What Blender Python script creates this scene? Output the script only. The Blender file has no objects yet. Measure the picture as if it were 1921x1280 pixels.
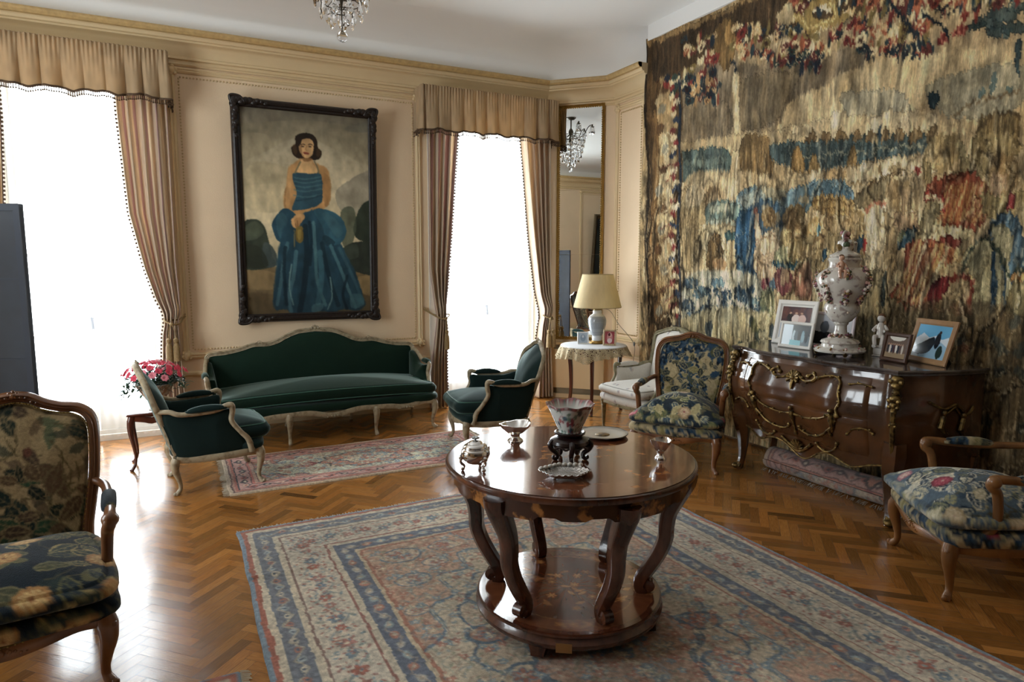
import bpy, math, random
import numpy as np
from math import sin, cos, pi, radians
from mathutils import Vector, Matrix

S = bpy.context.scene
COL = S.collection
# ------------------------------------------------------------------ camera, sky, lamps, exposure
cd = bpy.data.cameras.new('camera'); cam = bpy.data.objects.new('camera', cd); COL.objects.link(cam)
cam.location = (0, 0, 1.5)
cam.rotation_euler = (radians(90 - 6.67), 0, radians(-26.8))
cd.sensor_width = 36; cd.lens = 36 * 1240 / 1921; cd.clip_start = 0.05
cd.dof.use_dof = False
S.camera = cam
S.view_settings.view_transform = 'Standard'; S.view_settings.look = 'None'
S.view_settings.exposure = 0.92; S.view_settings.gamma = 1.0
S.view_settings.use_curve_mapping = False
S.cycles.use_denoising = True
try: S.cycles.denoiser = 'OPENIMAGEDENOISE'
except Exception: pass
S.cycles.max_bounces = 10; S.cycles.diffuse_bounces = 5; S.cycles.glossy_bounces = 4
S.cycles.transmission_bounces = 6; S.cycles.transparent_max_bounces = 12
S.cycles.caustics_reflective = False; S.cycles.caustics_refractive = False
S.cycles.sample_clamp_indirect = 6.0; S.cycles.blur_glossy = 0.8
W = bpy.data.worlds.new('sky'); S.world = W; W.use_nodes = True
bg = W.node_tree.nodes['Background']
bg.inputs['Color'].default_value = (0.95, 0.975, 1.0, 1); bg.inputs['Strength'].default_value = 9.0
def portal(name, loc, rot, sx, sy):
    l = bpy.data.lights.new(name, 'AREA'); l.shape = 'RECTANGLE'; l.size = sx; l.size_y = sy
    l.cycles.is_portal = True
    o = bpy.data.objects.new(name, l); COL.objects.link(o); o.location = loc; o.rotation_euler = rot
portal('daylight_portal', (-0.62, 6.62, 1.5), (radians(-90), 0, 0), 1.2, 3.0)
portal('daylight_portal', (2.98, 6.62, 1.5), (radians(-90), 0, 0), 1.2, 3.0)
portal('daylight_portal', (-2.95, 3.6, 1.6), (0, radians(-90), 0), 2.7, 1.9)  # portal for the added window on the left wall
# cool daylight sun does not enter: overcast sky only

# ------------------------------------------------------------------ helpers
def srgb(c):
    if isinstance(c, str):
        c = tuple(int(c[i:i+2], 16) / 255 for i in (0, 2, 4))
    return tuple((x / 12.92 if x <= .04045 else ((x + .055) / 1.055) ** 2.4) for x in c)
def mat(name, col=(.5, .5, .5), rough=.5, metal=0, var=0, vscale=8, stretch=(1, 1, 1), col2=None, bump=0, bscale=40, bstretch=None,
        coat=0, sheen=0, sheen_tint=None, attr=False, spec=.5, trans=0, ior=1.45, emit=None, detail=4, translucent=0, vray=None, contrast=(.3, .7)):
    m = bpy.data.materials.new(name); m.use_nodes = True; nt = m.node_tree; N = nt.nodes; L = nt.links
    b = N['Principled BSDF']
    b.inputs['Roughness'].default_value = rough; b.inputs['Metallic'].default_value = metal
    b.inputs['Specular IOR Level'].default_value = spec; b.inputs['IOR'].default_value = ior
    b.inputs['Coat Weight'].default_value = coat; b.inputs['Coat Roughness'].default_value = .06
    b.inputs['Sheen Weight'].default_value = sheen; b.inputs['Sheen Roughness'].default_value = .35
    if sheen_tint: b.inputs['Sheen Tint'].default_value = (*sheen_tint, 1)
    b.inputs['Transmission Weight'].default_value = trans
    if emit: b.inputs['Emission Color'].default_value = (*emit[0], 1); b.inputs['Emission Strength'].default_value = emit[1]
    tc = N.new('ShaderNodeTexCoord'); mp = N.new('ShaderNodeMapping'); mp.inputs['Scale'].default_value = stretch
    L.new(tc.outputs['Object'], mp.inputs['Vector'])
    src = None
    if attr:
        a = N.new('ShaderNodeAttribute'); a.attribute_name = 'Col'; src = a.outputs['Color']
    if col2 is not None or var:
        nz = N.new('ShaderNodeTexNoise'); nz.inputs['Scale'].default_value = vscale; nz.inputs['Detail'].default_value = detail
        L.new(mp.outputs[0], nz.inputs['Vector'])
        rp = N.new('ShaderNodeValToRGB'); rp.color_ramp.elements[0].position = contrast[0]; rp.color_ramp.elements[1].position = contrast[1]
        L.new(nz.outputs['Fac'], rp.inputs[0])
        if attr:
            lo = 1 - var
            rp.color_ramp.elements[0].color = (lo, lo, lo, 1); rp.color_ramp.elements[1].color = (1, 1, 1, 1)
            mx = N.new('ShaderNodeMix'); mx.data_type = 'RGBA'; mx.blend_type = 'MULTIPLY'; mx.inputs[0].default_value = 1
            L.new(src, mx.inputs[6]); L.new(rp.outputs[0], mx.inputs[7]); src = mx.outputs[2]
        else:
            c2 = col2 if col2 is not None else tuple(x * (1 - var) for x in col)
            rp.color_ramp.elements[0].color = (*c2, 1); rp.color_ramp.elements[1].color = (*col, 1); src = rp.outputs[0]
    if src is None: b.inputs['Base Color'].default_value = (*col, 1)
    else: L.new(src, b.inputs['Base Color'])
    if bump:
        n2 = N.new('ShaderNodeTexNoise'); n2.inputs['Scale'].default_value = bscale; n2.inputs['Detail'].default_value = 3
        mp2 = N.new('ShaderNodeMapping'); mp2.inputs['Scale'].default_value = bstretch or stretch
        L.new(tc.outputs['Object'], mp2.inputs['Vector']); L.new(mp2.outputs[0], n2.inputs['Vector'])
        bp = N.new('ShaderNodeBump'); bp.inputs['Strength'].default_value = bump; bp.inputs['Distance'].default_value = .01
        L.new(n2.outputs['Fac'], bp.inputs['Height']); L.new(bp.outputs[0], b.inputs['Normal'])
    if translucent:
        t = N.new('ShaderNodeBsdfTranslucent'); ms = N.new('ShaderNodeMixShader'); ms.inputs[0].default_value = translucent
        if src is None: t.inputs['Color'].default_value = (*col, 1)
        else: L.new(src, t.inputs['Color'])
        L.new(b.outputs[0], ms.inputs[1]); L.new(t.outputs[0], ms.inputs[2]); L.new(ms.outputs[0], N['Material Output'].inputs[0])
    return m
def link(o, parent=None):
    COL.objects.link(o)
    if parent is not None: o.parent = parent
    return o
def tag(o, label=None, cat=None, group=None, kind=None):
    if label: o['label'] = label
    if cat: o['category'] = cat
    if group: o['group'] = group
    if kind: o['kind'] = kind
    return o
def thing(name, label, cat, loc=(0, 0, 0), rz=0, group=None, scale=None):
    o = bpy.data.objects.new(name, None); link(o); o.location = loc; o.rotation_euler = (0, 0, rz); o.empty_display_size = .1
    if scale: o.scale = scale
    return tag(o, label, cat, group)
def dup(o, parent=None):
    c = o.copy(); COL.objects.link(c)
    if parent is not None: c.parent = parent
    for ch in [x for x in o.children]: dup(ch, c)
    return c
class MB:
    """collects geometry for one mesh object"""
    def __init__(s): s.v = []; s.f = []; s.c = []; s.n = 0
    def add(s, v, f, c=None):
        v = np.asarray(v, float).reshape(-1, 3); s.v.append(v)
        f = [tuple(i + s.n for i in q) for q in f]; s.f += f
        s.c.append(np.tile([.5, .5, .5], (len(v), 1)) if c is None else (np.tile(c, (len(v), 1)) if np.ndim(c) == 1 else np.asarray(c)))
        s.n += len(v); return s
    def box(s, x0, x1, y0, y1, z0, z1, M=None, c=None):
        v = np.array([(x, y, z) for x in (x0, x1) for y in (y0, y1) for z in (z0, z1)], float)
        if M is not None: v = v @ M[0].T + M[1]
        return s.add(v, [(0, 1, 3, 2), (4, 6, 7, 5), (0, 4, 5, 1), (2, 3, 7, 6), (0, 2, 6, 4), (1, 5, 7, 3)], c)
    def bbox(s, x0, x1, y0, y1, z0, z1, b=.004, c=None):   # chamfered box
        X = sorted((x0, x1)); Y = sorted((y0, y1)); Z = sorted((z0, z1)); b = min(b, (X[1]-X[0])/3, (Y[1]-Y[0])/3, (Z[1]-Z[0])/3)
        rings = []
        for z, i in ((Z[0], b), (Z[0]+b, 0), (Z[1]-b, 0), (Z[1], b)):
            a0, a1, c0, c1 = X[0]+i, X[1]-i, Y[0]+i, Y[1]-i; k = b * .7
            rings.append([(a0+k, c0, z), (a1-k, c0, z), (a1, c0+k, z), (a1, c1-k, z), (a1-k, c1, z), (a0+k, c1, z), (a0, c1-k, z), (a0, c0+k, z)])
        return s.loft(rings, c=c)
    def loft(s, rings, closed=True, cap=True, c=None, loop=False):
        n = len(rings[0]); v = np.array(rings, float).reshape(-1, 3); f = []
        m = len(rings)
        for i in range(m if loop else m - 1):
            j2 = (i + 1) % m
            for j in range(n if closed else n - 1):
                k = (j + 1) % n
                f.append((i*n+j, i*n+k, j2*n+k, j2*n+j))
        if cap and closed and not loop:
            f.append(tuple(range(n-1, -1, -1))); f.append(tuple((m-1)*n + j for j in range(n)))
        return s.add(v, f, c)
    def lathe(s, prof, n=24, center=(0, 0, 0), c=None, a0=0, a1=2*pi, sq=None):
        rings = []
        for r, z in prof:
            rings.append([(center[0]+r*cos(a0+(a1-a0)*k/n)*(sq[0] if sq else 1), center[1]+r*sin(a0+(a1-a0)*k/n)*(sq[1] if sq else 1), center[2]+z) for k in range(n)])
        return s.loft(rings, c=c)
    def tube(s, pts, r, n=8, sec=None, ref=None, closed=False, c=None, cap=True):
        """sweep; r: number or list; sec: list of (a,b) multiplied by r; ref: fixed up direction"""
        P = np.asarray(pts, float); m = len(P)
        R = np.full(m, r, float) if np.ndim(r) == 0 else np.asarray(r, float)
        if closed: T = np.roll(P, -1, 0) - np.roll(P, 1, 0)
        else: T = np.gradient(P, axis=0)
        T /= np.linalg.norm(T, axis=1)[:, None] + 1e-12
        if sec is None: sec = [(cos(2*pi*k/n), sin(2*pi*k/n)) for k in range(n)]
        sec = np.array(sec)
        rings = []
        if ref is None:
            a = np.array([0, 0, 1.]) if abs(T[0][2]) < .9 else np.array([1., 0, 0])
            u = np.cross(T[0], a); u /= np.linalg.norm(u)
            for i in range(m):
                u = u - T[i] * (u @ T[i]); u /= np.linalg.norm(u) + 1e-12; w = np.cross(T[i], u)
                rings.append(P[i] + R[i] * (sec[:, :1] * u + sec[:, 1:] * w))
        else:
            ref = np.asarray(ref, float)
            for i in range(m):
                rf = ref[i] if ref.ndim == 2 else ref
                u = np.cross(T[i], rf); u /= np.linalg.norm(u) + 1e-12; w = np.cross(u, T[i])
                rings.append(P[i] + R[i] * (sec[:, :1] * u + sec[:, 1:] * w))
        return s.loft(rings, loop=closed, c=c, cap=cap)
    def ball(s, center, r, n=12, m=8, c=None, sc=(1, 1, 1)):
        return s.loft([[(center[0]+max(1e-5, r*sin(pi*i/m))*cos(2*pi*k/n)*sc[0], center[1]+max(1e-5, r*sin(pi*i/m))*sin(2*pi*k/n)*sc[1], center[2]-r*cos(pi*i/m)*sc[2]) for k in range(n)] for i in range(m+1)], c=c)
    def build(s, name, m, parent=None, smooth=True, cols=False, loc=None, angle=40):
        me = bpy.data.meshes.new(name); V = np.concatenate(s.v)
        me.from_pydata(V.tolist(), [], s.f); me.materials.append(m)
        if smooth:
            me.polygons.foreach_set('use_smooth', np.ones(len(me.polygons), bool))
            if angle: me.set_sharp_from_angle(angle=radians(angle))
        if cols:
            ca = me.color_attributes.new('Col', 'FLOAT_COLOR', 'POINT')
            C = np.concatenate(s.c); ca.data.foreach_set('color', np.c_[C, np.ones(len(C))].astype(np.float32).ravel())
        me.update(); o = bpy.data.objects.new(name, me); link(o, parent)
        if loc is not None: o.location = loc
        return o
def crv(pts, n=6, closed=False):
    """Catmull-Rom through points (any dimension)"""
    P = np.asarray(pts, float); m = len(P); out = []
    for i in range(m if closed else m - 1):
        if closed: a, b, c, d = P[(i-1) % m], P[i], P[(i+1) % m], P[(i+2) % m]
        else: a, b, c, d = P[max(i-1, 0)], P[i], P[i+1], P[min(i+2, m-1)]
        for k in range(n):
            t = k / n; out.append(.5*((2*b) + (c-a)*t + (2*a-5*b+4*c-d)*t*t + (-a+3*b-3*c+d)*t**3))
    if not closed: out.append(P[-1])
    return np.array(out)
RECT = [(-1, -.6), (-.8, -1), (.8, -1), (1, -.6), (1, .6), (.8, 1), (-.8, 1), (-1, .6)]
def grid_mesh(name, m, X, Y, Z, C=None, parent=None, uv=None):
    h, w = X.shape; me = bpy.data.meshes.new(name)
    me.vertices.add(h*w); me.vertices.foreach_set('co', np.stack([X, Y, Z], -1).astype(np.float32).ravel())
    i = np.arange(h*w).reshape(h, w); q = np.stack([i[:-1, :-1], i[1:, :-1], i[1:, 1:], i[:-1, 1:]], -1).reshape(-1)
    nf = (h-1)*(w-1); me.loops.add(nf*4); me.loops.foreach_set('vertex_index', q.astype(np.int32))
    me.polygons.add(nf); me.polygons.foreach_set('loop_start', np.arange(0, nf*4, 4, dtype=np.int32))
    try: me.polygons.foreach_set('loop_total', np.full(nf, 4, np.int32))
    except Exception: pass
    me.polygons.foreach_set('use_smooth', np.ones(nf, bool)); me.update(calc_edges=True); me.validate()
    if C is not None:
        ca = me.color_attributes.new('Col', 'FLOAT_COLOR', 'POINT')
        ca.data.foreach_set('color', np.concatenate([C, np.ones((h, w, 1))], -1).astype(np.float32).ravel())
    me.materials.append(m); o = bpy.data.objects.new(name, me); link(o, parent); return o

# ------------------------------------------------------------------ painting tools (patterns woven, printed or painted on things)
def lin(a): a = np.clip(a, 0, 1); return np.where(a <= .04045, a/12.92, ((a+.055)/1.055)**2.4)
def vnoise(h, w, cy, cx, seed):
    r = np.random.RandomState(seed); gh, gw = int(h/cy)+3, int(w/cx)+3; g = r.rand(gh, gw)
    y = np.arange(h)/cy; x = np.arange(w)/cx; yi = y.astype(int); xi = x.astype(int)
    fy = (y-yi)[:, None]; fx = (x-xi)[None]; fy = fy*fy*(3-2*fy); fx = fx*fx*(3-2*fx)
    a = g[yi][:, xi]; b = g[yi][:, xi+1]; c = g[yi+1][:, xi]; d = g[yi+1][:, xi+1]
    return (a*(1-fx)+b*fx)*(1-fy)+(c*(1-fx)+d*fx)*fy
def fbm(h, w, cy, cx, seed, o=4):
    s = 0; t = 0
    for k in range(o): s = s + vnoise(h, w, max(cy/2**k, 1), max(cx/2**k, 1), seed+k)*.5**k; t += .5**k
    return s/t
def hexc(c): return np.array([int(c[i:i+2], 16)/255 for i in (0, 2, 4)]) if isinstance(c, str) else np.array(c, float)
class Paint:
    """a canvas in its own metres: w wide, h high, origin at the top left"""
    def __init__(s, w, h, res, bgc): s.res = res; s.W = int(w/res)+1; s.H = int(h/res)+1; s.a = np.tile(hexc(bgc), (s.H, s.W, 1))
    def blend(s, mask, c, y0, x0):
        h, w = mask.shape; v = s.a[y0:y0+h, x0:x0+w]; v += (hexc(c)-v)*mask[..., None]
    def box(s, P, pad=0):
        P = np.asarray(P)/s.res; x0 = int(max(0, P[:, 0].min()-pad)); x1 = int(min(s.W, P[:, 0].max()+pad+2)); y0 = int(max(0, P[:, 1].min()-pad)); y1 = int(min(s.H, P[:, 1].max()+pad+2))
        return P, x0, x1, y0, y1
    def poly(s, P, c, al=1.):
        P, x0, x1, y0, y1 = s.box(P)
        if x1 <= x0 or y1 <= y0: return
        yy, xx = np.mgrid[y0:y1, x0:x1]; ins = np.zeros(yy.shape, bool); n = len(P)
        for i in range(n):
            (ax, ay), (bx, by) = P[i], P[(i+1) % n]
            if ay == by: continue
            ins ^= ((ay > yy) != (by > yy)) & (xx < (bx-ax)*(yy-ay)/(by-ay)+ax)
        big = ins.sum() > 7000 and getattr(s, 'shade', None); fm = ins*1.
        if big:
            for _ in range(7): fm = (fm*2+np.roll(fm, 1, 0)+np.roll(fm, -1, 0)+np.roll(fm, 1, 1)+np.roll(fm, -1, 1))/6
            fm = np.clip((fm-.5+(vnoise(*ins.shape, 20, 2.5, 5)-.5)*.5)*1.6+.5, 0, 1)*(fm > .06)
        s.blend(fm*al, c, y0, x0)
        sh = getattr(s, 'shade', None)
        if sh and ins.sum() > 60:   # each woven shape carries its own hatched tones and a darker contour
            h, w = ins.shape; s.k = getattr(s, 'k', 0)+7; v = vnoise(h, w, sh[0], sh[1], s.k)*.6+vnoise(h, w, sh[0]*.5, sh[1]*2.4, s.k+1)*.4; e = ins.copy()
            for ax in (0, 1):
                for d in (-1, 1): e &= np.roll(ins, d, ax)
            g = 1+(v-.5)*sh[2]; g = np.where(ins & ~e & (not big), g*sh[3], g); s.a[y0:y1, x0:x1] *= np.where(ins, 1+(g-1)*al, 1)[..., None]
    def blob(s, P, c, al=1.): s.poly(crv(P, 5, True), c, al)
    def stroke(s, P, wd, c, al=1., smooth=True):
        if smooth and len(P) > 2: P = crv(P, 4)
        r = max(wd/s.res/2, .55); Q, x0, x1, y0, y1 = s.box(P, r+1)
        if x1 <= x0 or y1 <= y0: return
        yy, xx = np.mgrid[y0:y1, x0:x1]; m = np.zeros(yy.shape)
        for i in range(len(Q)-1):
            a, b = Q[i], Q[i+1]; d = b-a; L2 = d@d+1e-9
            t = np.clip(((xx-a[0])*d[0]+(yy-a[1])*d[1])/L2, 0, 1)
            m = np.maximum(m, np.clip(r+.5-np.hypot(xx-a[0]-t*d[0], yy-a[1]-t*d[1]), 0, 1))
        s.blend(m*al, c, y0, x0)
    def ell(s, cx, cy, rx, ry, c, ang=0, al=1., soft=.0):
        R = max(rx, ry); P, x0, x1, y0, y1 = s.box([(cx-R, cy-R), (cx+R, cy+R)], 1)
        if x1 <= x0 or y1 <= y0: return
        yy, xx = np.mgrid[y0:y1, x0:x1]; dx = xx*s.res-cx; dy = yy*s.res-cy
        u = dx*cos(ang)+dy*sin(ang); v = -dx*sin(ang)+dy*cos(ang); d = np.sqrt((u/rx)**2+(v/ry)**2)
        m = np.clip((1-d)*min(rx, ry)/s.res+.5, 0, 1) if not soft else np.clip((1-d)/soft, 0, 1)
        s.blend(m*al, c, y0, x0)
    def leaf(s, x, y, L, wd, ang, c, edge=None, vein=None, al=1.):
        t = np.linspace(0, 1, 9); hw = wd/2*np.sin(pi*t**.8)
        f = np.c_[t*L, hw]; g = np.c_[t[::-1]*L, -hw[::-1]]; P = np.r_[f, g]; ca, sa = cos(ang), sin(ang)
        tr = lambda Q: np.c_[x+Q[:, 0]*ca-Q[:, 1]*sa, y+Q[:, 0]*sa+Q[:, 1]*ca]
        if edge is not None: s.poly(tr(P*[1.12, 1.35]-[L*.05, 0]), edge, al)
        s.poly(tr(P), c, al)
        if vein is not None:
            s.stroke(tr(np.array([(0, 0), (L*.95, 0)])), wd*.09, vein, al, False)
            for k in (.3, .55, .78):
                for sg in (-1, 1): s.stroke(tr(np.array([(L*k-L*.08, 0), (L*k+L*.06, sg*wd*.33)])), wd*.05, vein, al*.7, False)
    def flower(s, x, y, r, c, c2, core, n=7, rot=0, core_r=.25):
        for k in range(n):
            a = rot+2*pi*k/n; s.ell(x+r*.58*cos(a), y+r*.58*sin(a), r*.46, r*.3, c2, a); s.ell(x+r*.55*cos(a), y+r*.55*sin(a), r*.38, r*.2, c, a)
        s.ell(x, y, r*core_r, r*core_r, core)
    def warp(s, amt, cell, seed, asp=(1, 1)):
        h, w = s.H, s.W; dx = (fbm(h, w, cell*asp[1], cell*asp[0], seed, 3)-.5)*2*amt; dy = (fbm(h, w, cell*asp[1], cell*asp[0], seed+50, 3)-.5)*2*amt
        yy, xx = np.mgrid[0:h, 0:w]; yi = np.clip((yy+dy).round().astype(int), 0, h-1); xi = np.clip((xx+dx).round().astype(int), 0, w-1)
        s.a = s.a[yi, xi]
    def streak(s, amt, seed, cx=1.5, cy=40):
        h, w = s.H, s.W; d = (vnoise(h, w, cy, cx, seed)-.5)*2*amt; yy, xx = np.mgrid[0:h, 0:w]
        s.a = s.a[np.clip((yy+d).round().astype(int), 0, h-1), xx]
    def soft(s, k=1):
        for _ in range(k):
            p = np.pad(s.a, ((1, 1), (1, 1), (0, 0)), 'edge'); s.a = (p[1:-1, 1:-1]*4+p[:-2, 1:-1]+p[2:, 1:-1]+p[1:-1, :-2]+p[1:-1, 2:])/8
    def at(s, x, y):
        """colour at metric points, repeated by mirroring past the edges"""
        X = np.asarray(x)/s.res; Y = np.asarray(y)/s.res
        def fold(v, n): v = np.abs(v) % (2*(n-1)); return np.where(v > n-1, 2*(n-1)-v, v)
        X = fold(X, s.W); Y = fold(Y, s.H); xi = np.clip(X.astype(int), 0, s.W-2); yi = np.clip(Y.astype(int), 0, s.H-2); fx = (X-xi)[..., None]; fy = (Y-yi)[..., None]
        A = s.a; c = (A[yi, xi]*(1-fx)+A[yi, xi+1]*fx)*(1-fy)+(A[yi+1, xi]*(1-fx)+A[yi+1, xi+1]*fx)*fy
        return lin(c)
# ------------------------------------------------------------------ materials of the room
def cream(n, c, **k): return mat(n, srgb(c), rough=.55, var=.07, vscale=2.2, **k)
M = {}
M['wall'] = cream('painted_cream_wall', 'e6cdab', bump=.12, bscale=90)
M['trim'] = cream('cream_trim', 'dcc49a')
M['bead'] = mat('pale_bead', srgb('cdb488'), rough=.5)
M['trim2'] = mat('aged_gilt_trim', srgb('c7a872'), rough=.45, var=.25, vscale=30)
M['ceil'] = mat('ceiling_white', srgb('f0f0ee'), rough=.8, var=.03, vscale=1)
M['gilt'] = mat('dull_gilt', srgb('a98544'), rough=.38, metal=.75, var=.35, vscale=60, bump=.2, bscale=120)
M['glass'] = bpy.data.materials.new('window_glass'); _m = M['glass']; _m.use_nodes = True; _n = _m.node_tree.nodes; _l = _m.node_tree.links; _n.remove(_n['Principled BSDF'])
_t = _n.new('ShaderNodeBsdfTransparent'); _t.inputs[0].default_value = (.93, .96, .97, 1); _g = _n.new('ShaderNodeBsdfGlossy'); _g.inputs['Roughness'].default_value = .02
_x = _n.new('ShaderNodeMixShader'); _x.inputs[0].default_value = .05; _l.new(_t.outputs[0], _x.inputs[1]); _l.new(_g.outputs[0], _x.inputs[2]); _l.new(_x.outputs[0], _n['Material Output'].inputs[0])
M['sheer'] = bpy.data.materials.new('white_sheer'); _m = M['sheer']; _m.use_nodes = True; _n = _m.node_tree.nodes; _l = _m.node_tree.links; _n.remove(_n['Principled BSDF'])
_t = _n.new('ShaderNodeBsdfTransparent'); _g = _n.new('ShaderNodeBsdfTranslucent'); _g.inputs[0].default_value = (.9, .92, .95, 1); _d = _n.new('ShaderNodeBsdfDiffuse'); _d.inputs[0].default_value = (.8, .82, .85, 1)
_x = _n.new('ShaderNodeMixShader'); _x.inputs[0].default_value = .5; _l.new(_g.outputs[0], _x.inputs[1]); _l.new(_d.outputs[0], _x.inputs[2])
_y = _n.new('ShaderNodeMixShader'); _y.inputs[0].default_value = .22; _l.new(_t.outputs[0], _y.inputs[1]); _l.new(_x.outputs[0], _y.inputs[2]); _l.new(_y.outputs[0], _n['Material Output'].inputs[0])
M['white_wood'] = mat('white_window_wood', srgb('dcd8cc'), rough=.45)
# ------------------------------------------------------------------ floor: herringbone oak, every block its own tone
def floor():
    Wd, n = .052, 5; V = []; F = []; C = []; U = []; rnd = random.Random(4); ca = cos(pi/4)
    def tr(u, v): return ((u-v)*ca + .01, (u+v)*ca)
    R = 190
    for i in range(-R, R):
        for j in range(-R, R):
            m = (i-j) % (2*n)
            if m == 0: u0, u1, v0, v1, hz = i, i+n, j, j+1, True
            elif m == n: u0, u1, v0, v1, hz = i, i+1, j-n+1, j+1, False
            else: continue
            g = .012; q = [tr(u*Wd, v*Wd) for u, v in ((u0+g, v0+g), (u1-g, v0+g), (u1-g, v1-g), (u0+g, v1-g))]
            cx = sum(p[0] for p in q)/4; cy = sum(p[1] for p in q)/4
            if not (-2.9 < cx < 4.4 and -1.6 < cy < 6.75): continue
            k = len(V); V += [(x, y, 0) for x, y in q]; F.append((k, k+1, k+2, k+3))
            t = rnd.random(); t2 = rnd.random(); dk = .55 if rnd.random() < .06 else 1
            base = np.array(srgb('b57c40'))*(.60+.62*t)*dk; base = base*np.array([1, .94+.1*t2, .88+.2*t2])
            C += [base]*4; o = rnd.random()*50
            U += ([(o, o), (o+1, o), (o+1, o+.2), (o, o+.2)] if hz else [(o, o+.2), (o, o), (o+1, o), (o+1, o+.2)])
    me = bpy.data.meshes.new('floor'); me.from_pydata(V, [], F)
    ca_ = me.color_attributes.new('Col', 'FLOAT_COLOR', 'POINT'); C = np.array(C); ca_.data.foreach_set('color', np.c_[C, np.ones(len(C))].astype(np.float32).ravel())
    uv = me.uv_layers.new(name='UVMap'); uv.data.foreach_set('uv', np.array(U, np.float32).ravel())
    m = mat('herringbone_oak', rough=.22, attr=True, coat=.35, spec=.5); nt = m.node_tree; N = nt.nodes; L = nt.links; b = N['Principled BSDF']
    u = N.new('ShaderNodeUVMap'); mp = N.new('ShaderNodeMapping'); mp.inputs['Scale'].default_value = (2, 34, 1); nz = N.new('ShaderNodeTexNoise'); nz.inputs['Scale'].default_value = 2.2; nz.inputs['Detail'].default_value = 5
    L.new(u.outputs[0], mp.inputs[0]); L.new(mp.outputs[0], nz.inputs['Vector'])
    rp = N.new('ShaderNodeValToRGB'); rp.color_ramp.elements[0].position = .3; rp.color_ramp.elements[0].color = (.6, .56, .5, 1); rp.color_ramp.elements[1].position = .66; rp.color_ramp.elements[1].color = (1, 1, 1, 1); L.new(nz.outputs['Fac'], rp.inputs[0])
    mx = N.new('ShaderNodeMix'); mx.data_type = 'RGBA'; mx.blend_type = 'MULTIPLY'; mx.inputs[0].default_value = 1
    a = [x for x in N if x.bl_idname == 'ShaderNodeAttribute'][0]; L.new(a.outputs['Color'], mx.inputs[6]); L.new(rp.outputs[0], mx.inputs[7]); L.new(mx.outputs[2], b.inputs['Base Color'])
    tc = N.new('ShaderNodeTexCoord'); n2 = N.new('ShaderNodeTexNoise'); n2.inputs['Scale'].default_value = 9; n2.inputs['Detail'].default_value = 4; L.new(tc.outputs['Object'], n2.inputs['Vector'])
    mr = N.new('ShaderNodeMapRange'); mr.inputs[3].default_value = .14; mr.inputs[4].default_value = .30; L.new(n2.outputs['Fac'], mr.inputs[0]); L.new(mr.outputs[0], b.inputs['Roughness'])
    b.inputs['Coat Roughness'].default_value = .13
    bp = N.new('ShaderNodeBump'); bp.inputs['Strength'].default_value = .12; bp.inputs['Distance'].default_value = .004; L.new(nz.outputs['Fac'], bp.inputs['Height']); L.new(bp.outputs[0], b.inputs['Normal'])
    me.materials.append(m); o = bpy.data.objects.new('floor', me); link(o); tag(o, kind='structure')
    s = MB(); s.box(-2.95, 4.45, -3.8, 6.8, -.12, -.002); s.build('floor_slab', mat('floor_joints', srgb('2a1a0e'), rough=.6), o, smooth=False)
floor()
# ------------------------------------------------------------------ walls
ZC = 3.78; YW = 6.5; XR = 4.25; XL = -2.75; YB = -3.6; CH0 = (3.72, 6.5); CH1 = (4.25, 5.97)
WIN = [(-1.22, -.09), (2.40, 3.60)]; WZ = 3.05
def wall(name, segs, m='wall'):
    s = MB()
    for a in segs: s.box(*a)
    o = s.build(name, M[m], smooth=False); return tag(o, kind='structure')
wall('wall_far', [(XL-.2, WIN[0][0], YW, YW+.22, 0, ZC+.1), (WIN[0][1], WIN[1][0], YW, YW+.22, 0, ZC+.1), (WIN[1][1], 4.45, YW, YW+.22, 0, ZC+.1)] + [(a, b, YW, YW+.22, WZ, ZC+.1) for a, b in WIN])
wall('wall_right', [(XR, XR+.2, YB, CH1[1]+.0, 0, ZC+.1)])
LW = (2.7, 4.5)  # opening for the out-of-view window added to light the room
wall('wall_left', [(XL-.2, XL, YB, LW[0], 0, ZC+.1), (XL-.2, XL, LW[1], YW, 0, ZC+.1), (XL-.2, XL, LW[0], LW[1], 3.0, ZC+.1), (XL-.2, XL, LW[0], LW[1], 0, .25)])
M['rear_dim'] = mat('bounce_dimming_brown', srgb('4a3626'), rough=.5)  # invented dark finish: keeps the unseen rear wall from bouncing light
wall('wall_rear', [(XL-.2, XR+.2, YB-.2, YB, 0, ZC+.1)], 'rear_dim')
s = MB(); d = .25
s.add([(CH0[0], CH0[1], 0), (CH1[0], CH1[1], 0), (CH1[0]+d, CH1[1], 0), (CH1[0]+d, CH0[1]+.2, 0), (CH0[0], CH0[1]+.2, 0)] + [(CH0[0], CH0[1], ZC+.1), (CH1[0], CH1[1], ZC+.1), (CH1[0]+d, CH1[1], ZC+.1), (CH1[0]+d, CH0[1]+.2, ZC+.1), (CH0[0], CH0[1]+.2, ZC+.1)],
      [(0, 1, 6, 5), (1, 2, 7, 6), (2, 3, 8, 7), (3, 4, 9, 8), (4, 0, 5, 9), (4, 3, 2, 1, 0), (5, 6, 7, 8, 9)])
tag(s.build('wall_corner', M['wall'], smooth=False), kind='structure')
s = MB(); s.box(XL-.2, XR+.3, YB-.2, YW+.22, ZC, ZC+.1); tag(s.build('ceiling', M['ceil'], smooth=False), kind='structure')
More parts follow.
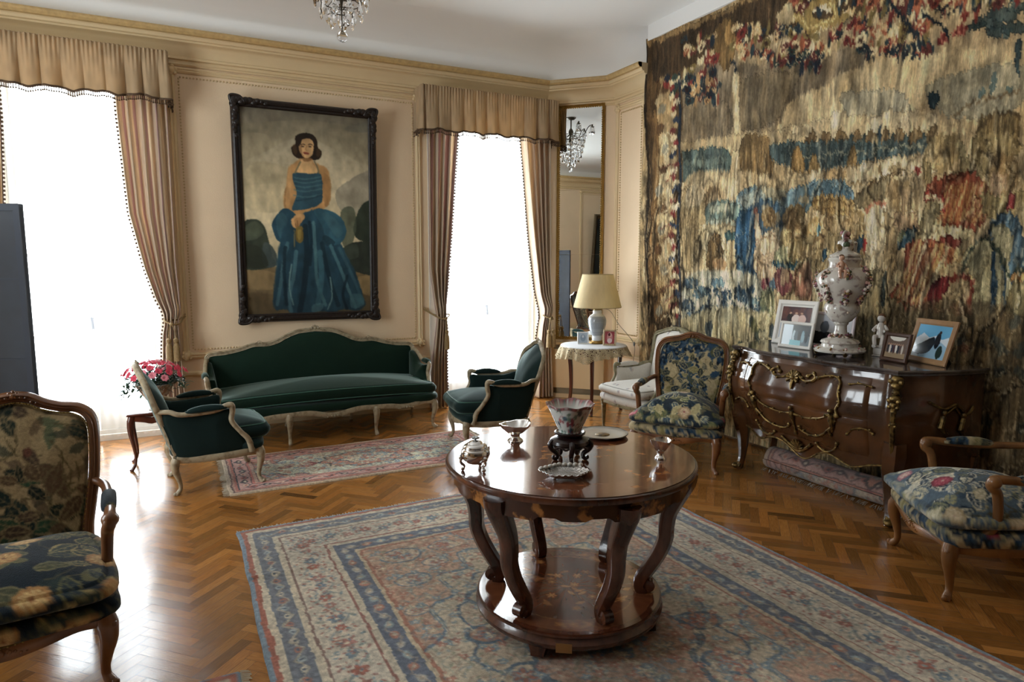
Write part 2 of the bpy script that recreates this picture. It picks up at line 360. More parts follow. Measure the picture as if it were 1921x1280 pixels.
def off_path(P, dist):
    """offset an open plan polyline to its right-hand side (into the room), mitred"""
    P = np.asarray(P, float); out = []
    for i in range(len(P)):
        ns = []
        for a, b in ((i-1, i), (i, i+1)):
            if a >= 0 and b < len(P): t = P[b]-P[a]; t /= np.linalg.norm(t); ns.append(np.array([t[1], -t[0]]))
        n = sum(ns); n /= np.linalg.norm(n); k = n @ ns[0]; out.append(P[i]+n*dist[i]/k if np.ndim(dist) else P[i]+n*dist/k)
    return np.array(out)
def molding(name, P, prof, m, kind='structure', parent=None, closed_prof=False):
    s = MB(); rings = [[(*q, z) for q in off_path(P, o)] for o, z in prof]
    R = np.array(rings).transpose(1, 0, 2); s.loft(R, closed=closed_prof, cap=closed_prof); o = s.build(name, m, parent, angle=25)
    return tag(o, kind=kind) if kind and parent is None else o
RP = [(XL, YB), (XL, YW), CH0, CH1, (XR, 5.36)]
cz = 3.42
corn = [(0, cz-.25), (.012, cz-.25), (.022, cz-.238), (.012, cz-.226), (.012, cz-.205), (.034, cz-.200), (.034, cz-.182), (.022, cz-.176), (.026, cz-.15), (.045, cz-.115), (.075, cz-.09), (.11, cz-.08), (.11, cz-.066), (.128, cz-.062), (.14, cz-.045), (.14, cz-.034), (.165, cz-.03), (.178, cz-.012), (.18, cz), (.172, cz+.012), (0, cz+.012)]
molding('trim_cornice', RP, corn, M['trim'], closed_prof=True)
molding('trim_gilt_line', RP, [(.14, cz-.034), (.168, cz-.032), (.182, cz-.014), (.185, cz), (.178, cz+.014), (.14, cz+.014)], M['trim2'], closed_prof=True)
# the cove: curves from the cornice up to the flat ceiling
k = 10; s = MB(); rings = []
for i in range(k+1):
    t = i/k*pi/2; dd = (1-cos(t)); zz = cz+.012+(ZC-cz-.012+.003)*sin(t)
    dist = [.06+.6*dd]*4+[.02+.03*dd]; rings.append([(*q, zz) for q in off_path(RP, dist)])
s.loft(rings, closed=False, cap=False); tag(s.build('trim_cove', M['ceil'], angle=60), kind='structure')
# dado rail and baseboards
def runs(): return [[(WIN[0][1]+.07, YW), (WIN[1][0]-.07, YW)]]
for P in ([(WIN[0][1]+.06, YW), (WIN[1][0]-.06, YW)], [CH1, (XR, 5.42)], [(XL, YB), (XL, LW[0])]):
    molding('baseboard_far' if P[0][1] == YW else ('baseboard_right' if P[0][0] > 3 else 'baseboard_left'), P, [(0, 0), (.03, 0), (.03, .12), (.018, .15), (.012, .155), (.0, .155)], M['trim'], closed_prof=True)
    molding('trim_dado', P, [(0, .50), (.01, .50), (.022, .515), (.022, .535), (.012, .545), (0, .55)], M['trim'], closed_prof=True)
s = MB(); s.box(XR-.075, XR+.0, 1.0, 5.36, 3.635, ZC); tag(s.build('trim_frieze', M['ceil'], smooth=False), kind='structure')
# wall panels: raised frames with a fine bead line and carved corners
def panel(name, origin, ux, x0, x1, z0, z1, nrm):
    """moulded rectangle on a wall plane: origin + ux*x, raised along nrm"""
    ux = np.array([*ux, 0.]); nn = np.array([*nrm, 0.]); O = np.array([*origin, 0.])
    root = bpy.data.objects.new(name, None); link(root); tag(root, kind='structure')
    pts = [O+ux*a+np.array([0, 0, z])+nn*.004 for a, z in ((x0, z0), (x1, z0), (x1, z1), (x0, z1))]
    s = MB(); pr = [(-.03, 0), (-.028, .014), (-.016, .02), (-.006, .012), (.004, .02), (.016, .012), (.022, 0)]
    rings = []
    for i, (a, z) in enumerate(((x0, z0), (x1, z0), (x1, z1), (x0, z1))):
        sx = 1 if i in (1, 2) else -1; sz = 1 if i >= 2 else -1
        rings.append([O+ux*(a-sx*p)+np.array([0, 0, z-sz*p])+nn*h for p, h in pr])
    s.loft(rings, closed=False, cap=False, loop=True); s.build('panel_moulding', M['trim'], root, angle=25)
    b = MB(); i0 = .05
    L = [(x0+i0, z0+i0, x1-i0, z0+i0), (x1-i0, z0+i0, x1-i0, z1-i0), (x1-i0, z1-i0, x0+i0, z1-i0), (x0+i0, z1-i0, x0+i0, z0+i0)]
    for a, z, a2, z2 in L:
        n = int(math.hypot(a2-a, z2-z)/.026)
        for q in range(n):
            t = (q+.5)/n; c = O+ux*(a+(a2-a)*t)+np.array([0, 0, z+(z2-z)*t])+nn*.004; b.ball(c, .0085, 5, 4)
    b.build('bead_line', M['bead'], root)
    for a, z in ((x0, z0), (x1, z0), (x1, z1), (x0, z1)):
        r = MB(); c = O+ux*a+np.array([0, 0, z])+nn*.012; rr = random.Random(3)
        r.ball(c, .03, 10, 6, sc=(1, 1, 1.1))
        for q in range(6): an = q*pi/3+.3; r.ball(c+ux*.032*cos(an)+np.array([0, 0, .032*sin(an)]), .018, 8, 5)
        r.build('corner_rosette', M['trim'], root)
    return root
panel('trim_panel', (0, YW), (1, 0), .05, 2.22, .69, 3.13, (0, -1))
panel('trim_panel', (XR, CH1[1]), (0, -1), .05, .50, .70, 3.12, (-1, 0))
panel('trim_panel', (XR, CH1[1]), (0, -1), .68, 1.9, .70, 3.12, (-1, 0))
panel('trim_panel', (XL, 1.9), (0, -1), .0, 3.2, .70, 3.12, (1, 0))
# french windows
def french(name, P, ux, nrm, w, h, z0=.0, bars=3):
    """P: left bottom outer point; ux along the wall; nrm into the room"""
    root = bpy.data.objects.new(name, None); link(root); tag(root, kind='structure'); ang = math.atan2(ux[1], ux[0])
    root.location = (P[0], P[1], z0); root.rotation_euler = (0, 0, ang)
    f = MB(); f.box(0, .06, -.03, .05, 0, h); f.box(w-.06, w, -.03, .05, 0, h); f.box(.06, w-.06, -.03, .05, h-.06, h); f.box(.06, w-.06, -.03, .05, 0, .05); f.build('window_frame', M['white_wood'], root, smooth=False)
    for a, b in ((.062, w/2-.004), (w/2+.004, w-.062)):
        l = MB(); l.box(a, a+.055, -.02, .03, .055, h-.065); l.box(b-.055, b, -.02, .03, .055, h-.065); l.box(a+.055, b-.055, -.02, .03, h-.13, h-.065); l.box(a+.055, b-.055, -.02, .03, .055, .2)
        for q in range(bars): z = .2+(h-.33)*(q+1)/(bars+1); l.box(a+.055, b-.055, -.012, .02, z-.012, z+.012)
        le = l.build('window_leaf', M['white_wood'], root, smooth=False)
        g = MB(); g.box(a+.05, b-.05, .0, .004, .19, h-.12); g.build('glass_pane', M['glass'], le, smooth=False)
    hd = MB(); hd.tube([(w/2, -.03, 1.02), (w/2, -.05, 1.03), (w/2+.005, -.055, .93)], .009); hd.build('window_handle', mat('dark_handle', srgb('3a3d4a'), rough=.4, metal=.6), root)
    return root
french('window_1', (WIN[0][0], YW+.1), (1, 0), (0, -1), WIN[0][1]-WIN[0][0], WZ-.02, .02)
french('window_2', (WIN[1][0], YW+.1), (1, 0), (0, -1), WIN[1][1]-WIN[1][0], WZ-.02, .02)
french('added_light_window', (XL-.1, LW[0]), (0, 1), (1, 0), LW[1]-LW[0], 2.7, .27)  # out of view, added to bring more daylight into the room
for k, (a, b) in enumerate(WIN):
    s = MB(); s.box(a-.02, b+.02, YW-.03, YW+.0, 0, .05); s.box(a-.08, a, YW-.025, YW, .05, WZ+.06); s.box(b, b+.08, YW-.025, YW, .05, WZ+.06)
    tag(s.build('trim_%d' % (k+1), M['white_wood'], smooth=False), kind='structure')

# ------------------------------------------------------------------ woven and painted pictures: strokes in millimetres on the cloth itself
TAPESTRY_ART = """p b39b74 100 10 1 3220 195 3481 3488 184 4569
b a89270 100 523 344 2307 564 3269 806 3307 1290 2353 1257 554 1032
b c4ae86 90 1754 807 2324 827 2896 887 3281 966 3297 1168 2845 1195 2195 1145 1632 1094
b 8f958a 70 2185 991 2515 1032 2687 1132 2661 1218 2253 1156
b 7f8a80 55 2805 1053 3289 1060 3309 1317 2925 1284
b d8c39b 90 1634 1132 1991 1124 2691 1193 2851 1270 2780 1347 2282 1312 1733 1223
b ead9b8 90 2090 1125 2174 1133 2171 1268 2115 1264
b ead9b8 90 2417 1187 2491 1193 2490 1321 2440 1318
b ead9b8 90 2642 1230 2710 1235 2709 1358 2664 1355
b 7c6e5a 100 545 458 1080 488 1605 643 2317 711 2288 834 2058 878 1806 927 1718 962 1632 1094 1277 1090 572 1058
b 85765f 80 573 727 1096 794 1139 1086 590 1105
b 74664f 80 1228 684 1795 745 1715 925 1629 1056 1276 1080
b d2bd96 100 1170 610 1231 625 1270 1069 1241 1426 1179 1419 1182 1053
b bba680 90 572 1058 1168 1101 1634 1132 1957 1259 1643 1284 576 1147
b 476468 100 552 1148 1117 1206 1161 1396 1043 1445 564 1426
b 5f7a78 80 629 1221 1092 1264 1081 1324 632 1288
b 43616a 100 1603 1230 2084 1280 2463 1293 2859 1383 2851 1479 2476 1472 2098 1509 1883 1465 1635 1358
b 36525c 70 1736 1279 2206 1325 2540 1401 2510 1461 2095 1456 1788 1379
s a9b19a 70 12 1787 1357 1836 1356 1886 1371
s a9b19a 70 12 1871 1376 1919 1376 1968 1390
s a9b19a 70 12 1953 1396 2000 1395 2047 1409
s a9b19a 70 12 2030 1372 2075 1371 2121 1385
s a9b19a 70 12 2107 1390 2151 1390 2196 1403
s a9b19a 70 12 2182 1409 2225 1408 2268 1421
s a9b19a 70 12 2253 1385 2295 1385 2337 1398
s a9b19a 70 12 2324 1403 2365 1402 2406 1415
s a9b19a 70 12 2393 1420 2433 1420 2473 1432
s a9b19a 70 12 2458 1398 2497 1397 2536 1410
s a9b19a 70 12 2524 1415 2562 1414 2600 1426
s a9b19a 70 12 2588 1431 2625 1430 2662 1442
s a9b19a 70 12 2648 1410 2684 1409 2720 1421
s a9b19a 70 12 2709 1426 2744 1425 2779 1436
s a9b19a 70 12 2769 1442 2803 1441 2837 1452
s a9b19a 70 12 2824 1420 2857 1420 2891 1431
b 8a6c42 100 1280 1150 1538 1153 1606 1278 1628 1452 1322 1436
s 5d4527 60 20 1307 1154 1333 1437
s 5d4527 60 20 1366 1164 1392 1444
s 5d4527 60 20 1423 1173 1449 1450
s 5d4527 60 20 1480 1182 1505 1457
s 5d4527 60 20 1535 1191 1561 1463
s 5d4527 60 20 1590 1200 1615 1470
b 82643f 90 1887 1241 1932 1198 1986 1250 1967 1271 1897 1264
b 82643f 90 2020 1255 2063 1215 2115 1266 2097 1292 2031 1285
b 82643f 90 2148 1269 2188 1232 2238 1281 2221 1312 2158 1305
b 82643f 90 2270 1298 2308 1248 2356 1296 2340 1331 2279 1325
b 82643f 90 2386 1310 2422 1263 2468 1310 2453 1349 2395 1343
b 82643f 90 2498 1337 2532 1277 2576 1323 2562 1366 2506 1361
b 82643f 90 2604 1348 2636 1291 2679 1336 2666 1383 2613 1378
b 82643f 90 2707 1373 2737 1304 2777 1348 2766 1399 2715 1394
b 82643f 90 2805 1383 2833 1317 2872 1360 2861 1414 2813 1410
b 9a7744 100 1779 1452 1807 1308 1846 1287 1896 1457
b 9a7744 100 1917 1523 1943 1382 1981 1361 2029 1527
b 9a7744 100 2245 1509 2267 1377 2300 1356 2344 1513
b 9a7744 100 2291 1616 2312 1484 2345 1463 2388 1618
b d8c29b 100 1863 1499 2178 1492 2546 1482 2836 1484 2876 1617 2555 1612 2282 1598 1933 1570
b a38256 80 2057 1504 2218 1506 2242 1577 2082 1574
b 2f4f66 100 2475 1254 2492 1258 2509 1348 2481 1347
e d8c79a 100 2470 1342 19 28
b 1f3d4c 100 2816 1107 2846 1110 2876 1169 2847 1217 2815 1196
b 2c4a52 85 3012 766 3051 736 3116 769 3173 807 3137 836 3064 810
b 2c4a52 85 3091 749 3134 716 3207 754 3270 797 3230 830 3149 800
b 2c4a52 85 3072 839 3109 809 3173 840 3228 877 3193 907 3122 882
b 2c4a52 85 2985 764 3011 744 3056 767 3094 792 3070 812 3020 794
b 2c4a52 85 3150 849 3186 819 3248 850 3301 886 3268 915 3199 891
b 2c4a52 85 3190 741 3225 713 3285 745 3338 781 3305 809 3238 784
b 2e5260 90 3252 945 3279 939 3293 1114 3268 1068
b 3c5f66 80 3137 1103 3155 1075 3181 1114 3160 1139
b 3c5f66 80 3134 1151 3152 1122 3179 1161 3157 1186
b 3c5f66 80 3076 1172 3095 1143 3122 1182 3100 1208
b 3c5f66 80 3233 1193 3251 1165 3276 1203 3256 1228
s 6b5336 70 20 2953 1275 3047 1222 3127 1211 3302 1222
b cbb38a 90 572 1438 1239 1406 1977 1575 2451 1633 2720 1599 2785 2518 627 2680
b 8d7a55 70 578 1574 835 1509 891 2037 606 2216
b 5b87a0 100 1252 1652 1356 1559 1560 1541 1755 1598 1933 1561 2143 1570 2283 1616 2327 1705 2232 1714 1986 1729 1863 1868 1671 1781 1525 1811 1483 1968 1353 2004 1266 1899
b 2d5a80 90 1363 1701 1565 1638 1740 1729 1860 1812 1687 2052 1794 2244 1609 2406 1394 2271 1273 2044
b 9ab6bb 90 1279 1633 1435 1577 1612 1584 1516 1653 1363 1701
b d0c49c 70 1434 1547 1658 1555 1757 1627 1665 1666 1563 1599
b d6bf92 65 1526 1744 1548 1679 1603 1691 1617 1754
b d6bf92 65 1631 1829 1651 1764 1705 1776 1718 1837
b d6bf92 65 1748 1797 1768 1735 1819 1746 1832 1806
b d6bf92 65 1858 1712 1877 1651 1926 1662 1938 1722
b d6bf92 65 1987 1668 2005 1608 2052 1620 2064 1678
b d6bf92 65 1733 1930 1752 1866 1804 1876 1817 1937
b d6bf92 65 1637 1945 1658 1880 1711 1891 1724 1952
b 3c6d8c 85 1918 1669 1935 1590 2012 1591 2055 1667
b 3c6d8c 85 2046 1662 2062 1586 2136 1586 2177 1660
b 3c6d8c 85 2171 1691 2186 1616 2256 1616 2296 1688
e 806543 100 961 1585 107 99
e b89a72 100 998 1610 65 60
b 5c7f80 100 873 1664 992 1609 1252 1652 1313 1758 1090 1786 895 1796
b a8b7a4 80 934 1647 1140 1653 1200 1709 967 1714
b 8fa8a0 100 894 1774 1203 1772 1262 1837 944 1853
b cbbb93 100 818 1825 1205 1813 1320 1901 1273 2044 1196 2169 1084 2255 958 2147 826 1991
b 6b5230 100 933 1950 1066 1891 1121 2126 1053 2234 898 2169
b 4d3a24 90 978 1930 1116 2020 1133 2062 1044 2040
b 2f5f6a 100 1138 1894 1251 1888 1249 2002 1173 2010
e b2855a 100 1080 2169 99 60
b c5ad84 100 1158 2000 1270 1982 1285 2273 1215 2274
b d8c6a4 80 641 1490 833 1465 809 1638 665 1649
b 1f5583 95 1272 1755 1445 1747 1478 1968 1468 2168 1554 2328 1343 2313 1280 2169
b bfcabb 100 610 2308 992 2213 1255 2231 1472 2249 1608 2386 1519 2613 627 2680
b 2b5c86 85 613 2364 644 2294 756 2282 817 2335 754 2378
b 3f7596 85 751 2451 780 2382 888 2369 947 2420 887 2463
b 1f4468 85 588 2575 619 2503 733 2488 794 2540 730 2585
b 2b5c86 85 823 2606 852 2537 958 2522 1016 2571 956 2615
b 3f7596 85 968 2353 996 2287 1097 2276 1152 2327 1096 2367
b 1f4468 85 1065 2459 1091 2393 1189 2381 1243 2430 1188 2471
b 2b5c86 85 1267 2450 1291 2386 1384 2374 1435 2422 1383 2461
b 3f7596 85 1406 2485 1429 2422 1518 2410 1567 2456 1517 2495
b 1f4468 85 1490 2562 1512 2499 1599 2487 1646 2532 1598 2571
b 2b5c86 85 694 2661 724 2590 834 2574 894 2624 833 2669
b 3f7596 85 1162 2627 1187 2561 1283 2546 1336 2593 1282 2635
b 1f4468 85 1330 2594 1354 2529 1445 2516 1495 2562 1444 2602
e 16334f 100 1295 2543 30 27
e 1d4160 100 1387 2588 30 27
e 274f70 100 1359 2585 30 27
e 16334f 100 961 2490 34 29
e 1d4160 100 1459 2510 29 27
e 274f70 100 1430 2380 29 27
e 16334f 100 1206 2422 31 28
e 1d4160 100 1251 2503 31 28
e 274f70 100 949 2425 34 29
e 16334f 100 1111 2600 32 28
e 1d4160 100 1362 2394 30 27
e 274f70 100 1378 2388 30 27
e 16334f 100 1284 2388 30 27
e 1d4160 100 951 2599 34 29
e 274f70 100 1062 2420 33 28
e 16334f 100 1481 2564 29 27
e 1d4160 100 1117 2612 32 28
e 274f70 100 1250 2530 31 28
e 16334f 100 1069 2610 33 28
e 1d4160 100 1334 2598 30 27
e 274f70 100 1429 2426 29 27
e 16334f 100 1146 2404 32 28
e 1d4160 100 1024 2382 33 28
e 274f70 100 1119 2518 32 28
e 16334f 100 949 2548 34 29
e 1d4160 100 1135 2441 32 28
e 274f70 100 1393 2472 29 27
e 16334f 100 1125 2486 32 28
e 1d4160 100 1329 2369 30 27
e 274f70 100 1466 2356 29 26
e 16334f 100 1363 2565 30 27
e 1d4160 100 959 2576 34 29
e 274f70 100 1154 2510 32 28
e 16334f 100 944 2380 34 29
e 1d4160 100 1055 2614 33 28
e 274f70 100 1062 2561 33 28
e 16334f 100 1456 2583 29 27
e 1d4160 100 1139 2453 32 28
e 274f70 100 1243 2555 31 28
e 16334f 100 1011 2563 33 29
e 1d4160 100 1387 2567 30 27
e 274f70 100 972 2618 34 29
s e4d6b4 80 8 739 2392 781 2436 763 2482
s e4d6b4 80 8 1226 2584 1263 2624 1248 2668
s e4d6b4 80 8 987 2602 1025 2644 1009 2689
s e4d6b4 80 8 1159 2367 1195 2409 1180 2452
s e4d6b4 80 8 952 2323 991 2366 974 2411
s e4d6b4 80 8 723 2318 765 2362 747 2408
s e4d6b4 80 8 1294 2608 1329 2647 1315 2691
s e4d6b4 80 8 803 2278 843 2322 826 2367
s e4d6b4 80 8 1524 2431 1557 2470 1544 2511
s e4d6b4 80 8 1034 2343 1072 2386 1056 2430
s e4d6b4 80 8 1210 2552 1247 2592 1232 2636
s e4d6b4 80 8 1082 2410 1120 2452 1104 2496
s e4d6b4 80 8 714 2618 756 2661 738 2708
s e4d6b4 80 8 684 2454 726 2498 708 2545
e 9a7a4c 100 1599 1796 78 86
e 7c5d38 70 1637 1818 53 78
b d6ad90 100 1446 1767 1486 1749 1515 1909 1584 1971 1513 2048 1466 1947
e b8584a 100 1455 1743 31 28
b dfc3a0 100 1509 1969 1605 1903 1706 1956 1738 2110 1697 2226 1602 2287 1498 2249 1458 2168 1477 2048
s 8e6d52 100 12 1534 1969 1645 1944 1721 2023
b cba887 80 1493 2148 1615 2070 1718 2168 1653 2306 1526 2289
e 85364a 100 1599 2317 45 52
e 8a7048 100 1825 1806 90 86
e 6d5334 80 1810 1828 59 72
b b6a473 100 1739 1919 1865 1896 1926 1982 1924 2130 1788 2149 1724 2072
b 86714a 60 1775 1939 1866 1924 1897 2055 1807 2073
b 1f5268 100 1656 2139 1788 2153 1901 2130 1915 2177 1791 2206 1683 2188
b 9aa27a 100 1687 2052 1872 2018 1901 2130 1692 2141
b 86404c 100 1697 2217 1791 2197 1853 2263 1848 2377 1767 2400 1704 2343
b cfb28c 80 1744 2207 1801 2206 1811 2302 1760 2322
b 5f6f52 80 1558 2388 1655 2345 1710 2441 1670 2602 1570 2609
b b0584c 60 1863 2243 1970 2168 2027 2389 1896 2413
b b08c52 100 1963 1691 2108 1668 2308 1703 2332 1773 2277 1820 2076 1811 1990 1784
s 6a4a26 100 16 1975 1719 2152 1707 2326 1747
s 6a4a26 100 12 2000 1775 2156 1774 2305 1796
s 7a5a30 70 9 1984 1693 1996 1784
s 7a5a30 70 9 2014 1695 2026 1786
s 7a5a30 70 9 2044 1698 2056 1788
s 7a5a30 70 9 2073 1700 2085 1790
s 7a5a30 70 9 2102 1703 2114 1792
s 7a5a30 70 9 2131 1705 2143 1794
s 7a5a30 70 9 2160 1707 2171 1796
s 7a5a30 70 9 2188 1710 2200 1798
s 7a5a30 70 9 2216 1712 2227 1800
s 7a5a30 70 9 2243 1715 2255 1802
s 7a5a30 70 9 2271 1717 2282 1803
s 7a5a30 70 9 2298 1719 2309 1805
e 7c6240 100 1889 1925 58 67
e c2a377 80 1881 1936 29 34
b a58b5c 90 1823 2111 1825 1986 1901 1977 1969 2009 1968 2131
e 94794c 100 1997 1893 56 66
e c2a377 80 1989 1903 28 33
b 8b7a56 90 1934 2075 1935 1953 2008 1944 2074 1976 2073 2095
e 6b5233 100 2121 1863 53 64
e c2a377 80 2113 1874 27 32
b b59d70 90 2061 2040 2062 1921 2132 1914 2195 1945 2195 2061
e a88a5c 100 2203 1885 51 63
e c2a377 80 2196 1896 26 32
b a58b5c 90 2146 2060 2146 1943 2214 1935 2275 1965 2275 2080
e 7c6240 100 2282 1889 50 62
e c2a377 80 2275 1899 25 31
b 8b7a56 90 2227 2062 2227 1946 2293 1938 2352 1968 2352 2081
e 94794c 100 2355 1842 49 61
e c2a377 80 2348 1852 24 31
b b59d70 90 2302 2011 2302 1897 2366 1890 2423 1920 2424 2031
e 6b5233 100 2046 2004 55 65
e c2a377 80 2038 2014 28 33
b a58b5c 90 1984 2186 1986 2064 2058 2055 2123 2085 2122 2204
e a88a5c 100 1964 2075 56 67
e c2a377 80 1956 2086 28 33
b 8b7a56 90 1900 2262 1902 2138 1976 2127 2043 2157 2042 2278
e 7c6240 100 2327 1995 49 62
e c2a377 80 2320 2005 25 31
b b59d70 90 2273 2167 2273 2052 2338 2043 2397 2072 2397 2184
e 94794c 100 2399 1946 48 61
e c2a377 80 2393 1956 24 31
b a58b5c 90 2347 2115 2347 2002 2410 1994 2467 2022 2467 2133
b 2d6a88 100 2007 1884 2043 1886 2043 1949 2017 1945
b b4695a 50 1906 2205 1992 2168 2030 2426 1920 2431
b 1d4560 100 2092 2059 2132 2042 2133 2114 2101 2131
b 1d4560 100 2331 2046 2382 1962 2414 2031 2373 2116 2332 2115
s a3262c 100 25 2412 1997 2422 2065
b 6f6348 90 2326 1688 2553 1579 2577 1678 2529 1739 2388 1777
s 4f3c25 100 14 2344 1672 2537 1602 2686 1579
b dcc79f 100 2416 1779 2530 1755 2587 1824 2633 2004 2628 2167 2604 2315 2529 2250 2451 2167 2420 1981
b b59a6e 90 2542 1805 2627 1907 2653 2167 2601 2282 2565 2002
s c06a55 100 30 2421 1783 2469 1758 2548 1760
b ece0c0 80 2437 1831 2481 1817 2512 2000 2481 2066
e a98c5e 100 2664 1734 85 105
e c8a67c 100 2692 1752 49 67
e 6f5636 70 2611 1681 57 64
b c6a07a 100 2622 1843 2737 1834 2790 1916 2712 1943 2628 1923
b b59a70 100 2694 1580 2751 1587 2782 1698 2777 1837 2736 1819 2718 1692
e 9d2f2c 100 2767 1586 27 22
e 6f5a3c 100 2619 1555 53 22
e a8946c 100 2618 1549 37 13
s 6f5a3c 100 20 2500 1521 2512 1591
b 1f4a66 100 2664 1957 2759 1922 2757 2008 2688 2070 2654 2053
b 8f9c6c 80 2648 1973 2712 1943 2685 2022
e 9c8558 100 2904 1486 102 117
e bba272 100 2882 1498 62 78
e 6f5c3c 60 2955 1450 57 74
b bfae7c 100 2964 1422 3040 1492 3067 1668 3032 1752 3001 1632 3002 1544
b 857348 80 2793 1516 2840 1537 2860 1706 2819 1671
b 8d3a28 100 2825 1748 2878 1647 3007 1618 3137 1690 3185 1794 3180 1907 3075 1952 2929 1930 2880 1874
s c7a15a 75 12 2899 1921 2935 1803 2958 1686
s d8bf7c 75 12 2921 1919 2957 1804 2980 1688
s b2793f 75 12 2943 1917 2979 1806 3002 1690
s c7a15a 75 12 2965 1916 3000 1808 3023 1692
s d8bf7c 75 12 2987 1914 3022 1809 3044 1695
s b2793f 75 12 3008 1912 3043 1811 3065 1697
s c7a15a 75 12 3029 1910 3064 1813 3086 1699
s d8bf7c 75 12 3050 1908 3085 1814 3107 1701
s b2793f 75 12 3071 1907 3106 1816 3127 1703
s c7a15a 75 12 3092 1905 3126 1818 3147 1705
s d8bf7c 75 12 3112 1903 3147 1819 3167 1707
s b2793f 75 12 3133 1902 3167 1821 3187 1709
s c7a15a 75 12 3153 1900 3187 1822 3207 1711
b 9c2b2a 100 2818 1763 2839 1731 2900 1732 2947 1774 2948 1864 2923 1847 2872 1767 2836 1795
s dcc99c 100 22 2838 1765 2894 1757 2929 1832
b 94845c 100 2829 1810 2888 1776 2926 1847 2883 1920 2833 2073 2780 2214 2703 2280 2727 2151 2764 1993
b b5a67c 70 2847 1842 2892 1830 2844 2011 2776 2167 2772 2103
b cdbf90 100 2899 1929 3047 1951 3101 1939 3066 2018 2935 2006
b 85302e 100 2927 2006 3030 2009 3026 2054 2984 2068 2941 2052
b 8f3a2a 100 2719 2039 2827 1995 2968 2060 3049 2166 3127 2269 3148 2372 3116 2493 2910 2493 2682 2460 2625 2380 2702 2263
s d0b578 80 22 2781 2009 2731 2215 2662 2420
s c19a58 80 22 2813 2018 2764 2214 2696 2418
s e0cfa0 80 22 2845 2027 2796 2214 2729 2416
s a8562e 80 22 2877 2035 2828 2214 2762 2414
s d0b578 80 22 2908 2044 2859 2213 2794 2413
s c19a58 80 22 2938 2052 2890 2213 2826 2411
s e0cfa0 80 22 2968 2060 2920 2212 2857 2409
s a8562e 80 22 2998 2068 2950 2212 2888 2408
s d0b578 80 22 3028 2076 2980 2212 2919 2406
s c19a58 80 22 3057 2084 3009 2211 2949 2404
s e0cfa0 80 22 3085 2092 3038 2211 2979 2403
s a8562e 80 22 3114 2100 3066 2211 3008 2401
s d0b578 80 22 3142 2108 3094 2210 3037 2400
s c19a58 80 22 3169 2115 3122 2210 3066 2398
s e0cfa0 80 22 3197 2123 3149 2210 3094 2397
b cfb98a 85 2917 2166 3047 2151 3112 2255 3078 2375 2967 2442 2900 2352
s 8c2f28 100 30 2954 2273 3053 2226 3135 2284 3139 2431
b 8a1f28 100 2909 2274 2982 2242 3003 2333 2950 2412 2890 2431
s 6a4a2c 100 20 2644 2396 2813 2452 2939 2469 3055 2437
b 9c8454 100 3100 1388 3122 1321 3199 1309 3302 1356 3322 1480 3328 1561 3152 1536
s 5e4a2c 80 14 3112 1404 3116 1309
s 5e4a2c 80 14 3132 1407 3136 1313
s 5e4a2c 80 14 3152 1411 3156 1317
s 5e4a2c 80 14 3172 1414 3175 1321
s 5e4a2c 80 14 3192 1417 3195 1324
s 5e4a2c 80 14 3211 1421 3214 1328
s 5e4a2c 80 14 3231 1424 3234 1332
s 5e4a2c 80 14 3250 1427 3253 1335
s 5e4a2c 80 14 3269 1430 3272 1339
s 5e4a2c 80 14 3288 1434 3290 1343
s 5e4a2c 80 14 3306 1437 3309 1346
s 54432a 100 20 3088 1399 3186 1313 3312 1358
b 8a7448 90 3063 1438 3143 1423 3160 1650 3094 1657
e 8a6d44 100 3239 1659 78 126
e bd9878 90 3217 1713 46 65
b a3905c 90 3129 1760 3249 1785 3344 1753 3352 1862 3179 1893
b 8f2730 100 3272 1787 3299 1776 3305 1859 3268 1870
e a89468 100 3338 1889 37 83
b 3b6482 100 3196 1937 3282 1885 3361 1972 3379 2207 3321 2222 3250 2137
b c0b684 80 3211 1966 3274 1941 3318 2026 3289 2138
b a39c74 100 3057 2092 3149 2021 3245 2066 3277 2481 3143 2491 3140 2269
b 1d4362 100 3220 2080 3331 2194 3382 2235 3400 2471 3238 2484
b c2bb8c 75 3169 2094 3192 2094 3227 2484 3192 2487
b c2bb8c 75 3235 2095 3257 2095 3293 2479 3259 2482
b c2bb8c 75 3287 2095 3309 2096 3343 2476 3310 2478
s 2b3c34 100 20 3065 2196 3110 2056 3189 2022 3261 2109 3321 2222 3376 2166
b 9b6c3e 100 3322 2236 3379 2207 3387 2304
b 7c6f48 90 3315 2307 3384 2263 3400 2471 3303 2479
b 8d8260 90 2365 2271 2561 2200 2644 2396 2785 2518 2364 2549
b 2b4c5c 80 2573 2250 2598 2233 2594 2432 2566 2400
b 6d5f42 100 1719 2598 3399 2457 3425 2779 1744 3033
b 5a4a33 80 2621 2563 3400 2471 3481 3488 2703 3743
b b0a883 90 627 2680 1719 2598 1767 3432 671 3674
e 22384a 90 1680 2690 45 60
e d2c9a0 90 1627 2675 26 67
e 6d7448 90 1075 3045 52 79
e 3a4c46 90 1271 3050 39 53
e c0b688 90 1196 2749 54 76
e 22384a 90 1471 3031 26 51
e d2c9a0 90 1657 3320 42 66
e 6d7448 90 1554 3163 33 64
e 3a4c46 90 1059 3078 48 55
e c0b688 90 1814 3107 22 57
e 22384a 90 1029 3258 52 68
e d2c9a0 90 1648 2877 41 67
e 6d7448 90 1162 3395 46 79
e 3a4c46 90 1819 2997 25 65
e c0b688 90 1798 2966 38 62
e 22384a 90 931 3380 49 61
e d2c9a0 90 1481 3273 43 43
e 6d7448 90 900 3057 35 70
e 3a4c46 90 1454 2634 30 43
e c0b688 90 859 2944 35 47
e 22384a 90 1280 2951 42 51
e d2c9a0 90 1740 2577 28 52
e 6d7448 90 857 3443 30 69
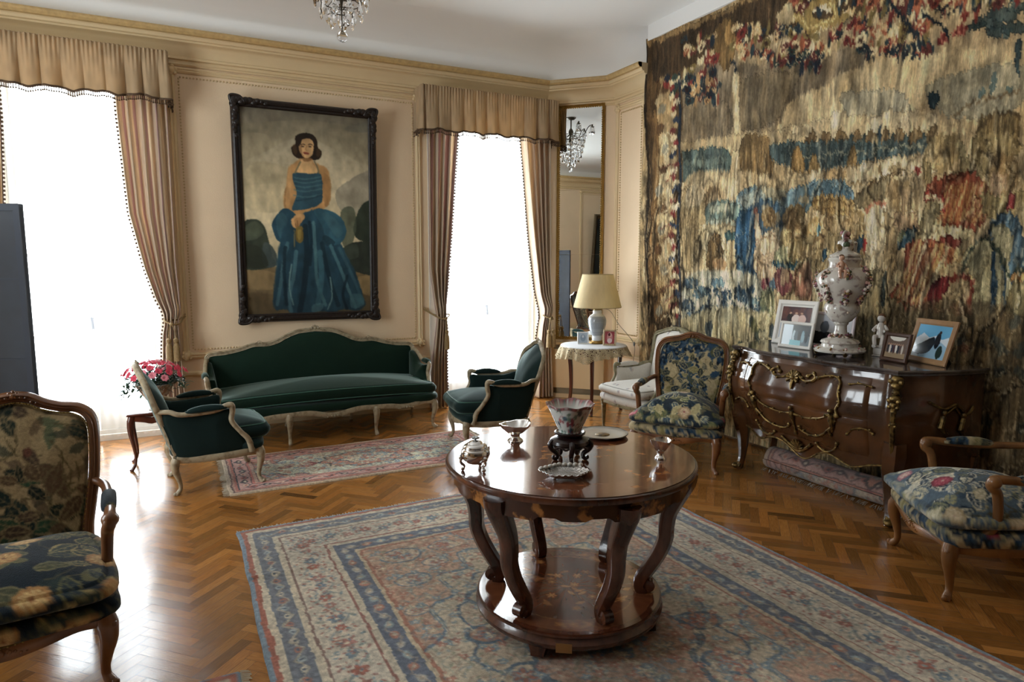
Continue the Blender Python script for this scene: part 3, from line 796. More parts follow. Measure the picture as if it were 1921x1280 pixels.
e 3a4c46 90 816 3170 48 82
e c0b688 90 1674 2934 38 52
e 22384a 90 883 3209 59 81
e d2c9a0 90 1444 2905 24 45
e 6d7448 90 1408 3144 41 72
e 3a4c46 90 1175 3012 35 77
e c0b688 90 1205 3497 43 53
e 22384a 90 1842 2976 28 70
e d2c9a0 90 1307 2863 28 64
e 6d7448 90 1250 2876 49 43
e 3a4c46 90 1354 2847 46 50
e c0b688 90 1027 2772 36 66
e 22384a 90 1304 3187 46 47
e d2c9a0 90 1607 2842 31 50
e 6d7448 90 1360 3016 45 62
e 3a4c46 90 722 2896 60 79
e c0b688 90 1356 2617 36 61
e 22384a 90 1567 3133 46 54
e d2c9a0 90 1214 3394 35 73
e 6d7448 90 790 3461 44 58
e 3a4c46 90 1658 3358 34 59
e c0b688 90 1316 2902 41 70
e 22384a 90 766 2870 55 71
e d2c9a0 90 728 3359 63 73
e 6d7448 90 766 3471 51 83
e 3a4c46 90 1548 2706 46 45
e c0b688 90 1449 2959 40 43
e 22384a 90 827 3007 31 67
e d2c9a0 90 1616 3338 34 51
e 6d7448 90 1441 3027 34 44
e 3a4c46 90 1532 2721 36 70
e c0b688 90 1396 3151 39 51
e 22384a 90 1607 3027 29 53
e d2c9a0 90 1576 2741 39 43
e 6d7448 90 1497 2673 39 49
e 3a4c46 90 1737 2977 41 41
e c0b688 90 1557 2636 47 63
e 22384a 90 968 2741 48 74
e d2c9a0 90 881 3238 36 58
e 6d7448 90 1449 2902 27 69
e 3a4c46 90 1509 3294 46 59
e c0b688 90 1436 3102 35 45
e 22384a 90 716 2848 59 64
e d2c9a0 90 1593 2588 45 60
e 6d7448 90 1241 3034 30 49
e 3a4c46 90 1171 2970 31 52
e c0b688 90 1040 2777 34 61
e 3a3a2c 60 1929 3353 62 60
e 7c6c48 60 3034 2952 43 48
e 584a34 60 2093 3114 55 50
e 2c3c40 60 3065 2616 34 25
e 6f3a30 60 2280 2632 55 56
e 3a3a2c 60 2527 2778 52 35
e 7c6c48 60 3096 2970 33 30
e 584a34 60 3025 3130 48 36
e 2c3c40 60 3364 2492 26 40
e 6f3a30 60 2590 2581 54 53
e 3a3a2c 60 2775 2774 35 28
e 7c6c48 60 3296 2793 50 24
e 584a34 60 2303 2609 54 30
e 2c3c40 60 2342 2873 50 30
e 6f3a30 60 1943 3389 53 47
e 3a3a2c 60 2600 2926 38 36
e 7c6c48 60 2067 3017 82 48
e 584a34 60 3231 2631 27 36
e 2c3c40 60 2736 2933 45 43
e 6f3a30 60 3096 3097 37 36
e 3a3a2c 60 3194 2641 30 31
e 7c6c48 60 2037 3207 79 40
e 584a34 60 2088 2652 52 32
e 2c3c40 60 2645 2952 43 29
e 6f3a30 60 3021 2546 35 31
e 3a3a2c 60 2532 2624 50 36
e 7c6c48 60 3115 2862 53 40
e 584a34 60 3125 2872 40 44
e 2c3c40 60 3003 3145 51 43
e 6f3a30 60 2384 3171 53 32
e 3a3a2c 60 1963 2734 56 51
e 7c6c48 60 2379 2613 66 43
e 584a34 60 1877 2646 51 42
e 2c3c40 60 3270 3083 42 29
e 6f3a30 60 2635 2801 46 27
e 3a3a2c 60 2896 3081 53 28
e 7c6c48 60 2784 2650 55 37
e 584a34 60 3358 2969 28 30
e 2c3c40 60 3314 2772 37 33
e 6f3a30 60 3153 3100 42 48
e 3a3a2c 60 2878 2595 56 36
e 7c6c48 60 1975 3388 46 49
e 584a34 60 2745 3149 46 32
e 2c3c40 60 2370 2715 59 38
e 6f3a30 60 3098 2663 38 30
e 3a3a2c 60 3411 2986 45 37
e 7c6c48 60 2579 2651 64 40
e 584a34 60 1904 2740 50 53
e 2c3c40 60 3284 2616 46 31
e 6f3a30 60 3036 3077 47 45
e 3a3a2c 60 2532 2561 54 43
e 7c6c48 60 2210 2877 53 30
e 584a34 60 2441 2841 55 47
e 2c3c40 60 2617 3249 63 53
e 6f3a30 60 3041 2949 45 44
e 3a3a2c 60 2538 2981 60 42
e 7c6c48 60 2377 2623 41 38
e 584a34 60 2887 3037 53 34
e 2c3c40 60 3322 2657 43 25
e 6f3a30 60 3121 2934 55 46
p 5c4227 100 -4 20 503 34 671 3674 206 4297
b b49468 100 200 558 395 511 465 1336 478 2453 298 2509 212 1306
b cbb58e 90 240 1075 384 1096 417 2028 300 2026
b 7c5a34 90 120 868 213 884 298 2509 192 2514
s 1f3046 100 30 487 444 541 1344 595 2730
e 9b2630 100 426 429 34 27
e d9cba6 100 455 487 44 27
e 22385a 100 423 531 55 27
e b9a070 100 406 578 35 27
e 7c2a2c 100 448 639 45 27
e dfd3b4 100 459 692 55 27
e 9b2630 100 419 735 35 27
e d9cba6 100 424 788 45 27
e 22385a 100 467 848 55 27
e b9a070 100 457 897 34 27
e 7c2a2c 100 421 943 45 27
e dfd3b4 100 446 999 55 27
e 9b2630 100 480 1057 34 27
e d9cba6 100 452 1104 45 27
e 22385a 100 430 1153 56 28
e b9a070 100 469 1211 35 27
e 7c2a2c 100 486 1265 45 27
e dfd3b4 100 447 1313 56 28
e 9b2630 100 446 1365 35 28
e d9cba6 100 490 1423 45 27
e 22385a 100 485 1475 55 28
e b9a070 100 447 1524 35 28
e 7c2a2c 100 467 1579 45 28
e dfd3b4 100 505 1635 55 28
e 9b2630 100 481 1686 35 28
e d9cba6 100 454 1737 46 28
e 22385a 100 490 1792 55 28
e b9a070 100 513 1847 35 28
e 7c2a2c 100 476 1899 45 28
e dfd3b4 100 468 1952 56 28
e 9b2630 100 512 2007 35 28
e d9cba6 100 514 2060 45 28
e 22385a 100 475 2113 56 28
e b9a070 100 488 2167 35 28
e 7c2a2c 100 529 2221 45 28
e dfd3b4 100 511 2275 56 28
e 9b2630 100 479 2330 35 28
e d9cba6 100 512 2383 45 28
e 22385a 100 540 2436 55 28
e b9a070 100 506 2492 35 28
e 7c2a2c 100 492 2547 46 28
e dfd3b4 100 535 2599 56 28
e 9b2630 100 543 2653 35 28
e d9cba6 100 503 2711 46 29
e 22385a 100 510 2765 56 29
e b9a070 100 554 2816 35 28
e a98a5c 85 250 432 54 46
e 5a3a22 85 291 532 54 46
e cdb78c 85 219 608 55 46
e 7a8078 85 262 708 54 46
e a98a5c 85 302 808 54 46
e 5a3a22 85 230 887 55 47
e cdb78c 85 274 987 54 47
e 7a8078 85 313 1086 54 47
e a98a5c 85 241 1169 55 47
e 5a3a22 85 286 1268 55 47
e cdb78c 85 324 1366 54 47
e 7a8078 85 252 1452 55 47
e a98a5c 85 299 1551 55 47
e 5a3a22 85 336 1648 54 47
e cdb78c 85 263 1738 55 48
e 7a8078 85 311 1835 55 48
e a98a5c 85 347 1932 54 48
e 5a3a22 85 275 2025 55 48
e cdb78c 85 323 2122 55 48
e 7a8078 85 358 2218 54 48
e a98a5c 85 286 2315 56 49
e 5a3a22 85 336 2411 55 48
e cdb78c 85 370 2506 54 48
e 7a8078 85 297 2607 56 49
s d8c8a0 90 14 254 984 379 959 452 1039 314 1109
s 8c3a30 90 14 266 1265 390 1235 464 1313 325 1389
s d8c8a0 90 14 277 1549 402 1513 476 1589 337 1671
s 8c3a30 90 14 289 1834 414 1793 488 1866 349 1955
s d8c8a0 90 14 300 2122 426 2075 500 2146 361 2242
s 8c3a30 90 14 312 2411 438 2359 512 2428 372 2530
s d8c8a0 90 14 324 2703 450 2646 524 2712 384 2820
b 4b2e1e 100 55 176 200 101 479 92 522 322 426 451 280 303 177 437 80 345
b c3a16c 95 90 116 217 60 282 169 281 326 168 206
b 7c3428 95 288 59 461 76 513 276 423 362 330 227
b d8c094 90 220 152 345 164 370 349 264 344
e 2c4a48 100 396 606 42 32
e 1f3044 100 403 551 42 32
e a8302e 100 308 506 43 32
e d9cca6 100 426 465 41 31
e 2c4a48 100 443 544 41 31
e 1f3044 100 336 385 42 32
e a8302e 100 337 429 42 32
e d9cca6 100 391 619 42 32
e 2c4a48 100 433 558 41 31
e 1f3044 100 336 411 42 32
e a8302e 100 394 535 42 32
e d9cca6 100 396 491 42 32
e 2c4a48 100 425 458 41 31
e 1f3044 100 323 448 43 32
p 4c3a28 100 -4 20 3218 169 3246 526 2302 498 1591 400 1187 417 526 410 102 420
b 7a5c34 100 894 214 1117 122 1187 417 1112 556 964 458
b 9a7440 90 1038 216 1119 162 1151 348 1073 346
p 94744a 100 -5 -3 1664 64 1666 100 13 72
s 2b2118 100 30 5 69 11 422 82 1291 155 2766
e 8f2a2c 100 932 732 14 32
e 7a6a3c 100 620 589 18 39
e 24404c 100 562 506 55 37
e e2d0a6 80 562 506 22 15
e e0cfa8 100 746 387 47 32
e e2d0a6 80 746 387 19 13
e 24404c 100 702 674 45 31
e 3a1c1c 80 702 674 18 12
e d9c79c 100 609 275 19 42
e 6c2c2c 100 762 722 35 24
e e2d0a6 80 762 722 14 10
e b4563c 100 847 692 25 59
e d9c79c 100 942 742 27 64
e 1f3448 100 842 559 45 31
e e2d0a6 80 842 559 18 13
e e0cfa8 100 870 410 60 41
e e2d0a6 80 870 410 24 17
e e0cfa8 100 913 612 51 35
e e2d0a6 80 913 612 20 14
e 7a6a3c 100 885 685 55 39
e 3a1c1c 80 885 685 22 15
e 6c2c2c 100 870 658 46 32
e e2d0a6 80 870 658 19 13
e 6c2c2c 100 663 278 43 29
e e2d0a6 80 663 278 17 12
e 8f2a2c 100 852 398 27 63
e 8f2a2c 100 830 246 17 39
e 6c2c2c 100 880 285 14 33
e 8f2a2c 100 883 719 43 30
e 3a1c1c 80 883 719 17 12
e 8f2a2c 100 683 264 32 21
e 3a1c1c 80 683 264 13 9
e 7a6a3c 100 823 225 32 22
e e2d0a6 80 823 225 13 9
e 8f2a2c 100 742 191 26 59
e c9a878 100 914 242 37 26
e 3a1c1c 80 914 242 15 10
e 8f2a2c 100 768 515 62 42
e e2d0a6 80 768 515 25 17
e 1f3448 100 825 460 31 21
e e2d0a6 80 825 460 12 9
e d9c79c 100 560 564 51 34
e 3a1c1c 80 560 564 20 13
e b4563c 100 686 639 39 26
e 3a1c1c 80 686 639 16 11
e d9c79c 100 551 437 26 56
e e0cfa8 100 589 237 54 36
e e2d0a6 80 589 237 22 14
e 1f3448 100 925 755 24 55
e b4563c 100 569 263 40 26
e e2d0a6 80 569 263 16 11
e 24404c 100 533 149 36 24
e 3a1c1c 80 533 149 15 10
e 1f3448 100 573 152 15 33
e 6c2c2c 100 811 446 23 53
e 24404c 100 914 736 19 45
e 6c2c2c 100 791 666 50 34
e e2d0a6 80 791 666 20 14
e c9a878 100 725 196 23 52
e 8f2a2c 100 928 434 58 41
e 3a1c1c 80 928 434 23 16
e 8f2a2c 100 631 574 28 61
e c9a878 100 798 448 13 29
e 1f3448 100 674 556 26 59
e e0cfa8 100 771 404 15 34
e c9a878 100 889 363 30 21
e e2d0a6 80 889 363 12 8
e 8f2a2c 100 927 599 49 34
e 3a1c1c 80 927 599 20 14
e e0cfa8 100 820 364 15 34
e 24404c 100 749 649 63 43
e 3a1c1c 80 749 649 25 17
e 7a6a3c 100 638 421 50 34
e e2d0a6 80 638 421 20 14
e c9a878 100 583 537 15 32
e c9a878 100 771 622 58 40
e e2d0a6 80 771 622 23 16
e 7a6a3c 100 854 242 41 29
e e2d0a6 80 854 242 17 11
e 7a6a3c 100 669 261 33 22
e e2d0a6 80 669 261 13 9
e 6c2c2c 100 835 267 36 25
e 3a1c1c 80 835 267 15 10
e 1f3448 100 619 664 45 30
e e2d0a6 80 619 664 18 12
e e0cfa8 100 765 273 55 37
e 3a1c1c 80 765 273 22 15
e 8f2a2c 100 835 421 45 31
e e2d0a6 80 835 421 18 12
e e0cfa8 100 919 604 40 28
e e2d0a6 80 919 604 16 11
e 1f3448 100 894 276 21 48
e 8f2a2c 100 865 423 39 27
e e2d0a6 80 865 423 15 11
e b78a5a 100 664 596 60 41
e e2d0a6 80 664 596 24 16
e 26404a 100 837 735 16 36
e 26404a 100 1001 653 37 27
e 3a1c1c 80 1001 653 15 11
e 26404a 100 628 695 54 37
e 3a1c1c 80 628 695 22 15
e b78a5a 100 901 663 51 36
e 3a1c1c 80 901 663 21 14
e 26404a 100 832 737 50 35
e 3a1c1c 80 832 737 20 14
e 8f3a2c 100 917 627 25 57
e 26404a 100 611 492 56 37
e 3a1c1c 80 611 492 22 15
e 26404a 100 933 665 44 31
e e2d0a6 80 933 665 18 13
e 8f3a2c 100 978 751 22 51
e 1c2c3c 100 804 635 23 52
e b78a5a 100 932 665 29 20
e e2d0a6 80 932 665 12 8
e 1c2c3c 100 775 566 18 42
e 1c2c3c 100 693 665 29 19
e 3a1c1c 80 693 665 11 8
e b78a5a 100 880 587 42 30
e 3a1c1c 80 880 587 17 12
e 1c2c3c 100 588 594 63 42
e 3a1c1c 80 588 594 25 17
e b78a5a 100 677 640 38 26
e e2d0a6 80 677 640 15 10
e 26404a 100 728 587 49 34
e e2d0a6 80 728 587 20 13
e b78a5a 100 844 745 41 28
e 3a1c1c 80 844 745 16 11
e b78a5a 100 699 725 21 47
e 1c2c3c 100 746 625 40 27
e 3a1c1c 80 746 625 16 11
e b78a5a 100 842 579 22 51
e 1c2c3c 100 880 698 45 32
e 3a1c1c 80 880 698 18 13
e b78a5a 100 726 633 21 49
e b78a5a 100 719 544 26 58
e 1c2c3c 100 907 533 58 40
e 3a1c1c 80 907 533 23 16
e 24404c 100 1242 284 18 43
e 7a6a3c 100 1165 375 51 37
e 3a1c1c 80 1165 375 21 15
e d9c79c 100 1356 361 22 55
e 7a6a3c 100 1497 341 21 53
e b4563c 100 1277 426 27 20
e e2d0a6 80 1277 426 11 8
e e0cfa8 100 1343 333 32 24
e e2d0a6 80 1343 333 13 10
e 8f2a2c 100 1508 541 49 38
e e2d0a6 80 1508 541 20 15
e 24404c 100 1470 450 16 40
e 7a6a3c 100 1324 341 22 55
e 7a6a3c 100 1177 398 42 30
e e2d0a6 80 1177 398 17 12
e c9a878 100 1215 420 17 42
e b4563c 100 1390 371 36 27
e e2d0a6 80 1390 371 15 11
e 8f2a2c 100 1231 336 21 52
e c9a878 100 1380 512 15 38
e c9a878 100 1324 293 51 38
e e2d0a6 80 1324 293 21 15
e 7a6a3c 100 1502 341 14 36
e c9a878 100 1406 519 14 36
e 24404c 100 1320 315 19 47
e e0cfa8 100 1370 386 28 21
e 3a1c1c 80 1370 386 11 9
e 1f3448 100 1262 288 17 41
e d9c79c 100 1174 251 44 32
e e2d0a6 80 1174 251 18 13
e b4563c 100 1363 439 24 61
e 24404c 100 1360 485 20 49
e e0cfa8 100 1234 366 25 19
e 3a1c1c 80 1234 366 10 7
e e0cfa8 100 1489 534 13 32
e 1f3448 100 1254 394 17 41
e b4563c 100 1286 495 42 31
e 3a1c1c 80 1286 495 17 12
e 8f2a2c 100 1491 491 17 43
e d9c79c 100 1243 479 35 26
e e2d0a6 80 1243 479 14 10
e 6c2c2c 100 1401 506 30 22
e e2d0a6 80 1401 506 12 9
e e0cfa8 100 1284 369 26 19
e e2d0a6 80 1284 369 11 8
e d9c79c 100 1400 317 21 52
e e0cfa8 100 1478 541 39 30
e e2d0a6 80 1478 541 16 12
e d9c79c 100 1234 256 25 18
e 3a1c1c 80 1234 256 10 7
e 1f3448 100 1461 515 39 30
e 3a1c1c 80 1461 515 16 12
e 6c2c2c 100 1405 388 46 35
e e2d0a6 80 1405 388 19 14
e c9a878 100 1161 242 41 30
e e2d0a6 80 1161 242 16 12
e 6c2c2c 100 1209 340 24 59
e 6c2c2c 100 1283 289 17 42
e e0cfa8 100 1513 434 47 36
e 3a1c1c 80 1513 434 19 15
e b4563c 100 1498 528 37 29
e e2d0a6 80 1498 528 15 12
e 1f3448 100 1439 334 42 32
e 3a1c1c 80 1439 334 17 13
e b4563c 100 1203 388 24 58
e b4563c 100 1214 375 33 24
e 3a1c1c 80 1214 375 13 10
e c9a878 100 1224 416 42 31
e e2d0a6 80 1224 416 17 12
e 1f3448 100 1334 304 16 40
e 8f2a2c 100 1240 303 46 34
e 3a1c1c 80 1240 303 18 13
e 7a6a3c 100 1492 447 50 38
e 3a1c1c 80 1492 447 20 15
e 7a6a3c 100 1387 398 21 53
e c9a878 100 1399 338 41 31
e e2d0a6 80 1399 338 17 12
e 6c2c2c 100 1842 622 23 19
e e2d0a6 80 1842 622 9 8
e c9a878 100 1856 665 33 27
e 3a1c1c 80 1856 665 13 11
e 1f3448 100 1594 428 17 44
e c9a878 100 1943 564 26 21
e 3a1c1c 80 1943 564 10 8
e 1f3448 100 1555 578 50 39
e 3a1c1c 80 1555 578 20 16
e 1f3448 100 1626 454 41 32
e 3a1c1c 80 1626 454 17 13
e 24404c 100 1978 646 13 37
e c9a878 100 1623 410 35 27
e e2d0a6 80 1623 410 14 11
e c9a878 100 1829 610 32 26
e 3a1c1c 80 1829 610 13 10
e d9c79c 100 1698 517 25 20
e 3a1c1c 80 1698 517 10 8
e 8f2a2c 100 1899 662 38 31
e 3a1c1c 80 1899 662 15 13
e d9c79c 100 1932 576 40 33
e 3a1c1c 80 1932 576 16 13
e e0cfa8 100 1671 595 16 41
e c9a878 100 1798 618 41 33
e 3a1c1c 80 1798 618 16 13
e c9a878 100 1688 502 30 24
e 3a1c1c 80 1688 502 12 10
e 6c2c2c 100 1616 441 27 21
e 3a1c1c 80 1616 441 11 8
e 7a6a3c 100 1917 614 23 63
e 6c2c2c 100 1579 614 25 64
e 7a6a3c 100 1887 537 35 29
e 3a1c1c 80 1887 537 14 12
e e0cfa8 100 1958 482 14 39
e d9c79c 100 1993 620 39 33
e 3a1c1c 80 1993 620 16 13
e 24404c 100 1748 448 32 26
e e2d0a6 80 1748 448 13 10
e e0cfa8 100 1945 706 49 41
e 3a1c1c 80 1945 706 20 16
e d9c79c 100 1679 509 27 22
e e2d0a6 80 1679 509 11 9
e b4563c 100 1641 617 30 23
e e2d0a6 80 1641 617 12 9
e c9a878 100 1805 552 46 38
e e2d0a6 80 1805 552 19 15
e b4563c 100 1860 631 39 32
e e2d0a6 80 1860 631 16 13
e 7a6a3c 100 1682 639 24 64
e e0cfa8 100 1640 595 19 49
e 6c2c2c 100 1859 558 41 34
e 3a1c1c 80 1859 558 17 14
e 24404c 100 1851 623 33 27
e e2d0a6 80 1851 623 13 11
e b4563c 100 1874 688 38 31
e 3a1c1c 80 1874 688 15 12
e e0cfa8 100 1938 695 14 37
e 6c2c2c 100 1858 546 42 34
e e2d0a6 80 1858 546 17 14
e 8f2a2c 100 1906 613 28 23
e e2d0a6 80 1906 613 11 9
e d9c79c 100 1639 571 20 52
e 8f2a2c 100 1766 473 23 61
e 6c2c2c 100 1986 598 22 19
e 3a1c1c 80 1986 598 9 7
e 1f3448 100 1834 582 20 54
e 24404c 100 1722 642 50 40
e e2d0a6 80 1722 642 20 16
e 7a6a3c 100 1986 614 24 20
e 3a1c1c 80 1986 614 10 8
e d9c79c 100 1826 671 35 29
e e2d0a6 80 1826 671 14 11
e 24404c 100 1718 437 41 33
e e2d0a6 80 1718 437 16 13
e 8f2a2c 100 1829 522 15 41
e b4563c 100 1966 606 39 33
e 3a1c1c 80 1966 606 16 13
e 7a6a3c 100 1748 467 38 30
e 3a1c1c 80 1748 467 15 12
e 7a6a3c 100 1934 505 19 53
e 7a6a3c 100 1661 390 18 47
e e0cfa8 100 1767 447 14 37
e e0cfa8 100 1612 470 19 49
e 1f3448 100 1977 668 35 30
e e2d0a6 80 1977 668 14 12
e e0cfa8 100 1685 516 40 32
e e2d0a6 80 1685 516 16 13
e d9c79c 100 1949 475 30 25
e 3a1c1c 80 1949 475 12 10
e e0cfa8 100 1690 527 35 27
e e2d0a6 80 1690 527 14 11
e 6c2c2c 100 1605 368 39 30
e e2d0a6 80 1605 368 16 12
e 24404c 100 1796 429 41 33
e e2d0a6 80 1796 429 16 13
e 24404c 100 1855 654 37 30
e e2d0a6 80 1855 654 15 12
e c9a878 100 1957 586 14 38
e e0cfa8 100 1908 600 22 60
e e0cfa8 100 1774 555 53 42
e 3a1c1c 80 1774 555 21 17
e 1f3448 100 1795 437 14 37
e b4563c 100 1585 604 48 38
e e2d0a6 80 1585 604 19 15
e c9a878 100 1866 458 29 23
e e2d0a6 80 1866 458 12 9
e 7a6a3c 100 1872 481 43 35
e 3a1c1c 80 1872 481 17 14
e c9a878 100 1642 583 20 52
e c9a878 100 1599 463 33 26
e 3a1c1c 80 1599 463 13 10
e 8f2a2c 100 1739 564 17 44
e b4563c 100 1828 555 23 61
e 6c2c2c 100 1690 537 33 26
e e2d0a6 80 1690 537 13 10
e 1f3448 100 1647 397 32 25
e e2d0a6 80 1647 397 13 10
e 243c3c 100 1896 727 15 42
e 6d2a2c 100 1659 632 27 22
e 3a1c1c 80 1659 632 11 9
e 243c3c 100 1899 715 37 31
e 3a1c1c 80 1899 715 15 12
e 6d2a2c 100 1814 689 24 19
e e2d0a6 80 1814 689 9 8
e 1c2c44 100 1910 663 25 21
e 3a1c1c 80 1910 663 10 8
e 6d2a2c 100 1863 709 14 39
e 1c2c44 100 1949 708 35 29
e 3a1c1c 80 1949 708 14 12
e 6d2a2c 100 1905 641 31 26
e e2d0a6 80 1905 641 13 10
e 243c3c 100 1952 631 22 18
e 3a1c1c 80 1952 631 9 7
e 6d2a2c 100 1649 617 14 37
e 1c2c44 100 1846 642 12 32
e 6d2a2c 100 1827 711 13 36
e 6d2a2c 100 1669 644 40 32
e 3a1c1c 80 1669 644 16 13
e 1c2c44 100 1744 626 34 27
e 3a1c1c 80 1744 626 14 11
e 1c2c44 100 1828 735 18 49
e 6d2a2c 100 1961 753 36 30
e e2d0a6 80 1961 753 14 12
e 243c3c 100 1742 581 29 23
e 3a1c1c 80 1742 581 12 9
e 243c3c 100 1638 650 30 23
e e2d0a6 80 1638 650 12 9
e 243c3c 100 1611 613 15 39
e 6d2a2c 100 1700 623 24 19
e e2d0a6 80 1700 623 10 8
e 243c3c 100 1828 631 32 26
e e2d0a6 80 1828 631 13 11
e 243c3c 100 1790 673 25 20
e e2d0a6 80 1790 673 10 8
e 6d2a2c 100 1937 676 23 19
e e2d0a6 80 1937 676 9 7
e 243c3c 100 1868 627 30 24
e e2d0a6 80 1868 627 12 10
e 6d2a2c 100 1674 640 21 17
e 3a1c1c 80 1674 640 8 7
e 1c2c44 100 1947 744 17 46
e 8f2a2c 100 2453 544 22 20
e 3a1c1c 80 2453 544 9 8
e 8f2a2c 100 2322 611 23 21
e 3a1c1c 80 2322 611 9 8
e c9a878 100 2564 553 43 40
e e2d0a6 80 2564 553 17 16
e 8f2a2c 100 2326 636 22 64
e d9c79c 100 2714 666 31 30
e e2d0a6 80 2714 666 12 12
e 1f3448 100 2628 586 28 26
e 3a1c1c 80 2628 586 11 10
e 6c2c2c 100 2317 518 15 44
e 7a6a3c 100 2589 675 11 35
e 7a6a3c 100 2674 595 31 29
e e2d0a6 80 2674 595 12 12
e c9a878 100 2452 790 15 46
e 24404c 100 2479 784 21 19
e e2d0a6 80 2479 784 8 8
e b4563c 100 2592 798 12 39
e c9a878 100 2553 764 41 38
e 3a1c1c 80 2553 764 16 15
e 7a6a3c 100 2619 571 35 33
e e2d0a6 80 2619 571 14 13
e b4563c 100 2438 609 21 19
e 3a1c1c 80 2438 609 8 7
e 7a6a3c 100 2344 482 11 32
e c9a878 100 2502 772 24 22
e 3a1c1c 80 2502 772 10 9
e 6c2c2c 100 2363 600 28 25
e 3a1c1c 80 2363 600 11 10
e d9c79c 100 2740 862 9 29
e d9c79c 100 2615 556 11 35
e b4563c 100 2506 625 44 41
e e2d0a6 80 2506 625 18 16
e 8f2a2c 100 2609 745 30 28
e e2d0a6 80 2609 745 12 11
e 24404c 100 2637 719 13 40
e c9a878 100 2605 567 43 41
e 3a1c1c 80 2605 567 17 16
e d9c79c 100 2589 574 32 30
e e2d0a6 80 2589 574 13 12
e 24404c 100 2323 520 11 33
e c9a878 100 2470 612 23 21
e e2d0a6 80 2470 612 9 8
e d9c79c 100 2535 617 10 30
e d9c79c 100 2437 741 15 46
e 6c2c2c 100 2758 700 39 38
e 3a1c1c 80 2758 700 16 15
e 7a6a3c 100 2609 577 32 30
e 3a1c1c 80 2609 577 13 12
e 6c2c2c 100 2410 647 13 40
e 1f3448 100 2707 860 37 36
e e2d0a6 80 2707 860 15 14
e b4563c 100 2411 640 40 36
e e2d0a6 80 2411 640 16 14
e b4563c 100 2529 581 31 28
e e2d0a6 80 2529 581 12 11
e 1f3448 100 2760 701 20 19
e 3a1c1c 80 2760 701 8 8
e 8f2a2c 100 2550 818 32 29
e e2d0a6 80 2550 818 13 12
e 24404c 100 2340 663 42 38
e 3a1c1c 80 2340 663 17 15
e b4563c 100 2392 716 23 21
e e2d0a6 80 2392 716 9 8
e c9a878 100 2536 743 17 53
e e0cfa8 100 2351 512 19 57
e b4563c 100 2714 861 22 21
e 3a1c1c 80 2714 861 9 8
e c9a878 100 2696 784 31 30
e 3a1c1c 80 2696 784 12 12
e 1f3448 100 2731 822 8 27
e b4563c 100 2555 755 26 24
e 3a1c1c 80 2555 755 10 10
e e0cfa8 100 2739 692 33 32
e e2d0a6 80 2739 692 13 13
e d9c79c 100 2712 832 31 30
e 3a1c1c 80 2712 832 12 12
e 8f2a2c 100 2513 573 18 55
e c9a878 100 2369 658 16 48
e c9a878 100 2559 695 19 58
e c9a878 100 2383 490 34 31
e e2d0a6 80 2383 490 14 12
e 6c2c2c 100 2742 718 14 47
e e0cfa8 100 2437 645 15 46
e 7a6a3c 100 2568 791 42 40
e 3a1c1c 80 2568 791 17 16
e 24404c 100 2521 643 14 43
e 7a6a3c 100 2409 507 41 37
e 3a1c1c 80 2409 507 17 15
e d9c79c 100 2656 754 11 35
e c9a878 100 2538 745 30 27
e e2d0a6 80 2538 745 12 11
e 24404c 100 2700 626 42 40
e 3a1c1c 80 2700 626 17 16
e b4563c 100 2469 532 20 19
e 3a1c1c 80 2469 532 8 7
e 7a6a3c 100 2297 550 16 47
e c9a878 100 2782 826 9 28
e d9c79c 100 2734 642 37 36
e e2d0a6 80 2734 642 15 14
e 6c2c2c 100 2756 712 39 38
e e2d0a6 80 2756 712 16 15
e d9c79c 100 2330 477 15 44
e 7a6a3c 100 2758 776 20 19
e 3a1c1c 80 2758 776 8 8
e b4563c 100 2720 714 41 40
e e2d0a6 80 2720 714 17 16
e 1f3448 100 2598 560 42 40
e 3a1c1c 80 2598 560 17 16
e 7a6a3c 100 2396 761 16 47
e 7a6a3c 100 2525 720 13 39
e 6c2c2c 100 2413 491 16 47
e c9a878 100 2545 802 36 34
e e2d0a6 80 2545 802 15 13
e 6c2c2c 100 2579 798 12 38
e d9c79c 100 2406 544 14 42
e c9a878 100 2312 493 38 34
e 3a1c1c 80 2312 493 15 14
e 24404c 100 2324 660 45 40
e 3a1c1c 80 2324 660 18 16
e e0cfa8 100 2415 574 11 34
e b4563c 100 2290 557 49 43
e 3a1c1c 80 2290 557 20 17
e b4563c 100 2763 687 10 32
e 1f3448 100 2331 544 28 25
e 3a1c1c 80 2331 544 11 10
e 8f2a2c 100 2692 618 12 40
e 6c2c2c 100 2603 573 18 56
e 24404c 100 2740 813 36 35
e 3a1c1c 80 2740 813 14 14
e d9c79c 100 2443 680 21 19
e e2d0a6 80 2443 680 9 8
e 6c2c2c 100 2615 763 22 21
e e2d0a6 80 2615 763 9 8
e 1f3448 100 2714 811 9 29
e 24404c 100 2625 831 39 37
e e2d0a6 80 2625 831 16 15
e e0cfa8 100 2614 747 25 24
e 3a1c1c 80 2614 747 10 10
e c9a878 100 2760 850 15 48
e c9a878 100 2657 638 18 56
e e0cfa8 100 2666 635 14 43
e 8f2a2c 100 2542 728 35 33
e 3a1c1c 80 2542 728 14 13
e 7a6a3c 100 2364 547 17 51
e c9a878 100 2540 669 37 34
e 3a1c1c 80 2540 669 15 14
e e0cfa8 100 2556 668 39 36
e e2d0a6 80 2556 668 16 14
e e0cfa8 100 2446 523 20 19
e e2d0a6 80 2446 523 8 7
e 7a6a3c 100 2767 727 27 26
e e2d0a6 80 2767 727 11 10
e 6c2c2c 100 2322 484 13 38
e 7a6a3c 100 2602 730 41 39
e 3a1c1c 80 2602 730 16 15
e 8f2a2c 100 2736 728 22 21
e e2d0a6 80 2736 728 9 8
e 24404c 100 2507 730 13 39
e b4563c 100 2700 581 17 55
e 7a6a3c 100 2754 797 11 34
e c9a878 100 2502 771 29 27
e 3a1c1c 80 2502 771 12 11
e 7a6a3c 100 2308 483 17 52
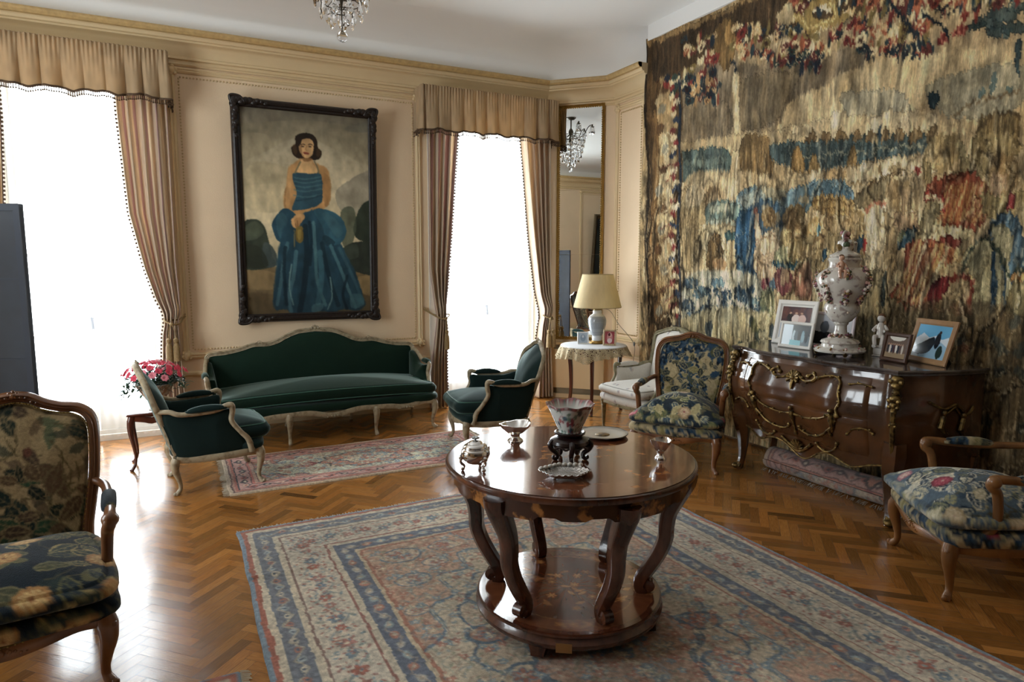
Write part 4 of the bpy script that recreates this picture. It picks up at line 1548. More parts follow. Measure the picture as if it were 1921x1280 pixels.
e b4563c 100 2768 724 10 32
e 24404c 100 2771 849 39 38
e e2d0a6 80 2771 849 16 15
e 24404c 100 2645 577 29 28
e e2d0a6 80 2645 577 12 11
e 6c2c2c 100 2432 508 23 21
e 3a1c1c 80 2432 508 9 8
e 7a6a3c 100 2452 718 14 42
e c9a878 100 2544 724 11 33
e e0cfa8 100 2410 757 35 32
e 3a1c1c 80 2410 757 14 13
e 6c2c2c 100 2671 692 10 33
e 1f3448 100 2461 529 30 27
e 3a1c1c 80 2461 529 12 11
e 24404c 100 2309 718 33 29
e 3a1c1c 80 2309 718 13 12
e 7a6a3c 100 2459 520 16 48
e 1f3448 100 2639 711 21 20
e 3a1c1c 80 2639 711 8 8
e 7a6a3c 100 2618 677 40 37
e 3a1c1c 80 2618 677 16 15
e e0cfa8 100 2313 670 48 43
e 3a1c1c 80 2313 670 19 17
e 6c2c2c 100 2760 859 38 37
e 3a1c1c 80 2760 859 15 15
e 1a2834 100 2421 816 7 22
e 26303c 100 2381 791 17 15
e 3a1c1c 80 2381 791 7 6
e 1a2834 100 2513 797 27 25
e 3a1c1c 80 2513 797 11 10
e 26303c 100 2638 849 18 17
e 3a1c1c 80 2638 849 7 7
e 1a2834 100 2367 734 20 18
e 3a1c1c 80 2367 734 8 7
e 1a2834 100 2343 725 22 20
e e2d0a6 80 2343 725 9 8
e 1a2834 100 2563 778 9 29
e 26303c 100 2612 792 19 18
e 3a1c1c 80 2612 792 8 7
e 8a2a28 100 2558 842 14 13
e 3a1c1c 80 2558 842 6 5
e 26303c 100 2611 842 25 24
e 3a1c1c 80 2611 842 10 10
e 26303c 100 2385 765 24 22
e e2d0a6 80 2385 765 10 9
e 8a2a28 100 2697 851 7 22
e 8a2a28 100 2466 762 8 23
e 26303c 100 2615 817 8 26
e 1a2834 100 2602 865 12 39
e 8a2a28 100 2372 787 9 26
e 8a2a28 100 2504 770 22 20
e 3a1c1c 80 2504 770 9 8
e 1a2834 100 2351 774 7 20
e 26303c 100 2540 791 9 28
e 1a2834 100 2573 785 18 16
e 3a1c1c 80 2573 785 7 7
e 7a2426 100 2146 529 19 16
e 3a1c1c 80 2146 529 8 7
e 1c2c34 100 2149 580 27 23
e 3a1c1c 80 2149 580 11 9
e 1c2c34 100 2131 596 35 30
e 3a1c1c 80 2131 596 14 12
e 8a7a50 100 2043 445 17 15
e e2d0a6 80 2043 445 7 6
e 7a2426 100 2252 676 28 25
e 3a1c1c 80 2252 676 11 10
e 7a2426 100 2054 478 11 31
e 7a2426 100 2049 573 16 44
e 7a2426 100 2127 549 20 17
e e2d0a6 80 2127 549 8 7
e 8a7a50 100 2257 485 19 16
e 3a1c1c 80 2257 485 7 6
e 7a2426 100 2242 507 25 22
e e2d0a6 80 2242 507 10 9
e 7a2426 100 2078 442 13 37
e 8a7a50 100 2170 493 13 38
e 7a2426 100 2104 583 31 27
e e2d0a6 80 2104 583 12 11
e 1c2c34 100 2049 608 16 46
e 1c2c34 100 2176 468 32 28
e e2d0a6 80 2176 468 13 11
e 7a2426 100 2206 652 32 28
e 3a1c1c 80 2206 652 13 11
e 8a7a50 100 2140 659 14 40
e 7a2426 100 2175 458 19 17
e 3a1c1c 80 2175 458 8 7
e 7a2426 100 2059 559 12 34
e 1c2c34 100 2129 564 26 22
e 3a1c1c 80 2129 564 10 9
e 7a2426 100 2211 560 17 15
e e2d0a6 80 2211 560 7 6
e 7a2426 100 2263 604 13 37
e 7a2426 100 2233 531 33 29
e 3a1c1c 80 2233 531 13 12
e 7a2426 100 2070 451 7 20
e 8a7a50 100 2085 514 16 14
e 3a1c1c 80 2085 514 6 5
e 7a2426 100 2149 509 14 39
e c9b489 100 2941 653 12 12
e 3a1c1c 80 2941 653 5 5
e 8a2a28 100 2858 659 9 31
e 1a2834 100 2851 669 13 13
e e2d0a6 80 2851 669 5 5
e c9b489 100 2885 623 7 25
e 1a2834 100 2863 622 25 25
e e2d0a6 80 2863 622 10 10
e 8a2a28 100 2951 624 7 24
e 8a2a28 100 3036 694 16 17
e 3a1c1c 80 3036 694 7 7
e c9b489 100 2793 618 7 23
e 1a2834 100 2893 604 17 17
e 3a1c1c 80 2893 604 7 7
e 1a2834 100 3038 657 9 31
e 8a2a28 100 2948 629 19 19
e 3a1c1c 80 2948 629 8 8
e 1a2834 100 2880 680 7 24
e 8a2a28 100 2953 636 7 24
e 8a2a28 100 2970 706 24 24
e 3a1c1c 80 2970 706 10 10
e c9b489 100 2899 604 13 13
e 3a1c1c 80 2899 604 5 5
e 8a2a28 100 2851 622 19 19
e e2d0a6 80 2851 622 8 7
e 1a2834 100 2845 630 21 21
e 3a1c1c 80 2845 630 8 8
e 1a2834 100 2918 649 14 14
e 3a1c1c 80 2918 649 6 6
e c9b489 100 2890 660 19 19
e 3a1c1c 80 2890 660 8 8
e c9b489 100 2780 563 6 20
e 1a2834 100 2819 629 15 15
e e2d0a6 80 2819 629 6 6
e 1a2834 100 3039 678 25 26
e 3a1c1c 80 3039 678 10 10
e 8a2a28 100 2966 702 11 36
e c9b489 100 2780 580 23 22
e 3a1c1c 80 2780 580 9 9
e 8a2a28 100 2806 598 25 24
e 3a1c1c 80 2806 598 10 10
e 8a2a28 100 3039 713 12 41
e e0cfa8 100 1972 304 36 30
e 3a1c1c 80 1972 304 14 12
e d9c79c 100 2184 358 11 30
e 8f2a2c 100 1738 279 20 52
e d9c79c 100 1975 341 41 34
e 3a1c1c 80 1975 341 17 14
e 8f2a2c 100 1702 282 23 60
e 1f3448 100 2053 258 40 34
e e2d0a6 80 2053 258 16 14
e 6c2c2c 100 1972 247 52 43
e e2d0a6 80 1972 247 21 17
e 7a6a3c 100 1880 205 24 20
e 3a1c1c 80 1880 205 10 8
e c9a878 100 1743 171 55 44
e 3a1c1c 80 1743 171 22 18
e e0cfa8 100 1820 326 36 29
e 3a1c1c 80 1820 326 14 12
e 7a6a3c 100 2038 254 14 40
e c9a878 100 1681 175 29 23
e 3a1c1c 80 1681 175 12 9
e 6c2c2c 100 1979 292 28 23
e e2d0a6 80 1979 292 11 9
e 24404c 100 2163 340 24 21
e 3a1c1c 80 2163 340 10 8
e 7a6a3c 100 1860 352 25 67
e c9a878 100 1806 340 11 31
e b4563c 100 1958 188 21 59
e 1f3448 100 1719 145 11 30
e e0cfa8 100 2071 251 21 58
e 7a6a3c 100 1931 304 50 42
e 3a1c1c 80 1931 304 20 17
e 6c2c2c 100 1805 286 30 24
e e2d0a6 80 1805 286 12 10
e c9a878 100 2064 307 25 21
e 3a1c1c 80 2064 307 10 8
e 24404c 100 2145 329 44 38
e 3a1c1c 80 2145 329 18 15
e c9a878 100 1795 278 28 23
e e2d0a6 80 1795 278 11 9
e 1f3448 100 2067 239 22 61
e e0cfa8 100 1680 145 15 39
e d9c79c 100 1863 261 12 32
e 6c2c2c 100 1968 256 18 50
e b4563c 100 1690 94 48 38
e 3a1c1c 80 1690 94 19 15
e 7a6a3c 100 2084 326 31 26
e 3a1c1c 80 2084 326 12 10
e d9c79c 100 2033 360 45 38
e 3a1c1c 80 2033 360 18 15
e 24404c 100 2119 421 22 62
e 24404c 100 1995 202 15 42
e c9a878 100 1717 119 57 45
e e2d0a6 80 1717 119 23 18
e e0cfa8 100 1934 327 36 30
e 3a1c1c 80 1934 327 15 12
e c9a878 100 2146 258 16 44
e e0cfa8 100 2122 342 13 37
e 1f3448 100 1877 297 39 32
e 3a1c1c 80 1877 297 16 13
e 1f3448 100 2256 387 29 25
e 3a1c1c 80 2256 387 12 10
e 1f3448 100 1962 351 22 61
e d9c79c 100 2050 281 12 33
e c9a878 100 2231 290 21 60
e 7a6a3c 100 1787 219 53 43
e 3a1c1c 80 1787 219 22 17
e e0cfa8 100 2016 341 32 26
e 3a1c1c 80 2016 341 13 11
e 7a6a3c 100 2070 360 17 49
e d9c79c 100 2171 265 15 41
e d9c79c 100 2161 309 43 37
e 3a1c1c 80 2161 309 17 15
e b4563c 100 1747 224 55 44
e 3a1c1c 80 1747 224 22 18
e 8f2a2c 100 1982 230 45 37
e 3a1c1c 80 1982 230 18 15
e 6c2c2c 100 1829 302 46 37
e e2d0a6 80 1829 302 18 15
e 1f3448 100 2155 332 24 20
e e2d0a6 80 2155 332 9 8
e 8f2a2c 100 1761 211 36 29
e e2d0a6 80 1761 211 15 12
e e0cfa8 100 2186 451 30 26
e 3a1c1c 80 2186 451 12 10
e c9a878 100 2224 434 26 23
e e2d0a6 80 2224 434 11 9
e b4563c 100 2283 404 27 24
e 3a1c1c 80 2283 404 11 10
e b4563c 100 1998 207 38 32
e 3a1c1c 80 1998 207 15 13
e c9a878 100 1696 265 18 46
e d9c79c 100 2024 347 36 30
e e2d0a6 80 2024 347 14 12
e e0cfa8 100 2015 342 50 42
e e2d0a6 80 2015 342 20 17
e 6c2c2c 100 1728 151 43 34
e e2d0a6 80 1728 151 17 14
e b4563c 100 2801 530 10 32
e e0cfa8 100 2696 416 36 35
e e2d0a6 80 2696 416 15 14
e e0cfa8 100 2967 488 11 38
e 1f3448 100 2529 419 22 21
e 3a1c1c 80 2529 419 9 8
e 8f2a2c 100 2735 545 41 40
e e2d0a6 80 2735 545 17 16
e 24404c 100 2550 514 20 63
e b4563c 100 2743 404 40 39
e e2d0a6 80 2743 404 16 16
e 6c2c2c 100 3166 637 32 34
e 3a1c1c 80 3166 637 13 14
e 24404c 100 2912 533 30 30
e 3a1c1c 80 2912 533 12 12
e 7a6a3c 100 2513 459 14 42
e c9a878 100 3000 602 10 34
e 6c2c2c 100 2697 477 11 34
e 8f2a2c 100 3136 529 20 21
e 3a1c1c 80 3136 529 8 8
e 6c2c2c 100 3063 516 9 32
e e0cfa8 100 2595 412 29 27
e 3a1c1c 80 2595 412 12 11
e 7a6a3c 100 2779 432 29 28
e e2d0a6 80 2779 432 12 11
e e0cfa8 100 2567 520 20 62
e 8f2a2c 100 2509 449 46 42
e e2d0a6 80 2509 449 18 17
e 6c2c2c 100 2499 456 22 20
e e2d0a6 80 2499 456 9 8
e 8f2a2c 100 3256 659 33 36
e e2d0a6 80 3256 659 13 14
e 6c2c2c 100 2596 347 33 31
e 3a1c1c 80 2596 347 13 12
e d9c79c 100 2992 555 27 27
e 3a1c1c 80 2992 555 11 11
e e0cfa8 100 2660 524 17 53
e 8f2a2c 100 2604 378 17 53
e 1f3448 100 3164 611 20 21
e 3a1c1c 80 3164 611 8 8
e 7a6a3c 100 2892 574 35 35
e e2d0a6 80 2892 574 14 14
e 6c2c2c 100 3182 686 10 36
e 8f2a2c 100 3039 594 14 48
e c9a878 100 2320 228 48 43
e e2d0a6 80 2320 228 19 17
e b4563c 100 2698 380 11 34
e e0cfa8 100 3090 635 13 46
e 24404c 100 2858 558 14 47
e b4563c 100 2674 368 10 32
e 24404c 100 2639 482 13 41
e d9c79c 100 2810 490 19 19
e 3a1c1c 80 2810 490 8 8
e 1f3448 100 3158 549 7 25
e 24404c 100 2597 365 27 26
e 3a1c1c 80 2597 365 11 10
e 6c2c2c 100 3176 599 25 26
e e2d0a6 80 3176 599 10 11
e 8f2a2c 100 2570 409 19 59
e 24404c 100 2863 572 30 30
e 3a1c1c 80 2863 572 12 12
e 7a6a3c 100 2414 378 31 28
e 3a1c1c 80 2414 378 12 11
e 7a6a3c 100 2821 478 22 22
e e2d0a6 80 2821 478 9 9
e 24404c 100 2445 372 19 59
e 24404c 100 3207 659 31 34
e e2d0a6 80 3207 659 13 13
e 8f2a2c 100 2457 326 44 40
e e2d0a6 80 2457 326 18 16
e 7a6a3c 100 2739 501 27 26
e 3a1c1c 80 2739 501 11 10
e d9c79c 100 3214 701 8 30
e 6c2c2c 100 2583 521 43 40
e e2d0a6 80 2583 521 17 16
e 7a6a3c 100 3047 626 33 34
e 3a1c1c 80 3047 626 13 14
e 8f2a2c 100 3158 670 12 43
e 1f3448 100 3097 545 14 48
e 7a6a3c 100 2501 326 16 48
e e0cfa8 100 3183 608 26 28
e e2d0a6 80 3183 608 10 11
e 6c2c2c 100 2968 615 13 42
e 24404c 100 2686 528 19 60
e d9c79c 100 3124 523 26 27
e e2d0a6 80 3124 523 10 11
e 24404c 100 3225 681 26 28
e 3a1c1c 80 3225 681 10 11
e b4563c 100 2380 442 11 31
e 8f2a2c 100 2381 255 22 64
e 8f2a2c 100 2996 579 30 30
e e2d0a6 80 2996 579 12 12
e b4563c 100 2943 541 27 27
e 3a1c1c 80 2943 541 11 11
e b4563c 100 2556 325 45 42
e e2d0a6 80 2556 325 18 17
e 7a6a3c 100 3202 614 18 19
e 3a1c1c 80 3202 614 7 8
e c9a878 100 2595 363 32 30
e e2d0a6 80 2595 363 13 12
e 24404c 100 3054 557 33 34
e e2d0a6 80 3054 557 13 14
e 6c2c2c 100 2673 534 16 50
e d9c79c 100 2662 402 40 38
e 3a1c1c 80 2662 402 16 15
e c9a878 100 2599 395 23 21
e 3a1c1c 80 2599 395 9 9
e 7a6a3c 100 2682 386 13 41
e b4563c 100 2687 561 43 41
e 3a1c1c 80 2687 561 17 16
e b4563c 100 2945 625 31 31
e e2d0a6 80 2945 625 12 13
e 24404c 100 2451 340 10 30
e 6c2c2c 100 2863 587 9 30
e 7a6a3c 100 3109 699 19 20
e 3a1c1c 80 3109 699 8 8
e 1f3448 100 3124 562 10 34
e 7a6a3c 100 2525 335 33 30
e 3a1c1c 80 2525 335 13 12
e 1f3448 100 2787 465 24 23
e e2d0a6 80 2787 465 10 9
e b4563c 100 2827 540 12 39
e 7a6a3c 100 2325 418 33 30
e e2d0a6 80 2325 418 13 12
e 24404c 100 2469 454 17 50
e d9c79c 100 2753 549 9 29
e c9a878 100 2626 366 39 37
e e2d0a6 80 2626 366 16 15
e 1f3448 100 2625 352 10 33
e 6c2c2c 100 3150 697 32 34
e 3a1c1c 80 3150 697 13 14
e c9a878 100 2530 477 19 58
e c9a878 100 2861 600 29 29
e e2d0a6 80 2861 600 12 12
e 8f2a2c 100 2892 599 12 41
e 24404c 100 2815 475 20 20
e e2d0a6 80 2815 475 8 8
e 6c2c2c 100 2784 551 13 41
e d9c79c 100 2826 490 18 18
e e2d0a6 80 2826 490 7 7
e 1f3448 100 2944 645 11 36
e c9a878 100 2836 490 36 36
e e2d0a6 80 2836 490 15 14
e 7a6a3c 100 2960 528 25 25
e e2d0a6 80 2960 528 10 10
e c9a878 100 2428 434 17 52
e d9c79c 100 3231 655 26 28
e 3a1c1c 80 3231 655 10 11
e 8f2a2c 100 3250 717 13 45
e d9c79c 100 2891 570 36 36
e 3a1c1c 80 2891 570 15 15
e d9c79c 100 3054 575 37 38
e 3a1c1c 80 3054 575 15 15
e b4563c 100 2617 458 14 43
e 6c2c2c 100 2886 536 32 32
e 3a1c1c 80 2886 536 13 13
e d9c79c 100 2939 559 17 58
e 1f3448 100 2648 535 19 60
e 24404c 100 3226 668 35 37
e 3a1c1c 80 3226 668 14 15
e 1f3448 100 2582 327 20 61
e b4563c 100 2358 444 41 36
e 3a1c1c 80 2358 444 16 15
e c9a878 100 2531 312 38 35
e e2d0a6 80 2531 312 15 14
e e0cfa8 100 2473 320 16 48
e d9c79c 100 2656 384 15 49
e d9c79c 100 2795 486 21 20
e 3a1c1c 80 2795 486 8 8
e e0cfa8 100 2571 328 46 43
e e2d0a6 80 2571 328 18 17
e 1f3448 100 2757 461 23 22
e e2d0a6 80 2757 461 9 9
e c9a878 100 2495 408 16 49
e d9c79c 100 2650 463 20 19
e e2d0a6 80 2650 463 8 8
e c9a878 100 3038 513 35 36
e e2d0a6 80 3038 513 14 14
e e0cfa8 100 2877 472 36 36
e e2d0a6 80 2877 472 14 14
e 6c2c2c 100 2840 531 17 56
e 7a6a3c 100 2377 276 47 43
e e2d0a6 80 2377 276 19 17
e e0cfa8 100 2327 354 21 61
e 6c2c2c 100 2516 385 11 35
e 6c2c2c 100 3175 539 8 29
e 6c2c2c 100 2524 388 42 39
e e2d0a6 80 2524 388 17 16
e 24404c 100 2366 272 10 30
e c9a878 100 3220 582 15 16
e 3a1c1c 80 3220 582 6 7
e d9c79c 100 2626 408 31 29
e 3a1c1c 80 2626 408 12 12
e 24404c 100 3012 635 11 38
e b4563c 100 2681 376 26 25
e e2d0a6 80 2681 376 10 10
e e0cfa8 100 2582 478 13 40
e e0cfa8 100 2720 400 42 40
e e2d0a6 80 2720 400 17 16
e 24404c 100 3188 615 13 47
e e0cfa8 100 3162 562 19 20
e e2d0a6 80 3162 562 8 8
e 1f3448 100 2774 499 19 19
e 3a1c1c 80 2774 499 8 8
e d9c79c 100 2715 430 42 40
e 3a1c1c 80 2715 430 17 16
e 24404c 100 2380 313 22 19
e 3a1c1c 80 2380 313 9 8
e c9a878 100 2631 406 13 40
e 1f3448 100 2510 378 45 42
e e2d0a6 80 2510 378 18 17
e 1f3448 100 3109 651 10 34
e d9c79c 100 3092 629 7 26
e d9c79c 100 3139 593 36 38
e 3a1c1c 80 3139 593 14 15
e b4563c 100 2388 408 20 61
e b4563c 100 2944 592 12 40
e 7c2023 100 2861 812 38 38
s c2645a 100 10 2847 776 2843 807 2855 841
s c2645a 100 10 2868 783 2876 817 2873 846
e 7c2023 100 2959 784 34 35
s c2645a 100 10 2945 752 2942 779 2952 809
s c2645a 100 10 2965 758 2973 788 2969 814
e 7c2023 100 2932 797 23 23
s c2645a 100 10 2919 776 2914 792 2924 811
s c2645a 100 10 2939 782 2946 802 2942 816
s a08448 100 50 1770 329 1908 459 2091 448 2023 326 1898 301 1882 382 1991 468 2188 462
s d0b878 100 15 1770 322 1907 449 2090 441 2023 322
b c9b48a 95 1584 270 1720 243 1772 365 1684 392 1612 352
s 1a2a38 100 22 2678 797 2693 846 2669 885
s 1a2a38 100 22 2514 782 2555 831 2554 870
s 1a2a38 100 22 2334 700 2377 756 2377 800
s 1a2a38 100 22 1790 654 1830 705 1817 741
s 1a2a38 100 22 1137 503 1200 558 1197 597
s 1a2a38 100 22 2475 461 2632 656 2743 830
s 1a2a38 100 22 2729 634 2828 723 2889 799"""
PORTRAIT_ART = """b c0b9a6 50 -40 753 385 667 806 731 1234 641 1223 1040 796 1004 140 1124 -36 1012
b b4ab94 50 171 488 464 570 393 894 60 899 37 640
b 8c8774 35 0 -9 1190 1 1198 446 840 327 516 249 -9 496
b 7d7a76 50 17 8 565 -13 1189 20 1146 99 560 98 9 169
b a8a190 50 3 277 238 246 288 354 65 456
b 74777a 55 845 730 969 610 1113 527 1237 513 1227 880 919 904
b 6d7374 50 945 131 1148 51 1210 19 1206 134 1024 164
b 7c6a50 100 -3 1408 182 1401 504 1435 902 1431 1211 1467 1220 1944 -29 1908
b 9a8362 70 13 1446 273 1470 342 1608 115 1622 6 1580
b 5c4d38 60 2 1657 690 1718 1205 1693 1220 1944 -11 1909
b ab9066 60 1022 1524 1210 1528 1205 1693 1080 1669
b 34413a 100 19 1049 128 992 199 1048 231 1162 261 1315 275 1412 0 1418
b 4b5b50 80 33 1068 127 1011 197 1086 138 1162 27 1181
b 3c5058 90 192 1200 282 1258 295 1403 182 1401
b 2a332c 70 10 1237 153 1238 219 1411 0 1412
b 2c3a34 100 1062 882 1126 802 1198 820 1202 1202 1115 1181 1034 1141 1006 1042
b 45544a 80 900 885 1002 854 1038 1002 991 1201 909 1221 884 1043
b 2c3835 100 887 1261 1032 1181 1197 1222 1211 1487 1024 1464 903 1401
b 3c4c48 80 908 1241 1032 1201 1049 1322 925 1341
b 2a1d15 100 497 250 536 220 593 208 659 223 690 277 694 324 725 361 715 418 660 445 584 433 527 440 475 410 459 345 494 316
b 4a3524 80 465 345 494 316 510 380 490 409
b 4a3524 80 694 334 721 367 700 413 674 391
b b98a5e 100 542 435 638 431 659 468 736 488 783 530 794 616 798 731 795 809 721 888 602 929 524 968 463 1036 408 989 383 913 378 818 403 666 428 534 472 485
b d0a77c 100 549 444 622 441 651 487 696 533 656 563 521 564 496 531 525 483
b 8a5e3c 80 556 431 632 427 621 454 568 460
b a87a50 70 733 560 802 615 795 809 746 859 735 733
b 8c6440 70 385 742 421 703 424 893 392 913
b c99b70 70 427 552 460 570 442 741 420 893 391 856 406 704
b cda47c 100 529 305 553 270 610 254 652 276 659 326 643 389 607 427 573 428 540 398 527 351
b b07f58 70 528 323 548 304 552 382 569 419 540 398
b 2a1d15 100 521 305 538 248 612 225 668 250 677 325 658 298 639 261 582 257 547 281 529 333
s 3a241a 100 8 547 315 562 308 579 313
s 3a241a 100 8 610 310 628 303 644 310
s 2c1b14 100 10 552 330 567 329
s 2c1b14 100 10 615 326 632 326
s a87850 100 8 592 320 585 354 596 361
s 8c2f2c 100 12 569 389 588 384 609 389
s 6c2220 100 6 570 392 607 393
b 24506a 100 468 573 540 563 617 568 695 558 721 589 727 733 716 811 663 860 565 891 469 902 446 893 473 816 494 758 485 701 462 626
s 4a7c90 60 12 478 607 576 619 717 588
s 4a7c90 60 12 476 641 575 653 715 622
s 4a7c90 60 12 475 679 573 691 714 661
s 4a7c90 60 12 473 717 572 730 713 699
s 4a7c90 60 12 471 768 570 781 711 751
s 16384e 70 12 488 816 608 794 718 753
s 6c6a58 100 12 483 569 512 512 537 464
s 6c6a58 100 12 695 558 685 505 660 453
b 1d4a66 100 365 894 449 912 522 1007 553 1181 473 1259 380 1200 314 1181 275 1085 275 1009
b 3c7188 40 304 990 364 923 407 1008 381 1162 325 1143
b 123246 60 406 1046 480 1084 456 1200 381 1181
b 1a4560 100 407 1008 643 889 721 888 836 1004 870 1161 946 1321 1042 1525 1099 1731 1109 1793 1033 1842 888 1826 785 1863 685 1839 565 1864 447 1869 353 1806 258 1793 278 1509 321 1239
b 235a78 100 642 899 760 887 878 944 938 1062 911 1161 848 1211 750 1181 715 1044
b 3b6c84 45 720 917 837 965 903 1082 851 1142 775 1044
b 16384e 70 732 1122 829 1181 788 1221 709 1201
s 3a6e88 85 30 399 1200 352 1394 324 1588 287 1764
s 3d7590 85 35 472 1278 444 1493 396 1689 410 1828
s 0f2a3c 85 50 559 1045 568 1298 536 1594 488 1831
s 40788f 85 30 638 1006 646 1299 656 1557 728 1780
s 123246 85 40 709 1201 742 1399 794 1620 849 1784
s 3f7a94 85 30 788 1221 862 1401 937 1604 1013 1811
s 2c607c 85 30 868 1241 943 1402 1039 1627 1087 1772
s 102c40 85 30 599 1006 611 1201 593 1397
s 102c40 85 30 378 1239 362 1394 362 1589 374 1767
s 2f6a86 85 50 687 1280 697 1518 658 1757
s 102c40 85 25 940 1503 893 1684 930 1818
s 6a9fb0 85 12 777 1519 791 1701 746 1821
s 6a9fb0 85 12 428 1395 401 1590 432 1769
b 3c7890 70 975 1686 1079 1689 1097 1783 1012 1821 962 1788
b 5590a6 50 608 1776 708 1759 686 1829 605 1846
b c79a70 100 437 988 486 940 544 929 558 968 522 1016 501 1055 462 1061 440 1031
b a87850 60 465 988 524 968 505 1049 474 1053
s 7c5030 100 6 472 1007 478 1050
s 7c5030 100 6 492 996 493 1046
b 7a6838 100 481 1055 536 1049 543 1142 524 1193 483 1191 470 1142
b a4904c 70 492 1084 523 1080 515 1162 492 1162
s 8a7a50 100 8 461 1084 459 1230"""

def replay(pt, art):
    for ln in art.split('\n'):
        t = ln.split(' '); k, c, al = t[0], t[1], int(t[2])/100; n = 4 if k == 's' else 3
        v = np.array(t[n:], float).reshape(-1, 2)/1000
        if k == 'b': pt.blob(v, c, al)
        elif k == 'p': pt.poly(v, c, al)
        elif k == 'e': pt.ell(*v[0], *v[1], c, 0, al)
        else: pt.stroke(v, int(t[3])/1000, c, al)
def tapestry():
    w, h = 4.15, 3.64; pt = Paint(w, h, .0075, 'b39b74'); pt.shade = (22, 3.2, .8, .7); replay(pt, TAPESTRY_ART); pt.shade = None; k_ = int(3.38/.0075); n_ = pt.W-k_; pt.a[:, k_:] = pt.a[:, k_-n_:k_][:, ::-1]
    H_, W_ = pt.H, pt.W
    n = fbm(H_, W_, 26, 14, 3, 4)[..., None]; pt.a = np.clip(pt.a*(.72+.5*n), 0, 1)
    # figures, cloth and ground broken up by hatched weaving
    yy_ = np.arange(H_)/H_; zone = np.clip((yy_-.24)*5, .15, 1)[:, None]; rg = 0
    for sd, cy, cx, k_ in ((101, 60, 26, 1.), (111, 30, 12, .7), (121, 15, 6, .45)):   # drapery folds and leaf shapes: dark creases, with raking-light highlights painted on their left
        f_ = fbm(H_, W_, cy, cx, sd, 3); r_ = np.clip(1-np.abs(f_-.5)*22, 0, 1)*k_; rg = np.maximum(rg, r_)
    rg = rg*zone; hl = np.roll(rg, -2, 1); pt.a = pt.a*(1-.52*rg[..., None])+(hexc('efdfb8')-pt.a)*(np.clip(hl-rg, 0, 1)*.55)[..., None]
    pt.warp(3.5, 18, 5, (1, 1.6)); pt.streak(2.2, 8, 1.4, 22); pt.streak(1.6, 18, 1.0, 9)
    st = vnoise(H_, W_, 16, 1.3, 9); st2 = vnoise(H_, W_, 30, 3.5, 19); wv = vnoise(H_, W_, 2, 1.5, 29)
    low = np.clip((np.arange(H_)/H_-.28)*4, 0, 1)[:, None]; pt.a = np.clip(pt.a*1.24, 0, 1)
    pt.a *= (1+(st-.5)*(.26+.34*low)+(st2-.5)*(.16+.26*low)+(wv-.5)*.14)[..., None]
    sat = (vnoise(H_, W_, 18, 5, 31)-.5)[..., None]*np.array([.10, .02, -.10])*.9; pt.a = np.clip(pt.a+sat*pt.a, 0, 1); g_ = pt.a.mean(2, keepdims=True); pt.a = g_*hexc('fff0d8')+(pt.a-g_)*.58
    s_ = np.arange(W_)*pt.res; t_ = np.arange(H_)*pt.res
    SS, TT = np.meshgrid(s_, t_)
    drop = TT/h
    fold = .012*np.sin(SS*5.1+.7*np.sin(TT*1.3))+.008*np.sin(SS*11.3+1+.9*np.sin(TT*1.9))+.004*np.sin(SS*23+TT*2)
    fold = fold*(.25+.9*np.sin(np.clip(drop*1.25, 0, 1)*pi)*.8+.15)
    rip = (fbm(H_, W_, 9, 5, 41, 2)-.5)*.007*low-rg*.006 + (fbm(H_, W_, 60, 60, 43, 3)-.5)*.03
    X = 4.195-np.abs(.0)-fold-rip-.012*(1-np.clip(SS/.08, 0, 1))
    edge = (.018*np.sin(TT*2.3)+.012*np.sin(TT*5.1+1))*np.exp(-SS/.5)+.03*np.clip((TT-2.3)/1.3, 0, 1)*np.exp(-SS/.4)
    Y = 5.40-SS-edge; Z = 3.66-TT-.012*np.abs(np.sin(SS*pi/.42))*np.exp(-TT/.25)
    m = mat('woven_wool_tapestry', rough=.92, attr=True, var=.3, vscale=55, stretch=(1, 3.2, .55), sheen=.12, spec=.15, bump=.7, bscale=120, bstretch=(1, 2.2, .6), contrast=(.32, .62))
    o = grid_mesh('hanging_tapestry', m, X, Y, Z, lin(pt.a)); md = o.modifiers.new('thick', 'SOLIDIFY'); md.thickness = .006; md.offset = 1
    tag(o, 'huge faded figure tapestry with flower garland border covering the right wall', 'tapestry')
tapestry()
